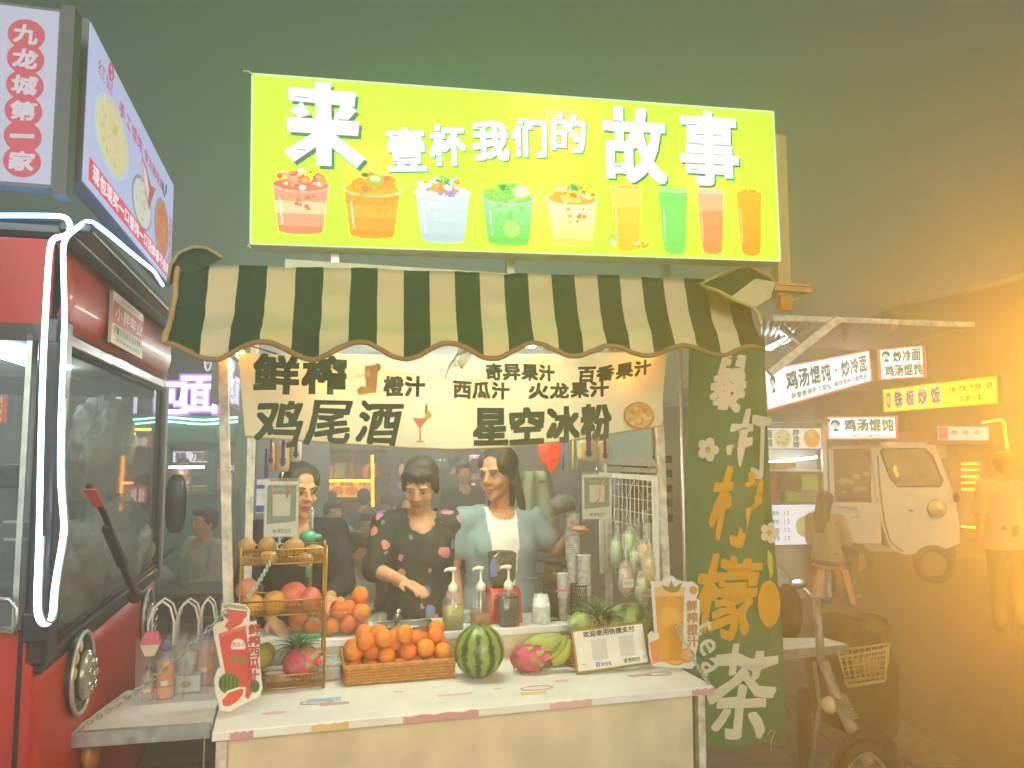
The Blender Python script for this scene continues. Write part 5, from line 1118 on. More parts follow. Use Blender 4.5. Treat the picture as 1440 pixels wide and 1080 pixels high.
for (x, y, v, r, ax, m, lb) in (
    (346, 769, .12, .032, 1.05, mk1, 'brownish mango at the left end of the top rack tier'), (375, 767, .15, .030, 1.08, mk1, 'brown mango second from the left on the top rack tier'),
    (413, 769, .13, .031, 1.25, mk1, 'brown mango right of the middle on the top rack tier'), (443, 775, .17, .026, 1.35, mk1, 'brown mango at the right end of the top rack tier'),
    (378, 784, .10, .027, 1.2, mk3, 'low mango behind the wires at the front of the top rack tier'), (400, 776, .20, .024, 1.2, mk1, 'small mango at the back of the top rack tier'), (428, 787, .105, .026, 1.2, mk1, 'low mango at the front right of the top rack tier'),
    (347, 829, .15, .040, 1.0, mk2, 'pinkish mango highest at the left of the middle rack tier'), (354, 852, .105, .040, 1.1, mk3, 'orange mango lower left of the middle rack tier'), (386, 847, .12, .042, 1.05, mk3, 'yellow mango in the centre of the middle rack tier'),
    (412, 836, .15, .046, 1.1, mk4, 'largest red mango on the middle rack tier'), (437, 842, .12, .042, .95, mk4, 'red mango at the right end of the middle rack tier')):
    mango(lb, x, y, v + RVv - .07, r * 1.03, ax, m, None, R(random.uniform(-14, 14)), R(random.uniform(-30, 30)))
q = ST.v_(368, 905, .12); mango('green mango at the left of the lowest rack tier', 362, 925, RVv + .06, .05, 1.05, mat('mango_green', '8c8a3c', .45, var=.2, scale=12))
mango('green mango standing on end behind the red juice cutout on the lowest rack tier', 373, 921, RVv + .10, .046, .8, mat('mango_green2', '7c7c38', .45, var=.2, scale=12))
dragon('large pink dragon fruit lying on the lowest tier of the gold rack', Vector((ST.v_(424, 920, RVv + .09).x, RVv + .09, ZCN + .018)), .072, .058, R(8), 7)
# ================================================================ CUTOUT SIGNS
def cutout(name, lab, P, z_base, v, th=.008, cat='sign', white_=None):
    qs = [ST.v_(x, y, v) for x, y in P]; x0 = min(q_.x for q_ in qs); z0 = min(q_.z for q_ in qs); o = thing(name, lab, cat, ST.W(x0, v, max(z0, ZCN)), RZ)
    mb = MB(); mb.ngon([(q_.x - x0, q_.z - z0) for q_ in qs], 0, th); mb.build('board', white_ or pr('dcdcd4', .45), o)
    def f(pts, m, off, nm='print', t=.0006):
        mb = MB(); mb.ngon([(ST.v_(x, y, v).x - x0, ST.v_(x, y, v).z - z0) for x, y in pts], -off, t); return mb.build(nm, m, o)
    def tx(s, x0_, y0_, x1_, y1_, m, off, **k):
        a_, b_ = ST.v_(x0_, y0_, v), ST.v_(x1_, y1_, v); mb = MB(); text(mb, s, (a_.x + b_.x) / 2 - x0, (a_.z + b_.z) / 2 - z0, b_.x - a_.x, a_.z - b_.z, -off, **k); return mb.build('lettering', m, o)
    return o, f, tx
vv = max(.02, ST.z_(335, 1001, ZC).y)
def el(cx, cy, rx, ry, n=22, a0=0, a1=360, rot=0):
    out_ = []
    for i in range(n if a1 - a0 >= 360 else n + 1):
        t = R(a0 + (a1 - a0) * i / n); x, y = rx * math.cos(t), -ry * math.sin(t); c_, s_ = math.cos(R(rot)), math.sin(R(rot)); out_.append((cx + x * c_ - y * s_, cy + x * s_ + y * c_))
    return out_
o, F_, T_ = cutout('juice_cutout', 'standing watermelon juice cutout board with red printed cup at the left of the counter',
    [(312, 850), (322, 848), (345, 852), (352, 860), (350, 874), (352, 876), (360, 874), (364, 890), (366, 940), (369, 968), (366, 980), (345, 990), (322, 1003), (309, 1000), (303, 975), (301, 955), (306, 942), (310, 940), (302, 900), (299, 884), (304, 878), (315, 874), (311, 860)], ZC, vv)
F_([(307, 893), (345, 881), (358, 968), (349, 985), (318, 955)], pr('c9493c'), .001, 'printed_cup')
F_([(308, 892), (346, 880), (347, 885), (309, 897)], pr('d87060'), .0016)
F_(el(331, 864, 17, 10, 16, 190, 350) + [(340, 860)], pr('d2584c'), .0018, 'printed_melon_slice'); F_([(318, 858), (348, 861), (340, 878), (322, 888), (316, 882), (322, 872)], pr('cc5548'), .0012)
F_([(313, 852), (322, 850), (345, 854), (350, 860), (344, 858), (322, 855), (315, 857)], pr('8fae6c'), .0022)
F_(el(335, 910, 10, 11), pr('e8e4dc'), .0024); F_(el(335, 914, 9, 7, 14, 180, 360), pr('c84438'), .0030); F_([(322, 926), (333, 922), (336, 932), (325, 930)], pr('6c8a3c'), .0028); F_([(336, 931), (347, 922), (348, 930), (342, 935)], pr('6c8a3c'), .0029)
T_('西瓜汁', 326, 905, 345, 910, pr('7a3030'), .0034)
F_(el(322, 962, 15, 15), pr('5a7a30'), .0020, 'printed_watermelon')
for k in range(-2, 3): F_(el(322 + k * 5.5, 962, 1.3, 13 - abs(k) * 2.2, 10), pr('27421e'), .0026)
F_([(309, 985), (320, 972), (336, 967), (346, 967), (345, 978), (336, 990), (322, 999), (312, 997)], pr('d8e4c8'), .0032, 'printed_slice'); F_([(312, 986), (322, 975), (336, 970), (343, 970), (341, 978), (333, 988), (322, 994), (314, 993)], pr('cf4e40'), .0038)
F_(el(358, 966, 7, 9), pr('4f7430'), .0020); F_(el(358, 966, 1, 8, 8), pr('27421e'), .0026); F_(el(354, 966, 1, 7, 8), pr('27421e'), .0027); F_(el(362, 966, 1, 7, 8), pr('27421e'), .0028)
T_('鲜榨西瓜汁', 350, 878, 364, 958, pr('b03a34'), .0042, vert=True, bold=.0012)
vv2 = ST.z_(950, 943, ZC).y
o, F_, T_ = cutout('juice_cutout', 'standing orange juice cutout board with orange slices at the right of the counter',
    [(916, 822), (930, 822), (936, 817), (946, 814), (952, 820), (962, 822), (968, 823), (975, 822), (982, 829), (982, 838), (979, 846), (984, 848), (984, 868), (982, 910), (978, 925), (980, 935), (974, 945), (918, 941), (914, 925), (912, 898), (917, 892), (921, 895)], ZC, vv2)
F_([(921, 843), (962, 841), (960, 920), (952, 938), (930, 934), (925, 905)], pr('d9962c'), .001, 'printed_cup'); F_([(920, 830), (964, 830), (962, 842), (921, 843)], pr('e2b878'), .0014)
F_([(930, 826), (940, 830), (944, 820), (948, 830), (960, 823), (954, 836), (944, 838), (934, 834)], pr('7c8a34'), .0020, 'printed_leaf')
F_(el(942, 872, 15, 17), pr('dca03c'), .0020); F_(el(942, 872, 12, 14), pr('e0aa44'), .0026)
F_([(913, 908), (927, 900), (929, 935), (918, 938)], pr('d8864c'), .0022); F_([(912, 900), (926, 893), (927, 902), (913, 908)], pr('e8e0d0'), .0028)
F_(el(966, 926, 11, 10), pr('c87828'), .0024, 'printed_slice'); F_(el(965, 926, 9, 8), pr('e0a048'), .0030); F_(el(950, 931, 13, 9, 14, 180, 360), pr('d08030'), .0036, 'printed_slice'); F_(el(950, 932, 10, 6, 14, 180, 360), pr('e4a850'), .0042); F_(el(975, 834, 5.5, 6), pr('d88c30'), .0020)
T_('鲜榨橙汁', 965, 848, 981, 914, pr('c08048'), .0046, vert=True, bold=.0012)
# payment placard (its square codes are left blank)
b0, b1 = ST.z_(812, 950, ZC), ST.z_(915, 942, ZC); hh = .17
PQ = thing('payment_sign', 'gold-framed white payment sign leaning back in front of the pineapple', 'sign', ST.W(b0.x, b0.y + .0, ZCN + .003), RZ)
PQ.rotation_euler = (R(-14), R(-3), RZ); w_ = b1.x - b0.x
mb = MB(); mb.box(-.004, w_ + .004, 0, .008, 0, hh); mb.build('frame', mat('gold_frame', '8a742c', .3, metal=.6), PQ, bevel=.002)
mb = MB(); mb.box(.006, w_ - .006, -.002, -.0004, .010, hh - .010); mb.build('plate', pr('e4e2d8', .25), PQ, bevel=.001)
mb = MB(); text(mb, '欢迎使用快捷支付', w_ * .5, hh * .86, w_ * .72, hh * .13, -.003, bold=.0008); mb.build('lettering', pr('2c2a28'), PQ)
for x in (.34, .72):
    mb = MB(); mb.box(w_ * x - .033, w_ * x + .033, -.0026, -.0021, hh * .26, hh * .26 + .078); mb.build('blank_panel', pr('c9c8c0'), PQ)
mb = MB(); text(mb, '支付宝', w_ * .40, hh * .15, w_ * .15, hh * .08, -.003, bold=.0004); mb.build('lettering', pr('3c4c88'), PQ)
mb = MB(); mb.box(w_ * .26, w_ * .315, -.003, -.0022, hh * .11, hh * .21); mb.build('blue_mark', pr('3466b4'), PQ)
mb = MB(); text(mb, '支', w_ * .2875, hh * .16, w_ * .05, hh * .075, -.0034); mb.build('mark_lettering', pr('e8ecf0'), PQ)
mb = MB(); text(mb, '微信支付', w_ * .79, hh * .17, w_ * .17, hh * .07, -.003, bold=.0004); text(mb, 'WeChat Pay', w_ * .79, hh * .115, w_ * .17, hh * .04, -.003); mb.build('lettering', pr('4c6450'), PQ)
mb = MB(); mb.disc(w_ * .67, hh * .16, .0085, .0085, -.003, .0006, 16); mb.build('green_mark', pr('3c9a50'), PQ)
for x in (.10, .93): mb = MB(); mb.disc(w_ * x, hh * .20, .0035, .0035, -.004, .002, 12); mb.build('screw', chrome, PQ)
mb = MB(); mb.beam((w_ / 2, .008, hh * .7), (w_ / 2, .075, -.016), .02, .004); mb.build('prop', pr('5a5a50'), PQ)
# small wicker basket behind the placard
sb = thing('wicker_basket', 'small deep wicker basket holding fruit behind the payment sign', 'basket', ST.W(ST.v_(806, 900, .42).x - .02, .36, ZCN), RZ)
for j in range(9):
    z = .007 + j * .0115; mb = MB(); mb.tube([(.085 + (.085 + .0022 * math.sin(i * 3.1416 + j * 3.14 + .6)) * math.cos(i / 48 * 6.2832), .07 + .075 * math.sin(i / 48 * 6.2832), z) for i in range(48)], .0058, 5, closed=True); mb.build('weave_strand', wk, sb)
mb = MB(); mb.tube([(-.002 + .012 * math.cos(t * .785), -.004, .115 + .012 * math.sin(t * .785)) for t in range(8)], .006, 6, closed=True); mb.build('handle_loop', wk, sb)
# ================================================================ WORKTOP ITEMS
ZWN = ZW + .0008
def on(px, v, z=ZWN): v = v + .17 + (.04 if v < .5 else 0); q = ST.v_(px, 850, v); return Vector((q.x, v, z))
pumpw = mat('white_pump', 'dcdccf', .4)
def pump_bottle(lab, px, v, liquid, lvl, H_=.155, w=.085):
    o = thing('pump_bottle', lab, 'bottle', loc(on(px, v)), RZ + R(random.uniform(-6, 6)))
    mb = MB(); mb.loft([(0, 0, 0, w / 2 * .95, w / 2 * .85), (0, 0, .01, w / 2, w / 2 * .9), (0, 0, H_ * .72, w / 2, w / 2 * .9), (0, 0, H_ * .86, w / 2 * .7, w / 2 * .62), (0, 0, H_ * .95, .017, .017), (0, 0, H_, .016, .016)], 28, pw=4); mb.build('bottle', clr, o)
    mb = MB(); L_ = H_ * lvl; mb.loft([(0, 0, .004, w / 2 * .9, w / 2 * .8), (0, 0, L_, w / 2 * .95, w / 2 * .85)], 28, pw=4); mb.build('syrup', liquid, o)
    mb = MB(); mb.lathe([(.019, H_ - .008), (.021, H_), (.021, H_ + .018), (.014, H_ + .026), (.008, H_ + .034), (.0055, H_ + .036), (.0055, H_ + .082)], n=20); mb.build('collar', pumpw, o)
    mb = MB(); mb.tube([(.012, 0, H_ + .088), (-.010, 0, H_ + .090), (-.033, -.002, H_ + .088), (-.038, -.003, H_ + .080)], [.009, .010, .006, .005], 8); mb.lathe([(.011, H_ + .080), (.013, H_ + .09), (.008, H_ + .097), (0, H_ + .098)], n=14); mb.build('spout', pumpw, o)
    mb = MB(); mb.tube([(0, 0, .015), (0, 0, H_)], .004, 6); mb.build('dip_tube', pumpw, o)
sy1 = mat('pale_syrup', 'd8cc6c', .15, trans=.6, var=.05); sy2 = mat('amber_syrup', 'd08818', .15, trans=.5, var=.05); sy3 = mat('dark_syrup', '22301c', .15, var=.05)
pump_bottle('pump bottle with pale yellow syrup left of the big watermelon', 637, .43, sy1, .62, .16, .09)
pump_bottle('pump bottle with amber syrup behind the big watermelon', 676, .46, sy2, .35, .155, .088)
pump_bottle('pump bottle filled with dark syrup right of the amber one', 715, .43, sy3, .80, .16, .09)
# jars, steel trays
glassm = thin('jar_glass', 'dce8e0', .82, .04)
for i, (px, lb) in enumerate(((520, 'left of two small glass jars behind the orange basket'), (535, 'right of two small glass jars behind the orange basket'))):
    mb = MB(); mb.lathe([(.028, 0), (.030, .005), (.030, .06), (.026, .066), (.029, .07)], n=22); place(mb.build('glass_jar', glassm), loc(on(px, .44 + .04 * i)), 0, lb, 'jar')
steel = mat('steel', 'a8aca0', .25, metal=.9, var=.15)
st_ = thing('steel_tray', 'shallow stainless steel tray behind the orange basket', 'tray', loc(on(570, .43)), RZ)
mb = MB(); mb.box(-.11, .12, -.055, .07, 0, .004); mb.build('bottom', steel, st_)
mb = MB(); mb.tube([(-.11, -.055, .028), (.12, -.055, .028), (.12, .07, .028), (-.11, .07, .028)], .004, 6, closed=True)
for a_, b_ in (((-.11, -.055), (.12, -.055)), ((.12, -.055), (.12, .07)), ((.12, .07), (-.11, .07)), ((-.11, .07), (-.11, -.055))): mb.hexa([(a_[0], a_[1], .004), (b_[0], b_[1], .004), (b_[0], b_[1], .028), (a_[0], a_[1], .028)], [(a_[0] * .98, a_[1] * .98, .004), (b_[0] * .98, b_[1] * .98, .004), (b_[0] * .98, b_[1] * .98, .028), (a_[0] * .98, a_[1] * .98, .028)])
mb.build('rim', steel, st_)
mb = MB(); mb.tube([(0, 0, .02), (.01, .01, .06), (.018, .012, .09)], [.006, .010, .011], 10); place(mb.build('knife_handle', steel), loc(on(556, .44)) , RZ, 'steel knife handle sticking up behind the orange basket', 'knife')
mb = MB(); mb.lathe([(.045, 0), (.055, .045), (.058, .047)], n=26); place(mb.build('bowl', clr2), loc(on(655, .60)), 0, 'clear bowl behind the pale yellow pump bottle', 'bowl')
# stacks of cups
cupm = thin('cup_plastic', 'f2f6f2', .50, .12)
def cup_stack(lab, px, v, r, n, step, H_, z=ZWN, name='cup_stack', flip=False, lid=None, r2=None, m=cupm):
    o = thing(name, lab, 'cups', loc(on(px, v, z)), RZ); r2 = r2 or r * .78
    for i in range(n):
        mb = MB(); z_ = i * step
        if flip: mb.lathe([(r, z_), (r * 1.04, z_ + .002), (r * 1.04, z_ + .006), (r, z_ + .007), (r2, z_ + H_), (0, z_ + H_)], n=22)
        else: mb.lathe([(0, z_), (r2, z_), (r, z_ + H_), (r * 1.05, z_ + H_), (r * 1.05, z_ + H_ + .004)], n=22)
        mb.build('cup', m, o)
    return o
cup_stack('squat stack of wide clear cups turned upside down between the dark bottle and mesh holder', 761, .44, .040, 9, .0085, .055, flip=True, r2=.030)
cup_stack('tall stack of slim clear cups standing in front of the black mesh holders', 791, .46, .024, 14, .008, .10, z=ZWN)
cup_stack('very tall tower of clear cups rising beside the vest woman', 806, .60, .033, 42, .0088, .10, z=ZWN, r2=.027)
cup_stack('leaning tower of clear cups right of the tallest cup tower', 822, .52, .030, 22, .0085, .10, z=ZWN, r2=.025)
mb = MB(); mb.box(-.03, .03, -.001, 0, .0, .012); q = on(791, .435, ZWN + .13); place(mb.build('pink_label', pr('d45c8c')), loc(q), RZ, 'pink strip wrapped on the slim cup stack', 'label')
# mesh holders
meshm = mat('black_mesh', '1c1e1c', .5)
for (px, v, lb) in ((776, .53, 'black wire mesh holder left of the slim cup stack'), (814, .47, 'black wire mesh holder right of the slim cup stack')):
    o = thing('mesh_holder', lb, 'holder', loc(on(px, v)), RZ); mb = MB(); rr, hh_ = .038, .15
    for i in range(24):
        for s_ in (1, -1): mb.tube([(rr * math.cos(i * .2618 + s_ * k * .35), rr * math.sin(i * .2618 + s_ * k * .35), hh_ * k / 4) for k in range(5)], .0011, 3)
    mb.tube([(rr * math.cos(t * .3927), rr * math.sin(t * .3927), hh_) for t in range(16)], .003, 5, closed=True); mb.tube([(rr * math.cos(t * .3927), rr * math.sin(t * .3927), .003) for t in range(16)], .003, 5, closed=True); mb.build('mesh', meshm, o)['kind'] = 'stuff'
# bundle of black lids on top of a bag of cups
ld = thing('lid_stack', 'tilted bagged stack of black cup lids on top of the tallest cup tower', 'lids', loc(on(790, .60, ZWN + .50)), RZ); ld.rotation_euler = (R(8), R(-12), RZ)
dl = mat('dark_lid', '30342c', .4)
for i in range(16):
    mb = MB(); x = -.05 + .0066 * i; mb.lathe([(.0, 0), (.036, 0), (.038, .003), (.034, .006)], (x, 0, 0), 20, R3=Matrix.Rotation(R(78), 3, 'Y')); mb.build('lid', dl, ld)
mb = MB(); mb.ell((0, 0, 0), (.075, .05, .052), n=22, k=14, f=lambda v_: v_ * (1 + .12 * noise.noise(v_ * 5))); mb.build('bag', clr, ld)
# red juicer with dark jar
jr = thing('juice_blender', 'red blender base with dark see-through jar in front of the vest woman', 'blender', loc(on(706, .56)), RZ)
redp = mat('red_plastic', 'b8341c', .3, coat=.3); smoke = thin('smoked_jar', '4a4630', .35, .08)
mb = MB(); mb.loft([(0, 0, 0, .088, .055), (0, 0, .02, .085, .055), (0, 0, .13, .078, .05), (0, 0, .15, .07, .045)], 28, pw=6); mb.build('base', redp, jr)
mb = MB(); mb.ngon([(-.055, .03), (.05, .03), (.045, .11), (-.05, .11)], -.060, .003); mb.build('front_recess', mat('red_dark', '8c2818', .35), jr)
mb = MB(); mb.box(-.02, .018, -.066, -.06, .045, .055); mb.build('switch', pr('c8b0a0'), jr)
mb = MB(); mb.loft([(0, 0, .15, .05, .04), (0, 0, .17, .045, .038), (0, 0, .19, .055, .045), (0, 0, .30, .062, .05)], 24, pw=4); mb.build('jar', smoke, jr)
mb = MB(); mb.lathe([(.05, .30), (.055, .302), (.053, .306), (0, .308)], n=24); mb.build('lid', smoke, jr)
mb = MB(); mb.beam((-.09, 0, 0), (-.09, .0, .155), .03, .05); mb.build('side_grip', dark, jr)
mb = MB(); mb.ngon([(-.065, .20), (-.035, .205), (-.03, .27), (-.055, .285), (-.068, .25)], -.045, .001); mb.build('jar_sticker', pr('6c74a8'), jr)
j2 = thing('juice_blender', 'small black blender with flat cap at the right of the vest woman', 'blender', loc(on(779, .62)), RZ)
mb = MB(); mb.loft([(0, 0, 0, .05, .045), (0, 0, .10, .045, .04), (0, 0, .12, .03, .03)], 22, pw=4); mb.build('base', meshm, j2)
mb = MB(); mb.lathe([(.03, .12), (.042, .16), (.045, .235)], n=22); mb.build('jar', smoke, j2)
mb = MB(); mb.lathe([(.02, .235), (.05, .24), (.058, .25), (.05, .262), (0, .268)], n=22); mb.tube([(-.04, 0, .25), (-.075, 0, .252)], .007, 8); mb.build('cap', meshm, j2)
mb = MB(); mb.tube([(.045, 0, .22), (.07, 0, .21), (.07, 0, .15), (.045, 0, .14)], .007, 8); mb.build('handle', meshm, j2)
# green hand press
gp = thing('hand_juicer', 'mint green hand lever juicer behind the gold rack', 'juicer', ST.W(ST.v_(432, 800, .66).x, .66, ZWN), RZ)
mint = mat('mint_enamel', '3c9c74', .3, coat=.4)
zz = ST.v_(432, 755, .66).z - ZWN
mb = MB(); mb.tube([(.012, 0, .0), (.012, 0, zz + .12)], .009, 10); mb.build('rack_bar', steel, gp)
for i in range(24):
    mb = MB() if i == 0 else mb; mb.box(.002, .022, -.011, -.008, zz + .02 + i * .004, zz + .022 + i * .004)
mb.build('bar_teeth', steel, gp)['kind'] = 'stuff'
mb = MB(); mb.loft([(0, 0, zz - .025, .022, .02), (0, 0, zz - .015, .034, .028), (0, 0, zz + .012, .034, .028), (0, 0, zz + .024, .02, .018)], 20); mb.cap((.0, -.005, zz), (.045, -.01, zz), .014, .012); mb.build('gear_housing', mint, gp)
mb = MB(); mb.tube([(-.028, -.02, zz - .07), (-.022, -.02, zz - .09), (0, -.02, zz - .105), (.022, -.02, zz - .09), (.028, -.02, zz - .07)], .006, 8); mb.tube([(0, -.02, zz - .105), (0, -.02, zz - .16)], .009, 8); mb.build('yoke', mint, gp)
mb = MB(); mb.box(-.06, .06, -.05, .05, 0, .02); mb.build('foot', mint, gp, bevel=.006)
mb = MB(); mb.lathe([(.03, 0), (.035, .05), (.037, .052)], n=20); o = place(mb.build('paper_cup', mat('printed_cup', 'c8ccbc', .5, var=.3, scale=40)), loc(on(444, .46, ZWN + .0)), 0, 'pale printed paper cup under the green hand juicer', 'cup'); o.scale = (1, 1, 1.5)
# dark fridge / body behind left
# ================================================================ HANGING THINGS
def hang_placard(lab, P, v, cut=.72):
    qs = [ST.v_(x, y, v) for x, y in P]; x0, x1 = (qs[0].x + qs[3].x) / 2, (qs[1].x + qs[2].x) / 2; z1, z0 = (qs[0].z + qs[1].z) / 2, (qs[2].z + qs[3].z) / 2; w_, h_ = x1 - x0, z1 - z0
    o = thing('payment_card', lab, 'card', ST.W(x0, v, z0), RZ)
    mb = MB(); mb.box(0, w_, 0, .002, 0, h_ * .96); mb.build('card', pr('cfd6cc', .3), o)
    mb = MB(); mb.ngon([(w_ * .07, h_ * .22), (w_ * .93, h_ * .26), (w_ * .93, h_ * .90), (w_ * .07, h_ * .90)], -.001, .0008); mb.build('green_field', pr('2c7450', .3), o)
    mb = MB(); mb.box(w_ * .24, w_ * .76, -.0018, -.0011, h_ * .36, h_ * .74); mb.build('blank_panel', pr('c4c8bc', .3), o)
    mb = MB(); text(mb, '推荐使用微信支付', w_ * .5, h_ * .82, w_ * .55, h_ * .055, -.0016); mb.build('lettering', pr('a8c8b0'), o)
    mb = MB(); text(mb, '微信支付', w_ * .60, h_ * .10, w_ * .42, h_ * .075, -.001, bold=.0004); mb.build('lettering', pr('6c7468'), o)
    mb = MB(); mb.disc(w_ * .30, h_ * .10, w_ * .06, w_ * .055, -.001, .0006, 14); mb.build('green_mark', pr('4c9c60'), o)
    mb = MB(); mb.box(-.004, w_ + .004, -.004, .006, h_ * .94, h_ * 1.02); mb.box(-.004, w_ + .004, -.0035, -.003, -.004, h_ * .94); mb.build('clear_sleeve', clr, o)
    mb = MB(); mb.tube([(w_ * .5, 0, h_), (w_ * .5, 0, h_ * 1.12)], .004, 6); mb.build('hanger', chrome, o)
hang_placard('green and white payment card in a clear sleeve hanging at the left post', [(371, 676), (420, 672), (419, 752), (373, 757)], .33)
hang_placard('green and white payment card in a clear sleeve hanging above the drink bags', [(817, 666), (858, 664), (861, 728), (821, 731)], .36)
q = ST.v_(365, 700, .5); mb = MB(); mb.box(-.012, .035, 0, .003, -.06, .07); mb.m = 1; mb.box(-.012, .035, -.001, -.0005, -.055, -.03); mb.box(-.012, .035, -.001, -.0005, .035, .05); place(mb.build('blue_white_card', [pr('d4dce4'), pr('2c4ca8')]), loc(q), RZ, 'narrow blue and white card beside the hanging payment card', 'card')
orr = mat('orange_lace', 'd07838', .5)
mb = MB(); q = ST.v_(404, 700, .32); mb.tube([(0, 0, .0), (-.006, 0, .045), (.0, 0, .075), (.006, 0, .045), (0, 0, 0)], .0016, 5); place(mb.build('orange_lanyard', orr), loc(q), RZ, 'orange lace loop over the left payment card', 'lace')
mb = MB(); q = ST.v_(382, 720, .32); mb.tube([(0, 0, .0), (.003, 0, .1)], .0014, 5); place(mb.build('orange_string', orr), loc(q), RZ, 'thin orange string down the left payment card', 'lace')
mb = MB(); q = ST.v_(845, 700, .34); mb.tube([(-.02, 0, -.02), (-.004, 0, .0), (.004, 0, .06), (.02, 0, .075)], .0018, 5); place(mb.build('orange_lanyard', orr), loc(q), RZ, 'orange lace over the right payment card', 'lace')
blm = mat('blue_strap', '28389c', .5)
for (x0, y0, x1, y1, v, lb, c_) in ((376, 622, 386, 662, .42, 'tan folded packet clipped with a blue strap at the left', 'c8a470'), (388, 620, 408, 664, .45, 'second pale packet with blue strap hanging left of the woman in black', 'd0c8a8'), (408, 618, 424, 650, .46, 'white cup pack hanging left of the woman in black', 'd8dcd4'), (812, 618, 838, 648, .5, 'cream paper packet hanging by a blue clip near the right card', 'd8cc9c'), (840, 620, 856, 652, .5, 'narrow cream packet with a brown corner mark at the right', 'd4c494')):
    a_, b_ = ST.v_(x0, y0, v), ST.v_(x1, y1, v); w_, h_ = b_.x - a_.x, a_.z - b_.z
    o = thing('hanging_packet', lb, 'packet', ST.W(a_.x, v, b_.z), RZ); mb = MB(); mb.ell((w_ / 2, 0, h_ / 2), (w_ / 2, .02, h_ / 2), n=16, k=10, f=lambda v_: Vector((math.copysign(abs(v_.x) ** .5, v_.x), v_.y * (1 + .3 * noise.noise(v_ * 4)), math.copysign(abs(v_.z) ** .5, v_.z)))); mb.build('packet', cloth('packet' + c_, c_, .25, rough=.4), o)
    mb = MB(); mb.box(w_ * .38, w_ * .62, -.025, -.021, h_ * .2, h_ * 1.3); mb.build('strap', blm, o)
    mb = MB(); mb.tube([(w_ * .3, -.024, h_ * .42), (w_ * .7, -.024, h_ * .42), (w_ * .7, -.024, h_ * .3), (w_ * .3, -.024, h_ * .3)], .003, 5, closed=True); mb.build('buckle', pr('28342c'), o)
mb = MB(); q = ST.v_(372, 650, .42); mb.box(0, .014, 0, .003, -.06, .05); place(mb.build('blue_strap', blm), loc(q), RZ, 'blue strap hanging down beside the rear left post', 'strap')
for i, (x, cc) in enumerate(((793, '3a50a8'), (806, 'b8c438'), (812, '7cb0b0'))):
    q = ST.v_(x, 645, .55); mb = MB(); mb.tube([(0, 0, .08), (.004 * (i - 1), 0, 0), (-.004, 0, -.05)], .0045, 6); place(mb.build('ribbon', pr(cc)), loc(q), RZ, ('blue', 'yellow green', 'pale teal')[i] + ' ribbon hanging above the bagged black lids', 'ribbon')
q = ST.v_(778, 635, .9); crumpled('glowing_red_bag', 'glowing red bag hanging behind the head of the vest woman', 'bag', ST.W(q.x, .95, q.z - .08), (.05, .04, .09), mat('glowing_red', 'e0301c', .4, var=.1, emit=.6), 4)  # bag, no lamp: its glow is put into the material
# apron / uniform hanging behind
q = ST.v_(756, 700, .98); o = thing('apron', 'pale grey green apron hanging behind the vest woman', 'apron', ST.W(q.x, 1.0, q.z), RZ)
mb = MB(); mb.grid(lambda a_, b_: ((a_ - .5) * (.26 - .12 * b_ ** 2), .012 * math.sin(a_ * 14) , -.25 + .38 * b_), 20, 12); mb.build('cloth', cloth('apron_cloth', '8a967c', .2), o, solid=.003)
mb = MB(); mb.box(.01, .05, -.02, -.016, .07, .085); mb.build('label', pr('6c5c48'), o)
# wire grid with bags
g0_, g1_ = Vector((1.735, .36, 0)), Vector((1.735, .98, 0))
GX = lambda t, z: ST.W(*(g0_.lerp(g1_, t)).xy, z)
gz1, gz0 = 1.58, 1.08
wg_ = thing('wire_grid', 'white framed wire grid panel hung with drink bags at the right of the stall', 'grid panel', ST.W(1.735, .36, gz0), RZ + R(90))
mb = MB(); mb.box(0, .62, 0, .02, gz1 - gz0 - .022, gz1 - gz0); mb.box(0, .022, 0, .02, 0, gz1 - gz0 - .023); mb.box(.60, .62, 0, .02, 0, gz1 - gz0 - .023); mb.build('frame', pr('d8dcd4', .4), wg_)
for i in range(13): mb = MB(); x = .04 + .045 * i; mb.tube([(x, .01, .0), (x, .01, gz1 - gz0 - .02)], .0018, 5); mb.build('vertical_wire', pr('ccd2cc', .4), wg_)
for i in range(8): mb = MB(); z = .03 + .06 * i; mb.tube([(.02, .006, z), (.6, .006, z)], .0018, 5); mb.build('cross_wire', pr('ccd2cc', .4), wg_)
bagc = thin('bag_film', 'f0f8e8', .76, .10)
bagspots = [(868, 775, .62, .035, '9cc890', 'pale clear drink bag nearest the right payment card'), (886, 765, .55, .035, '8cd070', 'clear bag with bright green straws beneath the right card'), (900, 790, .5, .04, 'd8dccc', 'clear bag with white label between the green and orange bags'), (918, 780, .42, .036, 'd8a428', 'clear bag with orange drink hanging at the wire grid end'), (930, 800, .38, .036, 'c8a430', 'second orange drink bag just right of the first'), (880, 815, .45, .036, 'c89090', 'low clear bag with pinkish label near the pineapple leaves'), (905, 828, .40, .038, 'd0c890', 'lowest clear bag above the juice cutout')]
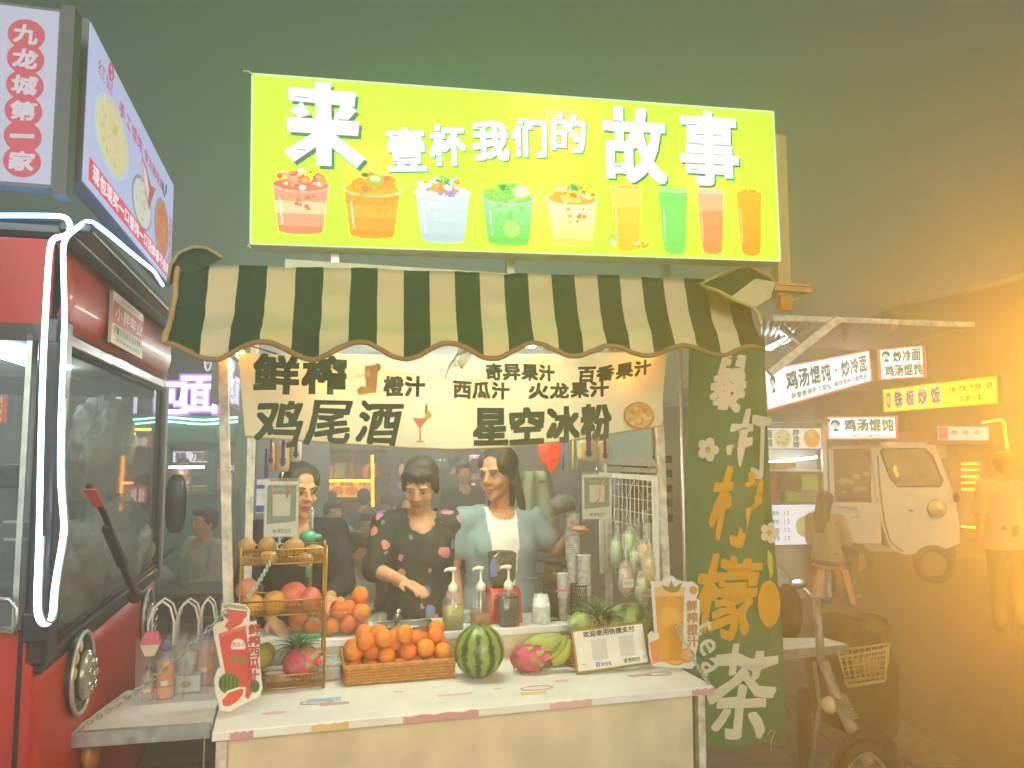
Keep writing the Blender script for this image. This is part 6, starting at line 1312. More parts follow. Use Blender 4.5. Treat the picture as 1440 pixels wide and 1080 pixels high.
for i, (px, py, v, r, cc, lb) in enumerate(bagspots):
    q = ST.v_(px, py, v); q.x = min(q.x, 1.70); o = thing('drink_bag', lb, 'bag', ST.W(q.x, v, q.z - .07), RZ)
    mb = MB(); mb.ell((0, 0, .07), (r, r * .7, .075), n=22, k=14, f=lambda v_: v_ * (1 + .22 * noise.noise(v_ * 4 + Vector((i * 5., 0, 0))))); mb.tube([(0, 0, .13), (.004, 0, .16), (0, 0, .18)], [.02, .006, .012], 8); mb.build('film', bagc, o)
    mb = MB(); mb.lathe([(r * .55, .02), (r * .66, .115)], n=14, sy=.9); mb.ell((0, 0, .02), (r * .42, r * .42, .01), n=14, k=4); mb.build('drink', mat('drink' + cc, cc, .3, var=.3, scale=60), o)
    mb = MB(); mb.tube([(0, 0, .17), (.006, .01, .22), (.012, .02, .26)], .0015, 4); mb.tube([(0, 0, .17), (-.008, .01, .22), (-.002, .02, .26)], .0015, 4); mb.build('handles', pr('d8e0d4'), o)
    if i in (2, 5, 6): mb = MB(); mb.box(-.026, .026, -r * .75, -r * .72, .04, .075); mb.build('label', pr('d0ccc0'), o); mb = MB(); text(mb, '鲜果茶', 0, .058, .04, .012, -r * .76); mb.build('label_lettering', pr('5c4c40'), o)
for (px, lb) in ((878, 'left wire hanger hook on top of the grid panel'), (903, 'right wire hanger hook on top of the grid panel')):
    q = ST.v_(px, 700, .6); q.x = 1.70; mb = MB(); mb.tube([(0, 0, .10), (.014, 0, .115), (.018, 0, .13), (.008, 0, .14), (-.004, 0, .13)], .0022, 6); mb.tube([(0, 0, .10), (-.035, 0, .02), (-.06, 0, -.1)], .0018, 5); mb.tube([(0, 0, .10), (.03, 0, .02), (.04, 0, -.1)], .0018, 5); v = .75 if px == 878 else .55
    place(mb.build('hanger_hook', alu), ST.W(1.715, v, gz1 - .115), RZ, lb, 'hook')
# pale blue translucent side panel
sp_ = thing('translucent_panel', 'pale blue translucent panel in a metal frame above the wire grid', 'panel', ST.W(1.74, .42, 1.62), RZ + R(90))
mb = MB(); mb.box(0, .55, 0, .006, .03, .42); mb.build('sheet', cloth('pale_sheet', '9cb8b4', .5, rough=.4), sp_)
mb = MB(); mb.beam((0, 0, .015), (.56, 0, .015), .03); mb.beam((0, -.004, -.02), (.56, -.004, -.02), .02); mb.beam((.55, 0, 0), (.55, 0, .45), .025); mb.build('frame', alu, sp_)
mb = MB(); q = ST.v_(965, 540, .45)
pc = thing('pallet_slats', 'dim grey slatted crate stack behind the right post', 'crate', ST.W(1.84, .7, 1.35), RZ)
for i in range(5): mb = MB(); mb.box(0, .14, 0, .3, .07 * i, .07 * i + .035); mb.build('slat', pr('6a6c5c'), pc)
mb = MB(); mb.box(.0, .02, .02, .28, 0, .32); mb.build('side', pr('55584c'), pc)

# ---- left shelf: clear gift bags with bottles
fz = ZC + .001
def lfpos(px, py): q = ST.z_(px, py, ZC); return Vector((q.x, q.y, fz))
def bottle(lab, pos, liq, cap_, H_=.2, r=.03):
    o = thing('drink_bottle', lab, 'bottle', loc(pos), RZ)
    prof = [(r * .85, 0), (r, .01), (r, H_ * .3), (r * .88, H_ * .42), (r, H_ * .55), (r * .95, H_ * .68), (r * .45, H_ * .84), (r * .4, H_ * .9)]
    mb = MB(); mb.lathe(prof, n=20); mb.build('bottle', clr, o)
    mb = MB(); mb.lathe([(a_ * .95, b_ + .002) for a_, b_ in prof[:6]] + [(0, H_ * .68)], n=20); mb.build('juice', liq, o)
    mb = MB(); mb.lathe([(r * .5, H_ * .88), (r * .52, H_ * .97), (0, H_ * .98)], n=16); mb.build('cap', cap_, o)
    mb = MB(); mb.lathe([(r * 1.02, H_ * .24), (r * .93, H_ * .42)], n=20); mb.build('label', pr('d0803c'), o)
    mb = MB(); mb.box(-.012, .012, -r * 1.04, -r * 1.02, H_ * .27, H_ * .36); mb.build('label_mark', pr('d8d4cc'), o)
oj = mat('orange_juice', 'e08a14', .3, var=.1)
bottle('orange juice bottle with blue cap in the left clear bag on the side shelf', lfpos(232, 982), oj, blm, .19, .032)
bottle('orange juice bottle with blue cap nearest the left front post', lfpos(287, 962), oj, blm, .19, .032)
bottle('small clear water bottle with dark cap at the left of the side shelf', lfpos(207, 985), thin('water', 'e4ece8', .9), dark, .12, .022)
gbm = thin('gift_bag_film', 'e8e8f0', .90, .06); rope = mat('bag_rope', 'c8ccc4', .4)
for (px, py, w_, h_, lb) in ((225, 985, .15, .22, 'left clear gift bag with white rope handles on the side shelf'), (262, 972, .14, .20, 'middle clear gift bag holding a pale cup box on the side shelf'), (290, 962, .10, .19, 'right clear gift bag beside the left front post')):
    o = thing('gift_bag', lb, 'bag', loc(lfpos(px, py)) + Vector((0, 0, 0)), RZ); d_ = .09
    mb = MB(); mb.hexa([(-w_ / 2, -d_ / 2, 0), (w_ / 2, -d_ / 2, 0), (w_ / 2, d_ / 2, 0), (-w_ / 2, d_ / 2, 0)], [(-w_ * .53, -d_ / 2, h_), (w_ * .53, -d_ / 2, h_), (w_ * .53, d_ / 2, h_), (-w_ * .53, d_ / 2, h_)]); mb.F.pop(1); mb.M.pop(); mb.S.pop(); mb.build('film', gbm, o)
    for s_ in (-1, 1):
        mb = MB(); mb.tube([(-w_ * .28, s_ * d_ / 2, h_ - .02), (-w_ * .28, s_ * d_ / 2, h_ + .06), (-w_ * .18, s_ * d_ * .4, h_ + .11), (0, s_ * d_ * .35, h_ + .13), (w_ * .18, s_ * d_ * .4, h_ + .11), (w_ * .28, s_ * d_ / 2, h_ + .06), (w_ * .28, s_ * d_ / 2, h_ - .02)], .0042, 6); mb.build('handle', rope, o)
o = thing('cup_box', 'pale green box with printed oval inside the middle gift bag', 'box', loc(lfpos(262, 972)) + Vector((0, 0, .002)), RZ)
mb = MB(); mb.box(-.05, .05, -.03, .03, 0, .06); mb.build('box', pr('c0c8b0'), o, bevel=.004); mb = MB(); mb.disc(0, .03, .02, .012, -.032, .001, 18); mb.build('printed_oval', pr('a08c58'), o)
mb = MB(); mb.lathe([(.028, .061), (.034, .14)], n=20); mb.build('paper_cup', pr('d0ccb8'), o); mb = MB(); text(mb, '甘草', 0, .105, .012, .03, -.034, vert=True); mb.build('cup_lettering', pr('60584c'), o)
o = thing('folded_cup', 'pink and cream paper cone cup at the left edge of the side shelf', 'cup', ST.W(*ST.v_(213, 905, .3)), RZ)
mb = MB(); mb.hexa([(-.035, -.02, -.0), (.03, -.02, -.0), (.03, .02, 0), (-.035, .02, 0)], [(-.02, -.01, .04), (.02, -.01, .04), (.02, .01, .04), (-.02, .01, .04)]); mb.build('pink_top', pr('c04870'), o); mb = MB(); mb.hexa([(-.018, -.01, -.04), (.012, -.01, -.04), (.012, .01, -.04), (-.018, .01, -.04)], [(-.034, -.019, -.001), (.029, -.019, -.001), (.029, .019, -.001), (-.034, .019, -.001)]); mb.build('cream_base', pr('d0c4a8'), o)
mb = MB(); mb.tube([(-.005, 0, -.04), (-.005, 0, -.20)], .003, 6); mb.build('stem', clr, o)
# ---- foreground e-bike under the right shelf
EB = thing('electric_bike', 'pale front fork, basket and wheel of an electric bike parked right of the green banner', 'bicycle', wg(1215, 2.6), 0)
E0 = wg(1215, 2.6)
e = lambda x, y, Y=3.3: wp_(x, y, Y) - E0
frm = mat('bike_grey_paint', '7e7f76', .45, metal=.3, var=.3, scale=25)
mb = MB(); mb.tube([e(1158, 930, 3.35), e(1178, 985, 3.3), e(1205, 1040, 3.2), e(1222, 1075, 3.15)], [.020, .022, .026, .026], 12); mb.build('fork', frm, EB)
mb = MB(); mb.tube([e(1145, 930, 3.5), e(1153, 990, 3.45), e(1150, 1010, 3.4), e(1140, 1080, 3.3)], .010, 8); mb.build('stay', frm, EB)
mb = MB(); q = e(1167, 991, 3.3); mb.ell(q, (.034, .03, .034), n=18, k=12); mb.build('front_lamp', mat('pale_lamp', 'b4aa88', .3), EB)
mb = MB(); a_, b_ = e(1180, 978, 3.28), e(1196, 1008, 3.25)
mb.tube([a_.lerp(b_, t / 60) + Vector((.028 * math.cos(t * .75), .028 * math.sin(t * .75), 0)) for t in range(61)], .004, 6); mb.build('spring', frm, EB)
ctr = e(1212, 1140, 3.1); tyre = mat('bike_tyre', '181714', .85)
Rw = .235; wdir = Vector((.80, .6, 0)).normalized()
mb = MB(); mb.tube([ctr + wdir * Rw * math.cos(t / 40 * 6.2832) + Vector((0, 0, Rw * math.sin(t / 40 * 6.2832))) for t in range(40)], .024, 10, closed=True); mb.build('tyre', tyre, EB)
mb = MB(); mb.tube([ctr + wdir * (Rw - .03) * math.cos(t / 40 * 6.2832) + Vector((0, 0, (Rw - .03) * math.sin(t / 40 * 6.2832))) for t in range(40)], .008, 8, closed=True)
mb.build('rim', frm, EB)
for k in range(10):
    mb = MB(); mb.tube([ctr, ctr + wdir * (Rw - .03) * math.cos(k * .628) + Vector((0, 0, (Rw - .03) * math.sin(k * .628)))], .0025, 4); mb.build('spoke', frm, EB)
mb = MB(); mb.tube([ctr + Vector((-.03, .04, 0)), ctr + Vector((.03, -.04, 0))], .03, 12); mb.build('hub', frm, EB)
mb = MB(); mb.tube([ctr + wdir * (Rw + .045) * math.cos(t / 24 * 3.1) + Vector((0, 0, (Rw + .045) * math.sin(t / 24 * 3.1))) for t in range(25)], .012, 8, sx=3); mb.build('mudguard', mat('dark_mudguard', '26241e', .6), EB)
# basket
bsk = bpy.data.objects.new('basket', None); COL.objects.link(bsk); bsk.parent = EB; wire = mat('basket_wire', '9c9470', .4, metal=.4)
T = [e(1180, 925, 3.4), e(1246, 913, 3.45), e(1252, 905, 3.7), e(1180, 915, 3.65)]; Bm = [e(1192, 965, 3.42), e(1243, 957, 3.46), e(1246, 950, 3.66), e(1190, 958, 3.62)]
mb = MB(); mb.tube(T, .006, 6, closed=True); mb.tube(Bm, .008, 6, closed=True); mb.build('hoop', wire, bsk)
mb = MB()
for s_ in range(4):
    a0_, a1_, b0_, b1_ = T[s_], T[(s_ + 1) % 4], Bm[s_], Bm[(s_ + 1) % 4]
    for k in range(8): mb.tube([a0_.lerp(a1_, k / 8), b0_.lerp(b1_, k / 8)], .0022, 4)
    for k in (1, 2): mb.tube([a0_.lerp(b0_, k / 3), a1_.lerp(b1_, k / 3)], .0022, 4)
mb.build('wires', wire, bsk)['kind'] = 'stuff'
mb = MB(); c_ = (T[0] + T[2] + Bm[0] + Bm[2]) / 4; mb.ell(c_, (.05, .05, .035), n=14, k=8, f=lambda v_: v_ * (1 + .3 * noise.noise(v_ * 3))); mb.build('crumpled_bag_in_basket', cloth('tan_bag', '9c8258', .3), bsk)
mb = MB(); mb.tube([e(1155, 930, 3.4), e(1150, 870, 3.45), e(1148, 842, 3.5)], .018, 10); mb.build('head_tube', frm, EB)
# dark scooter behind the banner
SK = thing('parked_scooter', 'dark scooter with pale handlebar grips parked beyond the right shelf', 'scooter', wg(1165, 4.6), 0); S0 = wg(1165, 4.6); k_ = lambda x, y, Y=4.6: wp_(x, y, Y) - S0
dkp = mat('dark_scooter_paint', '1c1a16', .6, var=.3)
mb = MB(); mb.ell(k_(1180, 885), (.13, .22, .09), n=22, k=12); mb.ell(k_(1228, 880, 4.9), (.09, .15, .07), n=18, k=10); mb.build('seat', dkp, SK)
mb = MB(); mb.loft([(*k_(1195, 935).xy, .18, .20, .35), (*k_(1195, 935).xy, .5, .22, .38), (*k_(1195, 935).xy, .7, .14, .3)], 22); mb.build('body', dkp, SK)
mb = MB(); mb.ell(k_(1108, 860, 4.3), (.07, .12, .15), n=18, k=10); mb.build('front_shell', dkp, SK)
mb = MB(); mb.tube([k_(1092, 790, 4.4), k_(1112, 812, 4.3), k_(1135, 832, 4.25), k_(1142, 842, 4.25)], [.008, .010, .013, .015], 8); mb.tube([k_(1138, 838, 4.25), k_(1165, 845, 4.5)], .012, 8); mb.build('handlebar', alu, SK)
mb = MB(); mb.ell(k_(1122, 826, 4.25) + Vector((0, 0, .02)), (.05, .01, .03), n=14, k=8); mb.build('mirror', chrome, SK)
for x, Y in ((1130, 4.2), (1240, 5.0)):
    c_ = k_(x, 980, Y); c_.z = .22; mb = MB(); mb.tube([c_ + Vector((.12 * math.cos(t / 28 * 6.28) * .6, .2 * math.cos(t / 28 * 6.28), .2 * math.sin(t / 28 * 6.28))) for t in range(28)], .035, 8, closed=True); mb.build('wheel', tyre, SK)
# crates and clutter under the left shelf
for i, (px, Y, w_, h_, cc, lb) in enumerate(((235, 3.4, .35, .28, '1f2c24', 'dark crate on the ground under the left shelf'), (275, 3.2, .22, .2, '3a2c1c', 'brown carton on the ground under the left shelf'), (300, 5.0, .4, .45, 'a0603c', 'orange brown carton standing beyond the left post'))):
    g_ = wg(px, Y); mb = MB(); mb.box(-w_ / 2, w_ / 2, 0, w_ * .8, 0, h_); place(mb.build('carton', mat('carton%d' % i, cc, .8, var=.2), bevel=.01), g_, R(12), lb, 'box')
# ================================================================ PEOPLE
def remesh(mb, name, m, vox, parent, smooth=2, sub=None):
    me = mb.mesh(name, m); o = bpy.data.objects.new(name, me); COL.objects.link(o)
    r = o.modifiers.new('r', 'REMESH'); r.mode = 'VOXEL'; r.voxel_size = vox; r.use_smooth_shade = True
    if smooth: s_ = o.modifiers.new('s', 'SMOOTH'); s_.factor = .5; s_.iterations = smooth
    bpy.context.view_layer.update()
    n_ = bpy.data.meshes.new_from_object(o.evaluated_get(bpy.context.evaluated_depsgraph_get())); o.modifiers.clear(); o.data = n_; bpy.data.meshes.remove(me)
    if not n_.materials: n_.materials.append(m)
    o.parent = parent; return o
skin = mat('skin', 'bd8660', .52, var=.12, scale=26, sss=.10, bump=.22, bscale=190); skin2 = mat('skin_pale', 'cb9870', .52, var=.11, scale=26, sss=.10, bump=.22, bscale=190)
def hair_mat():
    m = mat('black_hair', '17130f', .55, var=0); t = m.node_tree; b = t.nodes['Principled BSDF']; tc = [n for n in t.nodes if n.type == 'TEX_COORD'][0]
    mp = t.nodes.new('ShaderNodeMapping'); mp.inputs['Scale'].default_value = (160, 160, 9); n = t.nodes.new('ShaderNodeTexNoise'); n.inputs['Scale'].default_value = 1; n.inputs['Detail'].default_value = 3
    t.links.new(tc.outputs['Object'], mp.inputs[0]); t.links.new(mp.outputs[0], n.inputs['Vector']); bp = t.nodes.new('ShaderNodeBump'); bp.inputs['Strength'].default_value = .9; bp.inputs['Distance'].default_value = .006
    t.links.new(n.outputs[0], bp.inputs['Height']); t.links.new(bp.outputs[0], b.inputs['Normal']); cr = t.nodes.new('ShaderNodeValToRGB'); cr.color_ramp.elements[0].color = (*h('0c0908'), 1); cr.color_ramp.elements[1].color = (*h('3a2c22'), 1)
    t.links.new(n.outputs[0], cr.inputs[0]); t.links.new(cr.outputs[0], b.inputs['Base Color']); return m
hairm = hair_mat(); lipm = pr('b25a50', .35); lipm2 = pr('a84a44', .35); eyew = pr('c8c0b4', .3); iris = pr('1a120c', .15); brow = pr('2a1e16', .8)
V3 = Vector
def person(lab, at, yaw, J=None, s=1.0, sk=skin, top='303838', top_m=None, bot='3c4448', hair='tied', head=(0, 0, 0), vox=.010, sleeve=1, build=1.0, face=True, seated=False, group=None, legs=True, extra=None, hs=1.0, shoe='2a2a2a', neck=.055, front=None):
    """J overrides joints in local space: x to the figure's left (picture right when facing camera), -y forward"""
    root = thing('person', lab, 'person', at, yaw, group)
    j = dict(pel=V3((0, 0, .90)), che=V3((0, .0, 1.20)), nek=V3((0, .015, 1.36)), hed=V3((0, -.005, 1.50)),
             shL=V3((.165, .01, 1.315)), elL=V3((.22, .03, 1.06)), wrL=V3((.21, -.06, .85)), shR=V3((-.165, .01, 1.315)), elR=V3((-.22, .03, 1.06)), wrR=V3((-.21, -.06, .85)),
             hiL=V3((.085, 0, .88)), knL=V3((.09, -.01, .47)), anL=V3((.09, .02, .07)), hiR=V3((-.085, 0, .88)), knR=V3((-.09, -.01, .47)), anR=V3((-.09, .02, .07)))
    if seated:
        d = .90 - .50
        for k in j: j[k] = j[k] - V3((0, 0, d))
        j.update(knL=V3((.12, -.42, .50)), anL=V3((.12, -.38, .07)), knR=V3((-.12, -.42, .50)), anR=V3((-.12, -.38, .07)), hiL=V3((.085, 0, .50)), hiR=V3((-.085, 0, .50)))
        j.update(elL=j['shL'] + V3((.05, -.06, -.24)), wrL=j['shL'] + V3((-.03, -.28, -.26)), elR=j['shR'] + V3((-.05, -.06, -.24)), wrR=j['shR'] + V3((.03, -.28, -.26)))
    for k, v in (J or {}).items(): j[k] = V3(v)
    j = {k: v * s for k, v in j.items()}; b = build * s
    HM = Matrix.Rotation(R(head[0]), 3, 'Z') @ Matrix.Rotation(R(head[1]), 3, 'X') @ Matrix.Rotation(R(head[2]), 3, 'Y'); H0 = j['hed']; hsz = s * hs
    hp = lambda x, y, z: H0 + HM @ V3((x, y, z)) * hsz
    he = lambda mb, x, y, z, r, **k: mb.ell(hp(x, y, z), tuple(q * hsz for q in r), R3=HM, **k)
    def torso(mb, g=0.0, lo=0, hi=1.0):
        pel, che, nek = j['pel'], j['che'], j['nek']; sh = (j['shL'] + j['shR']) / 2
        secs = [(pel + (che - pel) * t, rx * b + g, ry * b + g) for t, rx, ry in (((-.55, .172, .125), (-.3, .172, .124), (-.08, .168, .120)) if g and not seated else ((-.22, .13, .10), (-.08, .165, .118))) + ( (.12, .162, .115), (.40, .132, .10), (.62, .135, .102), (.9, .152, .112))] + [(che + (sh - che) * .45, .158 * b + g, .108 * b + g), (che + (sh - che) * .9, .145 * b + g, .085 * b + g), (sh + (nek - sh) * .75, .085 * b + g * .6, .062 * b + g * .6)]
        mb.loft([(*c_, rx, ry) for c_, rx, ry in secs], 24)
        for q in ('shL', 'shR'): mb.ell(j[q], .058 * b + g, n=14, k=10); mb.cap(sh.lerp(j[q], .3) + V3((0, 0, .01)), j[q], .055 * b + g, .052 * b + g)
        for sx in (-1, 1): mb.ell((che.x + sx * .065 * b, che.y - .075 * b, che.z + .0), (.055 * b + g * .8, .036 * b + g * .8, .055 * b + g * .6), n=14, k=10)
    mb = MB(); torso(mb)
    mb.cap(j['nek'] - V3((0, 0, .05)) * s, hp(0, .012, -.07), .052 * s, .044 * s)
    he(mb, 0, .015, .045, (.074, .092, .082), n=22, k=14); he(mb, 0, -.018, -.008, (.061, .072, .088), n=22, k=14); he(mb, 0, -.036, -.062, (.044, .044, .040), n=18, k=12); he(mb, 0, -.070, -.088, (.021, .016, .017))
    for sx in (-1, 1):
        he(mb, sx * .034, -.058, -.020, (.025, .025, .024)); he(mb, sx * .071, .012, -.004, (.008, .017, .028)); he(mb, sx * .012, -.098, -.016, (.008, .009, .007)); he(mb, sx * .03, -.078, .040, (.024, .013, .010))
    mb.tube([hp(0, -.084, .030), hp(0, -.096, .010), hp(0, -.108, -.010), hp(0, -.094, -.020)], [.006 * hsz, .008 * hsz, .0105 * hsz, .007 * hsz], 10); he(mb, 0, -.086, -.046, (.022, .010, .012))
    def hand(mb, wr, el, sx, curl=.6):
        d = (wr - el).normalized(); up = V3((0, 0, 1)); sd = d.cross(up); sd = sd.normalized() if sd.length > .1 else V3((1, 0, 0)); nn = sd.cross(d).normalized()
        if nn.z < 0: nn = -nn
        mb.ell(wr + d * .045 * s, tuple(q * s for q in (.038, .046, .017)), R3=Matrix((sd, d, nn)).transposed(), n=14, k=10)
        for i, L_ in enumerate((.062, .070, .066, .052)):
            o_ = wr + d * .082 * s + sd * (-.027 + .018 * i) * s; d1 = (d - nn * curl * .35 + sd * (-.10 + .07 * i)).normalized(); d2 = (d - nn * curl).normalized(); d3 = (d * .5 - nn * curl * 1.3).normalized()
            a_ = o_ + d1 * L_ * .45 * s; c_ = a_ + d2 * L_ * .33 * s; e_ = c_ + d3 * L_ * .24 * s
            mb.cap(o_ - d * .02 * s, a_, .0092 * s, .0086 * s, 8); mb.cap(a_, c_, .0086 * s, .008 * s, 8); mb.cap(c_, e_, .008 * s, .0068 * s, 8)
        tb_ = wr + d * .025 * s - sd * .03 * sx * s; mb.cap(tb_, tb_ + (d * .7 - sd * .75 * sx).normalized() * .035 * s, .013 * s, .0105 * s, 8); t2 = tb_ + (d * .7 - sd * .75 * sx).normalized() * .035 * s; mb.cap(t2, t2 + (d - sd * .2 * sx - nn * .3).normalized() * .028 * s, .0105 * s, .008 * s, 8)
    for q, sx in (('L', 1), ('R', -1)):
        mb.cap(j['sh' + q], j['el' + q], .046 * b, .036 * b); mb.cap(j['el' + q], j['wr' + q], .038 * b, .024 * b); hand(mb, j['wr' + q], j['el' + q], sx)
        if legs: mb.cap(j['hi' + q], j['kn' + q], .078 * b, .05 * b); mb.cap(j['kn' + q], j['an' + q], .05 * b, .033 * b); mb.cap(j['an' + q] - V3((0, 0, .03)) * s, j['an' + q] + V3((0, -.14, -.035)) * s, .033 * s, .03 * s)
    remesh(mb, 'body', sk, vox, root, 2)
    # top garment
    tm = top_m or cloth('garment_' + top, top, .08, rough=.85); g = .014 * s
    mb = MB(); torso(mb, g)
    for q in ('L', 'R'):
        e_ = j['sh' + q].lerp(j['el' + q], min(1, sleeve * 1.0)); mb.cap(j['sh' + q], e_, .058 * b + g * .8, .050 * b + g * (.8 if sleeve <= 1 else .6))
        if sleeve > 1: e2 = j['el' + q].lerp(j['wr' + q], sleeve - 1); mb.cap(j['el' + q], e2, .046 * b + g * .6, .034 * b + g * .6)
    o = remesh(mb, 'top', tm, max(vox, .009), root, 3)
    # neckline: trim faces above the collar line
    me = o.data; zc = j['nek'].z - .012 * s; cx = j['nek']
    bm_ = __import__('bmesh').new(); bm_.from_mesh(me)
    kill = [f for f in bm_.faces if (f.calc_center_median().z > zc - .00 * s and (f.calc_center_median() - cx).xy.length < .075 * s) or ((f.calc_center_median().y < cx.y - .01 * s) and ((f.calc_center_median().x - cx.x) / (.064 * s)) ** 2 + ((f.calc_center_median().z - zc - .005) / (neck * s)) ** 2 < 1)]
    __import__('bmesh').ops.delete(bm_, geom=kill, context='FACES')
    for v in bm_.verts: v.co += v.normal * s * (.004 * noise.noise(v.co * 14) + .005 * noise.noise(v.co * 5) - .009 * abs(noise.noise(V3((v.co.x * 9, v.co.y * 9, v.co.z * 4 + v.co.x * 6)))) + .004)
    bm_.to_mesh(me); bm_.free()
    if front:
        me.materials.append(front[1])
        for f in me.polygons:
            if front[0](f.center): f.material_index = 1
    if legs:
        mb = MB(); g2 = .012 * s
        mb.loft([(*(j['pel'] + (j['che'] - j['pel']) * t), rx * b + g2, ry * b + g2) for t, rx, ry in ((-.30, .12, .10), (-.15, .158, .12), (.12, .165, .118), (.25, .150, .11))], 22)
        for q in ('L', 'R'): mb.cap(j['hi' + q], j['kn' + q], .086 * b + g2, .058 * b + g2); mb.cap(j['kn' + q], j['an' + q] + V3((0, 0, .03)), .056 * b + g2, .046 * b + g2)
        remesh(mb, 'trousers', cloth('trousers_' + bot, bot, .02, rough=.85), max(vox, .012), root, 2)
        for q in ('L', 'R'): mb = MB(); mb.cap(j['an' + q] - V3((0, -.03, .035)) * s, j['an' + q] + V3((0, -.15, -.035)) * s, .045 * s, .038 * s, 10); mb.build('shoe', pr(shoe), root)
    # hair
    mb = MB()
    he(mb, 0, .026, .058, (.084, .092, .084), n=24, k=16)
    if hair in ('tied', 'long', 'bun'):
        for sx in (-1, 1): he(mb, sx * .052, .000, .060, (.034, .066, .062)); he(mb, sx * .066, .03, .01, (.018, .045, .05))
        he(mb, 0, .06, .0, (.066, .045, .065))
        if hair == 'long':
            mb.loft([(*hp(.0, .075, -.34), .055 * s, .02 * s), (*hp(0, .075, -.22), .075 * s, .03 * s), (*hp(0, .065, -.10), .078 * s, .042 * s), (*hp(0, .055, 0), .072 * s, .05 * s)], 16)
            for sx in (-1, 1): mb.cap(hp(sx * .068, .03, .02), hp(sx * .085, .06, -.18), .024 * s, .02 * s)
        if hair == 'bun': he(mb, 0, .12, .05, (.035, .035, .035))
        if hair == 'tied': mb.cap(hp(0, .10, .01), hp(0, .12, -.14), .026 * s, .014 * s)
    else:
        he(mb, 0, -.040, .094, (.066, .052, .036)); he(mb, 0, .05, .0, (.074, .055, .07))
        for sx in (-1, 1): he(mb, sx * .064, .004, .040, (.016, .050, .050)); 
        if hair == 'bob':
            for i in range(9): x = -.052 + .013 * i; mb.cap(hp(x, -.080 + abs(x) * .5, .100), hp(x * 1.05, -.084 + abs(x) * .6, .058 + .010 * (i % 2)), .013 * s, .007 * s, 8)
            for sx in (-1, 1): mb.cap(hp(sx * .072, .0, .05), hp(sx * .075, .005, -.02), .020 * s, .014 * s)
    remesh(mb, 'hair', hairm, max(.005, vox * .7), root, 2)
    if face:
        for sx in (-1, 1):
            mb = MB(); he(mb, sx * .030, -.0835, .016, (.0140, .0060, .0046 if head[1] >= 10 else .0058), n=14, k=8); mb.build('eye', eyew, root)
            mb = MB(); he(mb, sx * .030 - .001, -.0885, .0155, (.0056, .0025, .0048), n=12, k=8); mb.build('iris', iris, root)
            mb = MB(); mb.tube([hp(sx * .014, -.0885, .0175), hp(sx * .024, -.0915, .0228), hp(sx * .036, -.0890, .0222), hp(sx * .046, -.0810, .0165)], [.0012 * hsz, .0020 * hsz, .0020 * hsz, .0011 * hsz], 6); mb.build('eyelid', brow, root)
            mb = MB(); mb.tube([hp(sx * .013, -.0935, .038), hp(sx * .026, -.0950, .0430), hp(sx * .040, -.0890, .0430), hp(sx * .050, -.0790, .038)], [.0018 * hsz, .0026 * hsz, .0024 * hsz, .0010 * hsz], 6); mb.build('eyebrow', brow, root)
        mb = MB(); mb.tube([hp(-.021, -.0890, -.0450), hp(-.008, -.0965, -.0420), hp(0, -.0965, -.0435), hp(.008, -.0965, -.0420), hp(.021, -.0890, -.0450)], [.0012 * hsz, .0040 * hsz, .0036 * hsz, .0040 * hsz, .0012 * hsz], 8)
        mb.tube([hp(-.020, -.0890, -.0470), hp(-.008, -.0950, -.0520), hp(.008, -.0950, -.0520), hp(.020, -.0890, -.0470)], [.0012 * hsz, .0048 * hsz, .0048 * hsz, .0012 * hsz], 8); mb.build('lips', lipm, root)
        mb = MB(); mb.tube([hp(-.019, -.0935, -.0462), hp(0, -.0995, -.0468), hp(.019, -.0935, -.0462)], .0008 * hsz, 5); mb.build('mouth_line', pr('5a2a24'), root)
    if extra: extra(root, j, hp, s)
    return root
def pat(fr, u_, v_, z=0): return fr.W(u_, v_, z)
# black garment with scattered pink and blue flowers
def floral():
    m = bpy.data.materials.new('floral_black'); m.use_nodes = True; t = m.node_tree; b = t.nodes['Principled BSDF']; b.inputs['Roughness'].default_value = .8
    tc = t.nodes.new('ShaderNodeTexCoord'); n = t.nodes.new('ShaderNodeTexNoise'); n.inputs['Scale'].default_value = 22; ad = t.nodes.new('ShaderNodeMixRGB'); ad.blend_type = 'ADD'; ad.inputs[0].default_value = .05
    t.links.new(tc.outputs['Object'], n.inputs['Vector']); t.links.new(tc.outputs['Object'], ad.inputs[1]); t.links.new(n.outputs[1], ad.inputs[2])
    v = t.nodes.new('ShaderNodeTexVoronoi'); v.inputs['Scale'].default_value = 15; t.links.new(ad.outputs[0], v.inputs['Vector'])
    lt = t.nodes.new('ShaderNodeMath'); lt.operation = 'LESS_THAN'; lt.inputs[1].default_value = .40; t.links.new(v.outputs['Distance'], lt.inputs[0])
    cr = t.nodes.new('ShaderNodeValToRGB'); cr.color_ramp.interpolation = 'CONSTANT'; e = cr.color_ramp.elements; e[0].color = (*h('c8708c'), 1); e[1].position = .35; e[1].color = (*h('26382a'), 1); x = e.new(.55); x.color = (*h('5c7898'), 1); x = e.new(.7); x.color = (*h('c88468'), 1); x = e.new(.9); x.color = (*h('1c281c'), 1)
    sp = t.nodes.new('ShaderNodeSeparateXYZ'); t.links.new(v.outputs['Color'], sp.inputs[0]); t.links.new(sp.outputs[0], cr.inputs[0])
    mx = t.nodes.new('ShaderNodeMixRGB'); mx.inputs[1].default_value = (*h('1a2018'), 1); t.links.new(lt.outputs[0], mx.inputs[0]); t.links.new(cr.outputs[0], mx.inputs[2]); t.links.new(mx.outputs[0], b.inputs['Base Color']); return m
goldj = mat('gold_jewel', 'c89c3c', .3, metal=.9)
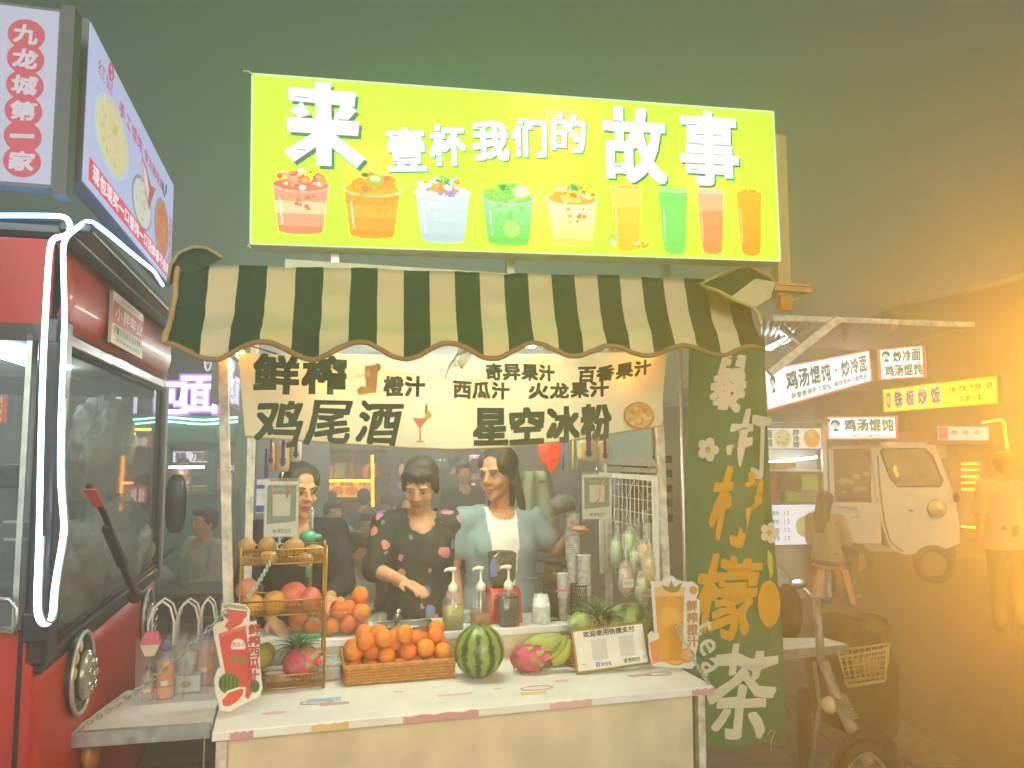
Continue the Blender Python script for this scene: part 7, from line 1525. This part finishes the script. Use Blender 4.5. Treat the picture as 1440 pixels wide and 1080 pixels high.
# ---- woman in the floral top (middle)
q = ST.v_(594, 690, .86)
def necklace(root, j, hp, s):
    c_ = j['nek']; mb = MB(); mb.tube([(c_.x + .055 * math.cos(R(180 + 18 * i)), c_.y - .045 + .05 * math.sin(R(180 + 18 * i)), c_.z - .0 - .085 * math.sin(R(18 * i))) for i in range(11)], .0014, 5); mb.build('necklace', goldj, root)
    w_ = j['wrR']; mb = MB(); mb.tube([w_ + V3((.027 * math.cos(t), .0 + .027 * math.sin(t), .01 * math.sin(t))) for t in [i * .524 for i in range(12)]], .0035, 6, closed=True); mb.build('bracelet', mat('jade', '8c8c54', .2), root)
person('woman in a black flowered top looking down, behind the pump bottles', ST.W(q.x + .03, 1.06, 0), RZ - R(6), dict(hed=(-.01, -.055, 1.495), wrR=(-.09, -.20, 1.085), elR=(-.215, -.05, 1.12), elL=(.27, .03, 1.08), wrL=(.30, -.10, .86), nek=(0, .0, 1.375)), s=1.015, sk=skin2, top_m=floral(), bot='788c9c', hair='bob', head=(-14, 27, 3), vox=.0062, sleeve=1.05, build=1.0, extra=necklace, hs=1.0, neck=.085)
# ---- woman in the pale vest (right)
q = ST.v_(706, 680, .80)
vest = cloth('pale_vest', '7d9498', .06, rough=.9)
def vest_fn(root, j, hp, s):
    c_ = j['nek']; b = s * 1.12
    # white shirt front showing in the open vest, blue print, gold crescent
    mb = MB(); 
    for (x, z, r) in ((-.035, 1.17, .016), (-.022, 1.19, .012), (-.05, 1.19, .012), (-.035, 1.15, .014)): mb.ell((x, -.135, z * s), (r, .006, r), n=10, k=6)
    mb.build('blue_print', pr('2c3c9c'), root)['kind'] = 'stuff'
    mb = MB(); mb.tube([(.045 * math.cos(R(180 + 15 * i)), -.118 - .01 * math.sin(R(15 * i)), 1.285 * s - .055 * math.sin(R(15 * i))) for i in range(13)], [.001 + .004 * math.sin(R(15 * i)) ** 2 for i in range(13)], 6); mb.build('necklace', goldj, root)
    for x in (-.105, .11): mb = MB(); mb.box(x - .04, x + .04, -.142, -.136, 1.06 * s, 1.066 * s); mb.build('pocket_edge', pr('64787c'), root)
    mb = MB(); 0 and mb.tube([(-.075, -.128, 1.0 * s), (-.072, -.146, 1.12 * s), (-.068, -.128, 1.25 * s), (-.06, -.06, 1.345 * s)], .004, 6); 
person('woman in a pale blue-grey vest over a white shirt, looking left, behind the red blender', ST.W(q.x + .055, 1.04, 0), RZ, dict(hed=(-.015, -.02, 1.535), elL=(.30, -.02, 1.16), wrL=(.29, -.20, 1.26), elR=(-.235, .02, 1.10), wrR=(-.20, -.05, .90), nek=(0, .01, 1.385)), s=1.02, sk=skin, top_m=vest, bot='59686c', hair='long', head=(-48, 9, 0), vox=.0062, sleeve=.55, build=1.14, extra=vest_fn, hs=1.04, neck=.05, front=(lambda c: c.y < -.03 and abs(c.x + .01) < .045 + .03 * (c.z - 1.0) / .35 and c.z > 1.0, pr('dcdccc', .8)))
# ---- woman in black (left, partly behind the card)
q = ST.v_(425, 680, .80)
person('woman in a black jacket at the left, partly hidden behind the hanging payment card', ST.W(q.x - .01, 1.0, 0), RZ, dict(hed=(0, -.04, 1.50), elL=(.205, -.04, 1.09), wrL=(.13, -.26, 1.07), elR=(-.22, -.02, 1.08), wrR=(-.10, -.2, .98)), s=1.0, sk=skin2, top='15181c', bot='1c1e20', hair='tied', head=(24, 10, 0), vox=.0062, sleeve=1.75, build=.92, hs=1.0)
# ---- people in the seating area beyond
def gp_(px, Y): return wg(px, Y)
person('child in a white shirt seen from the side at the low table, bending forward', gp_(503, 5.3), R(60), dict(), s=.93, top='b4b8b0', bot='8a8a78', hair='short', head=(0, 25, 0), vox=.014, sleeve=1.8, seated=True, face=False)
person('person in brown leaning over the low table beside the white-shirt child', gp_(548, 5.5), R(-60), dict(), s=1.02, top='3c2418', bot='8c8c84', hair='short', head=(0, 25, 0), vox=.016, sleeve=1.4, seated=True, face=False)
person('girl in a white sleeveless top sitting behind the child at the table', gp_(520, 6.6), R(-10), dict(), s=.98, top='b8b8b0', bot='3a3c40', hair='bob', head=(8, 14, 0), vox=.014, sleeve=.1, seated=True)
person('seated girl with long hair drinking, right of the sleeveless girl', gp_(541, 7.6), R(8), dict(), s=.95, top='8c94a8', bot='3a3c40', hair='long', head=(-6, 8, 0), vox=.016, sleeve=.9, seated=True)
person('person in a white open shirt sitting beside the teal stall wall', gp_(292, 6.3), R(-35), dict(), s=1.02, top='b0aca0', bot='34383c', hair='short', head=(0, 5, 0), vox=.014, sleeve=1.8, seated=True)
person('cook in dark clothes behind the teal stall window', gp_(263, 8.4), R(0), dict(hed=(0, -.06, 1.46)), s=1.02, top='2c3038', bot='24282c', hair='short', head=(5, 15, 0), vox=.018, sleeve=1.6)
person('second cook in a pale top behind the teal stall window, to the left', gp_(246, 8.7), R(30), dict(), s=.98, top='a0a488', bot='24282c', hair='short', head=(5, 15, 0), vox=.02, sleeve=1.6, face=False)
person('long-haired woman on an orange stool near the lit menu screen', gp_(1158, 9.0), R(135), dict(), s=1.0, top='8c866c', bot='2c2c30', hair='long', head=(-10, 10, 0), vox=.014, sleeve=1.7, seated=True, face=False)
person('person in a pale shirt standing at the far right edge, seen through the orange glow', gp_(1408, 7.6), R(160), dict(), s=1.03, top='a89878', bot='5c4c34', hair='short', head=(0, 5, 0), vox=.016, sleeve=.9, face=False)
# dim crowd farther back in the opening
CR = [('dim seated man in dark clothes left of the orange-lit cart menu', 466, 9.5, 170, '24282c', 'short'), ('dim seated person in front of the orange-lit cart', 512, 9.6, 200, '2c2a24', 'short'), ('dark-clothed person between the stall women, to the right', 652, 8.0, 20, '1c1e20', 'short'),
      ('dim walker behind the flowered-top woman', 570, 9.0, -30, '4c5468', 'long'), ('dark figure walking near the red lit signs', 668, 10.5, 180, '282428', 'short'), ('far walker in grey just left of the vest woman', 640, 12.0, 150, '44484c', 'bob'), ('far dark walker left of the payment card', 350, 11.0, 160, '2c3034', 'short'), ('tall dim figure by the warm stall end', 528, 11.5, 190, '30282c', 'short')]
for lb, px, Y, ya, cc, hr in CR: person(lb, gp_(px, Y), R(ya), dict(), seated='seated' in lb, s=random.uniform(.97, 1.04), top=cc, bot='202226', hair=hr, vox=.024, sleeve=1.7, face=False)
for lb, px, Y, ya, cc, hr in (('diner in white at a back table left of the flowered-top woman', 548, 8.6, 160, 'b4b4ac', 'short'), ('diner with a pale blue shirt at the back table', 572, 8.8, 30, '8c9cb0', 'bob'), ('diner in grey at the far left of the opening', 470, 7.4, 40, '787c78', 'short'), ('diner in a red top just left of the vest woman, far back', 640, 9.0, -40, '94403c', 'long')):
    person(lb, gp_(px, Y), R(ya), dict(), top=cc, bot='34363a', hair=hr, vox=.022, sleeve=1.3, face=False, seated=True)
TL_ = thing('added_seating_light', 'row of white tube lights added over the seating area to brighten it', 'light', (wp_(560, 600, 7.5).x, 7.5, 2.5), 0)  # unseen tubes added above the view to light the crowd
for i in range(3): mb = MB(); mb.tube([(-1.4 + 1.2 * i, .8 * i, 0), (-.5 + 1.2 * i, .8 * i, 0)], .02, 8); mb.build('tube', mat('added_seating_tube', 'f4f4e8', .4, var=0, emit=170), TL_)
mb = MB(); mb.tube([(-1.5, -.1, .03), (2.0, 1.8, .03)], .006, 6); mb.build('cable', dark, TL_)
# ================================================================ SEATING AREA AND FAR STALLS IN THE OPENING
def table(lab, px, Y, w_=.9, d_=.55, zt_=.62, c_='7c5c34', group=None):
    o = thing('low_table', lab, 'table', gp_(px, Y), R(random.uniform(-8, 8)), group)
    mb = MB(); mb.box(-w_ / 2, w_ / 2, -d_ / 2, d_ / 2, zt_ - .03, zt_); mb.build('tabletop', mat('table_' + c_, c_, .4, var=.2), o, bevel=.004)
    for x in (-1, 1):
        for y in (-1, 1): mb = MB(); mb.beam((x * (w_ / 2 - .06), y * (d_ / 2 - .06), 0), (x * (w_ / 2 - .05), y * (d_ / 2 - .05), zt_ - .031), .03); mb.build('leg', dark, o)
    return o
def stool(lab, px, Y, c_='b8622c', zt_=.42):
    o = thing('plastic_stool', lab, 'stool', gp_(px, Y), R(random.uniform(-30, 30))); m_ = mat('stool_' + c_, c_, .4)
    mb = MB(); mb.loft([(0, 0, zt_ - .05, .165, .165), (0, 0, zt_ - .01, .155, .155), (0, 0, zt_, .14, .14)], 20, pw=5); mb.build('seat', m_, o)
    for x in (-1, 1):
        for y in (-1, 1): mb = MB(); mb.hexa([(x * .19 - .03, y * .19 - .012, 0), (x * .19 + .03, y * .19 - .012, 0), (x * .19 + .03, y * .19 + .012, 0), (x * .19 - .03, y * .19 + .012, 0)], [(x * .13 - .035, y * .13 - .014, zt_ - .051), (x * .13 + .035, y * .13 - .014, zt_ - .051), (x * .13 + .035, y * .13 + .014, zt_ - .051), (x * .13 - .035, y * .13 + .014, zt_ - .051)]); mb.build('leg', m_, o)
    return o
table('wooden low table between the white-shirt child and the person in brown', 517, 5.7, 1.0, .6, .60)
table('dark table in front of the person in the white open shirt', 258, 5.8, .8, .5, .70, '4c4640')
table('low table farther back behind the seated girls', 600, 8.2, 1.1, .6, .62, '5c4428'); table('dim table under the vest woman elbow side, far back', 760, 7.4, .9, .6, .62, '3c342c')
stool('orange plastic stool under the long-haired woman at the right', 1160, 9.05); stool('orange stool beneath the person in the white open shirt', 297, 6.35, 'a89048'); stool('brown stool under the white-shirt child', 503, 5.3, '7c3c24', .36); stool('red stool under the person in brown', 548, 5.5, '8c3420', .42)
stool('dark stool under the sleeveless girl', 520, 6.6, '34383c'); stool('dark blue stool under the girl with long hair', 541, 7.6, '2c3444'); stool('red stool by the far table', 620, 8.3, '9c3828')
g_ = gp_(252, 5.8); mb = MB(); mb.lathe([(.035, 0), (.038, .01), (.038, .17), (.03, .19), (.03, .21)], n=18); place(mb.build('thermos', mat('green_thermos', '4c7460', .4)), g_ + V3((.06, 0, .701)), 0, 'green thermos standing on the table beside the teal stall', 'flask')
crumpled('food_bag', 'white plastic food bag lying on the table beside the green thermos', 'bag', g_ + V3((-.14, .02, .701)), (.11, .09, .07), bagm, 31)
# orange-lit food cart far back
OC = thing('orange_lit_cart', 'food cart outlined with glowing orange tubes above a yellow lit menu', 'food cart', (wp_(446, 700, 11).x, 11, 0), 0); O0 = V3((wp_(446, 700, 11).x, 11, 0)); o_ = lambda x, y, Y=11: wp_(x, y, Y) - O0
a_, b_ = o_(446, 706), o_(525, 640)
mb = MB(); mb.box(a_.x, b_.x, .0, .05, 0, o_(480, 705).z); mb.build('front_panel', pr('6c4420'), OC)
mb = MB(); mb.box(a_.x + .02, b_.x - .02, -.02, -.005, o_(480, 699).z, o_(480, 676).z); mb.build('menu_sheet', lit('f8b030', 1.3), OC)
for i in range(4): mb = MB(); q = o_(455 + 20 * i, 690); mb.disc(q.x, q.z, .09, .06, -.03, .005, 14); mb.build('printed_dish', lit('e07828', 1.0), OC)
mb = MB(); q = o_(485, 680); text(mb, '煎饼果子 烤冷面 手抓饼', q.x, q.z, .75, .07, -.024, bold=.002); mb.build('menu_lettering', lit('a04818', .7), OC)
for P in (((446, 640), (447, 676), (525, 676)), ((524, 640), (525, 712))): mb = MB(); mb.tube([o_(x, y) + V3((0, -.03, 0)) for x, y in P], .018, 8); mb.build('orange_light_strip', om, OC)
mb = MB(); mb.box(a_.x, b_.x, .4, .45, 0, 2.1); mb.build('back_wall', mat('warm_back', '7c6448', .6, var=.2), OC)
mb = MB(); mb.box(a_.x - .1, b_.x + .1, -.1, .6, o_(480, 637).z, o_(480, 632).z); mb.build('roof', pr('3c2c20'), OC)
mb = MB(); mb.box(o_(493, 640).x, o_(493, 640).x + .04, -.01, .04, o_(480, 676).z, o_(480, 637).z); mb.build('window_post', pr('b0502c'), OC)
for i, (x, w_) in enumerate(((455, .10), (468, .14), (508, .12), (517, .08))): mb = MB(); q = o_(x, 670); mb.box(q.x, q.x + w_, .1, .2, q.z - .02, q.z + .14 + .05 * (i % 2)); mb.build('food_box', pr(('b8a060', '8c9c5c', 'a8584c', 'c8b888')[i]), OC)
# dark back wall of stalls far behind with scattered lit signs
BK = thing('stall_row', 'dark row of closed market stalls far behind the seating area', 'building', (-6, 14.5, 0), 0)
for i, (x0, x1, zz_, cc) in enumerate(((-9, -5.2, 2.5, '23282a'), (-5.1, -2.6, 2.7, '2c2a28'), (-2.5, -.6, 2.4, '1e2422'), (-.5, 1.2, 2.6, '2a2620'), (1.3, 3.2, 2.5, '202422'), (3.3, 6.5, 2.8, '2c2c28'))):
    mb = MB(); mb.box(x0 + 6, x1 + 6, 0, .8, 0, zz_); mb.build('wall', mat('stall_dark%d' % i, cc, .7, var=.25), BK); mb = MB(); mb.box(x0 + 5.95, x1 + 6.02, -.3, .9, zz_ + .003, zz_ + .08); mb.build('roof', pr('34383a'), BK)
    for k in range(3): mb = MB(); x = x0 + 6 + (x1 - x0) * (.12 + .3 * k); mb.box(x, x + (x1 - x0) * .22, -.02, -.002, .9, 1.9); mb.build('shutter', mat('shutter%d%d' % (i, k), ('3c4444', '4a3c34', '34403c')[k], .5), BK)
SIG = [('small pink-white lit sign just left of the vest woman', 658, 676, 638, 650, 11, 'e8c8e0', '烧烤 炸串', 'c04878'), ('red vertical lit sign with yellow foot beside the vest woman', 676, 688, 636, 664, 10, 'e83c24', '热饮', 'f8d8a0'), ('red and white lit sign low beside the vest woman', 676, 690, 668, 692, 10, 'e04858', '奶茶', 'f4e4e0'),
       ('orange glowing panel low between the two women', 650, 666, 695, 730, 9, 'e05820', '小吃', 'e8a060'), ('small pale sign beside the woman in black', 438, 446, 634, 648, 9, 'e8d0e0', '面', '8c5c8c'), ('blue white lit sign at the far left of the opening', 322, 346, 652, 664, 8.2, 'b8c8e8', '小吃店', '405890'),
       ('pale lit sign far behind the flowered-top woman', 612, 632, 644, 650, 12, 'd0dce4', '水果捞', '507080')]
for lb, x0, x1, y0, y1, Y, cc, s_, c2 in SIG:
    a_, b_ = wp_(x0, y1, Y), wp_(x1, y0, Y); t, L, Hh = lit_board('lit_sign_small', lb, V3((a_.x, Y, 0)), V3((b_.x, Y, 0)), b_.z, a_.z, cc, None, 1.4); letters(t, s_, L / 2, Hh / 2, L * .85, Hh * (.6 if Hh < L else .4), c2, .8, .003)
    mb = MB(); mb.box(L / 2 - .02, L / 2 + .02, .081, .10, -a_.z, Hh); mb.build('post', pr('3c4040'), t)
mb = MB(); mb.tube([wp_(665, 680, 9.5) - V3((0, 9.5, 0)) , wp_(668, 690, 9.5) - V3((0, 9.5, 0)), wp_(668, 700, 9.5) - V3((0, 9.5, 0)), wp_(664, 708, 9.5) - V3((0, 9.5, 0))], .02, 6)
place(mb.build('red_light_arc', mat('pink_light', 'ff7080', .4, var=0, emit=4)), (0, 9.5, 0), 0, 'short curved pink light hanging between the two women', 'light')
# signs seen through the van windscreen (the red mirror-written banner stands in for a reflection)
for (lb, x0, x1, y0, y1, Y, cc, s_, c2) in (('red banner with back-to-front lettering standing in for a van windscreen reflection', 100, 212, 613, 629, 6.2, 'c8382c', '铁板炒河粉 鱼小丸子', 'e8d8d0'), ('small red notice seen through the van windscreen near its far end', 183, 205, 683, 708, 5.5, 'd84838', '小吃 鱼丸', 'f0e0dc'), ('pale lit strip seen through the van windscreen', 102, 154, 651, 659, 6.3, 'c0b8d0', '现炒现卖', '706880')):
    a_, b_ = wp_(x0, y1, Y), wp_(x1, y0, Y); L = b_.x - a_.x; Hh = b_.z - a_.z; o = thing('mirrored_banner', lb, 'banner', (a_.x, Y, 0), 0)
    mb = MB(); mb.box(0, L, 0, .02, a_.z, b_.z); mb.build('sheet', lit(cc, .8), o); mb = MB(); text(mb, s_, -L / 2, (a_.z + b_.z) / 2, L * .94, Hh * .7, -.006, bold=.004); mb.V = [(-v[0], v[1], v[2]) for v in mb.V]; mb.build('lettering', lit(c2, .8), o)
    for x in (.02, L - .02): mb = MB(); mb.beam((x, .04, 0), (x, .04, b_.z), .03); mb.build('post', pr('3c4448'), o)
for (lb, x0, x1, y, Y) in (('upper amber light line behind the van windscreen', 160, 212, 604, 6.8), ('lower amber light line behind the van windscreen', 156, 190, 610, 6.8), ('amber string of lights behind the van side window', -20, 45, 549, 6.5)):
    a_, b_ = wp_(x0, y, Y), wp_(x1, y, Y); mb = MB(); mb.tube([(0, 0, 0), ((b_ - a_).x, 0, .0)], .012, 6); place(mb.build('amber_light', om), a_, 0, lb, 'light')
a_, b_ = wp_(-30, 595, 6.4), wp_(10, 555, 6.4); t, L, Hh = lit_board('lit_sign_small', 'yellow and red lit sign seen through the van side window', V3((a_.x, 6.4, 0)), V3((b_.x, 6.4, 0)), b_.z, a_.z, 'f4c828', 'e8502c', 1.0); letters(t, '小吃', L * .6, Hh * .5, L * .5, Hh * .6, 'd83c28', .8, .006)
# ================================================================ WHITE THREE-WHEELER
TW = Fr(wg(1258, 10.4).x, 10.4, -14); tw = lambda x, y, v=0: TW.v_(x, y, v)
tr = thing('three_wheeler', 'white three-wheeled delivery van with rounded cab parked under the wonton sign', 'three-wheeler', TW.W(0, 0, 0), R(-14)); tp = mat('dull_white_paint', 'cfcdc0', .4, var=.08, coat=.3)
def tpoly(P, v, th, m, nm, par=tr, bev=.01):
    mb = MB(); mb.ngon([(tw(x, y, v).x, tw(x, y, v).z) for x, y in P], v, th, m=0); return mb.build(nm, m, par, bevel=bev)
# cab side with window opening: strips around it
cabP = [(1225, 632), (1240, 622), (1300, 622), (1318, 632), (1332, 668), (1343, 700), (1350, 740), (1350, 764), (1318, 776), (1272, 780), (1252, 772), (1240, 735), (1232, 690)]
win = [(1238, 634), (1243, 630), (1300, 631), (1310, 640), (1326, 676), (1322, 684), (1262, 684), (1252, 672)]
import mathutils
def ring(P, Q, v, th, m, nm):
    A_ = [tw(x, y, v) for x, y in P]; B_ = [tw(x, y, v) for x, y in Q]; mb = MB(); segs = mathutils.geometry.tessellate_polygon([[V3((p_.x, p_.z, 0)) for p_ in A_], [V3((p_.x, p_.z, 0)) for p_ in B_][::-1]])
    al = A_ + B_[::-1]; n = len(al); mb.add([(p_.x, v, p_.z) for p_ in al] + [(p_.x, v + th, p_.z) for p_ in al], [tuple(f_) for f_ in segs] + [tuple(n + i for i in f_[::-1]) for f_ in segs]); na = len(A_)
    for (s0, k) in ((0, na), (na, n - na)): mb.add([], [])
    for s0, k in ((0, na), (na, n - na)):
        for i in range(k): a__, b__ = s0 + i, s0 + (i + 1) % k; mb.F.append([a__, b__, n + b__, n + a__]); mb.M.append(0); mb.S.append(False)
    return mb.build(nm, m, tr)
ring(cabP, win, 0, 1.2, tp, 'cab_shell')
tpoly(win, .02, .01, gls, 'side_window', bev=0)
mb = MB(); mb.tube([(tw(x, y, -.004).x, -.004, tw(x, y, -.004).z) for x, y in win], .012, 6, closed=True); mb.build('window_seal', dark, tr)
mb = MB(); mb.tube([(tw(x, y, -.006).x, -.006, tw(x, y, -.006).z) for x, y in ((1234, 640), (1238, 690), (1244, 735), (1252, 762), (1270, 776))], .008, 6); mb.build('door_gap', dark, tr)
tpoly([(1172, 632), (1228, 632), (1236, 700), (1172, 700)], .1, 1.0, mat('cargo_dark', '4a4a3e', .5), 'cargo_window', bev=0)
for x in (1168, 1226): q = tw(x, 630, .05); mb = MB(); mb.box(q.x - .03, q.x + .03, .03, .9, .55, q.z); mb.build('pillar', tp, tr)
q0, q1 = tw(1166, 632, 0), tw(1316, 618, 0); mb = MB(); mb.box(q0.x, q1.x, -.02, .95, q0.z, q0.z + .06); mb.build('roof', tp, tr, bevel=.03)
q0, q1 = tw(1166, 706, 0), tw(1240, 765, 0); mb = MB(); mb.box(q0.x, q1.x, .0, .9, q1.z, q0.z); mb.build('cargo_side', tp, tr, bevel=.01)
mb = MB()
for i in range(14): x, y = random.uniform(1176, 1224), random.uniform(668, 695); q = tw(x, y, .08); mb.box(q.x, q.x + random.uniform(.05, .12), .06, .09, q.z, q.z + random.uniform(.02, .06))
mb.build('goods', pr('a09c80'), tr)['kind'] = 'stuff'
mb = MB(); q = tw(1318, 716, -.02); mb.ell((q.x, -.01, q.z), (.12, .05, .12), n=20, k=12); mb.build('headlight', mat('lamp_glass2', 'b8ac88', .15, metal=.3), tr)
mb = MB(); q = tw(1282, 718, -.02); mb.ell((q.x, -.005, q.z), (.03, .012, .02), n=12, k=8); mb.build('side_lamp', pr('b07038'), tr)
mb = MB(); mb.tube([(tw(x, y, -.01).x, -.02, tw(x, y, -.01).z) for x, y in ((1180, 712), (1205, 714), (1208, 725), (1196, 728))], .012, 6); mb.build('step_rail', tp, tr)
for x, r in ((1312, .24), (1200, .24)):
    q = tw(x, 780, 0); wh = bpy.data.objects.new('wheel', None); COL.objects.link(wh); wh.parent = tr; wh.location = (q.x, -.02, .24)
    mb = MB(); mb.tube([(.2 * math.cos(t * .2618), 0, .2 * math.sin(t * .2618)) for t in range(24)], .045, 10, closed=True); mb.build('tyre', tyre, wh); mb = MB(); mb.disc(0, 0, .15, .15, -.01, .04, 22); mb.build('rim', pr('6c6450'), wh)
q = tw(1318, 750, 0); mb = MB(); mb.box(q.x - .25, q.x + .22, .01, .9, .3, q.z); mb.build('mudguard', mat('dark_arch', '3c362a', .6), tr, bevel=.04)
mb = MB(); q = tw(1258, 660, -.02); mb.ell((q.x, -.05, q.z), (.02, .02, .05), n=10, k=8); mb.ell((q.x + .02, -.05, q.z - .07), (.018, .02, .03), n=10, k=8); mb.build('reflected_lamp', mat('amber_reflection', 'ff9030', .3, var=0, emit=2.5), tr)  # glowing blobs imitate a lamp reflected on the cab
mb = MB(); mb.ell((tw(1345, 700, -.1).x, -.1, tw(1345, 700, -.1).z), (.04, .03, .06), n=12, k=8); mb.build('mirror', dark, tr)
# ================================================================ LIT ORANGE LAMP at the right edge of the view (its glow fills the air there)
LM = thing('orange_lamp', 'tall glowing orange lamp tube on a post at the far right edge', 'lamp', (.99, 1.38, 0), 0)
mb = MB(); mb.tube([(0, 0, 0), (0, 0, 2.05)], .014, 10); mb.build('pole', post_m, LM)
mb = MB(); mb.tube([(0, -.03, 1.36), (0, -.03, 1.96)], .026, 12); mb.build('glowing_tube', mat('orange_lamp_glow', 'ffae2c', .4, var=0, emit=430), LM)
mb = MB(); mb.box(-.03, .03, -.002, .008, 1.32, 2.0); mb.build('back_plate', alu, LM)
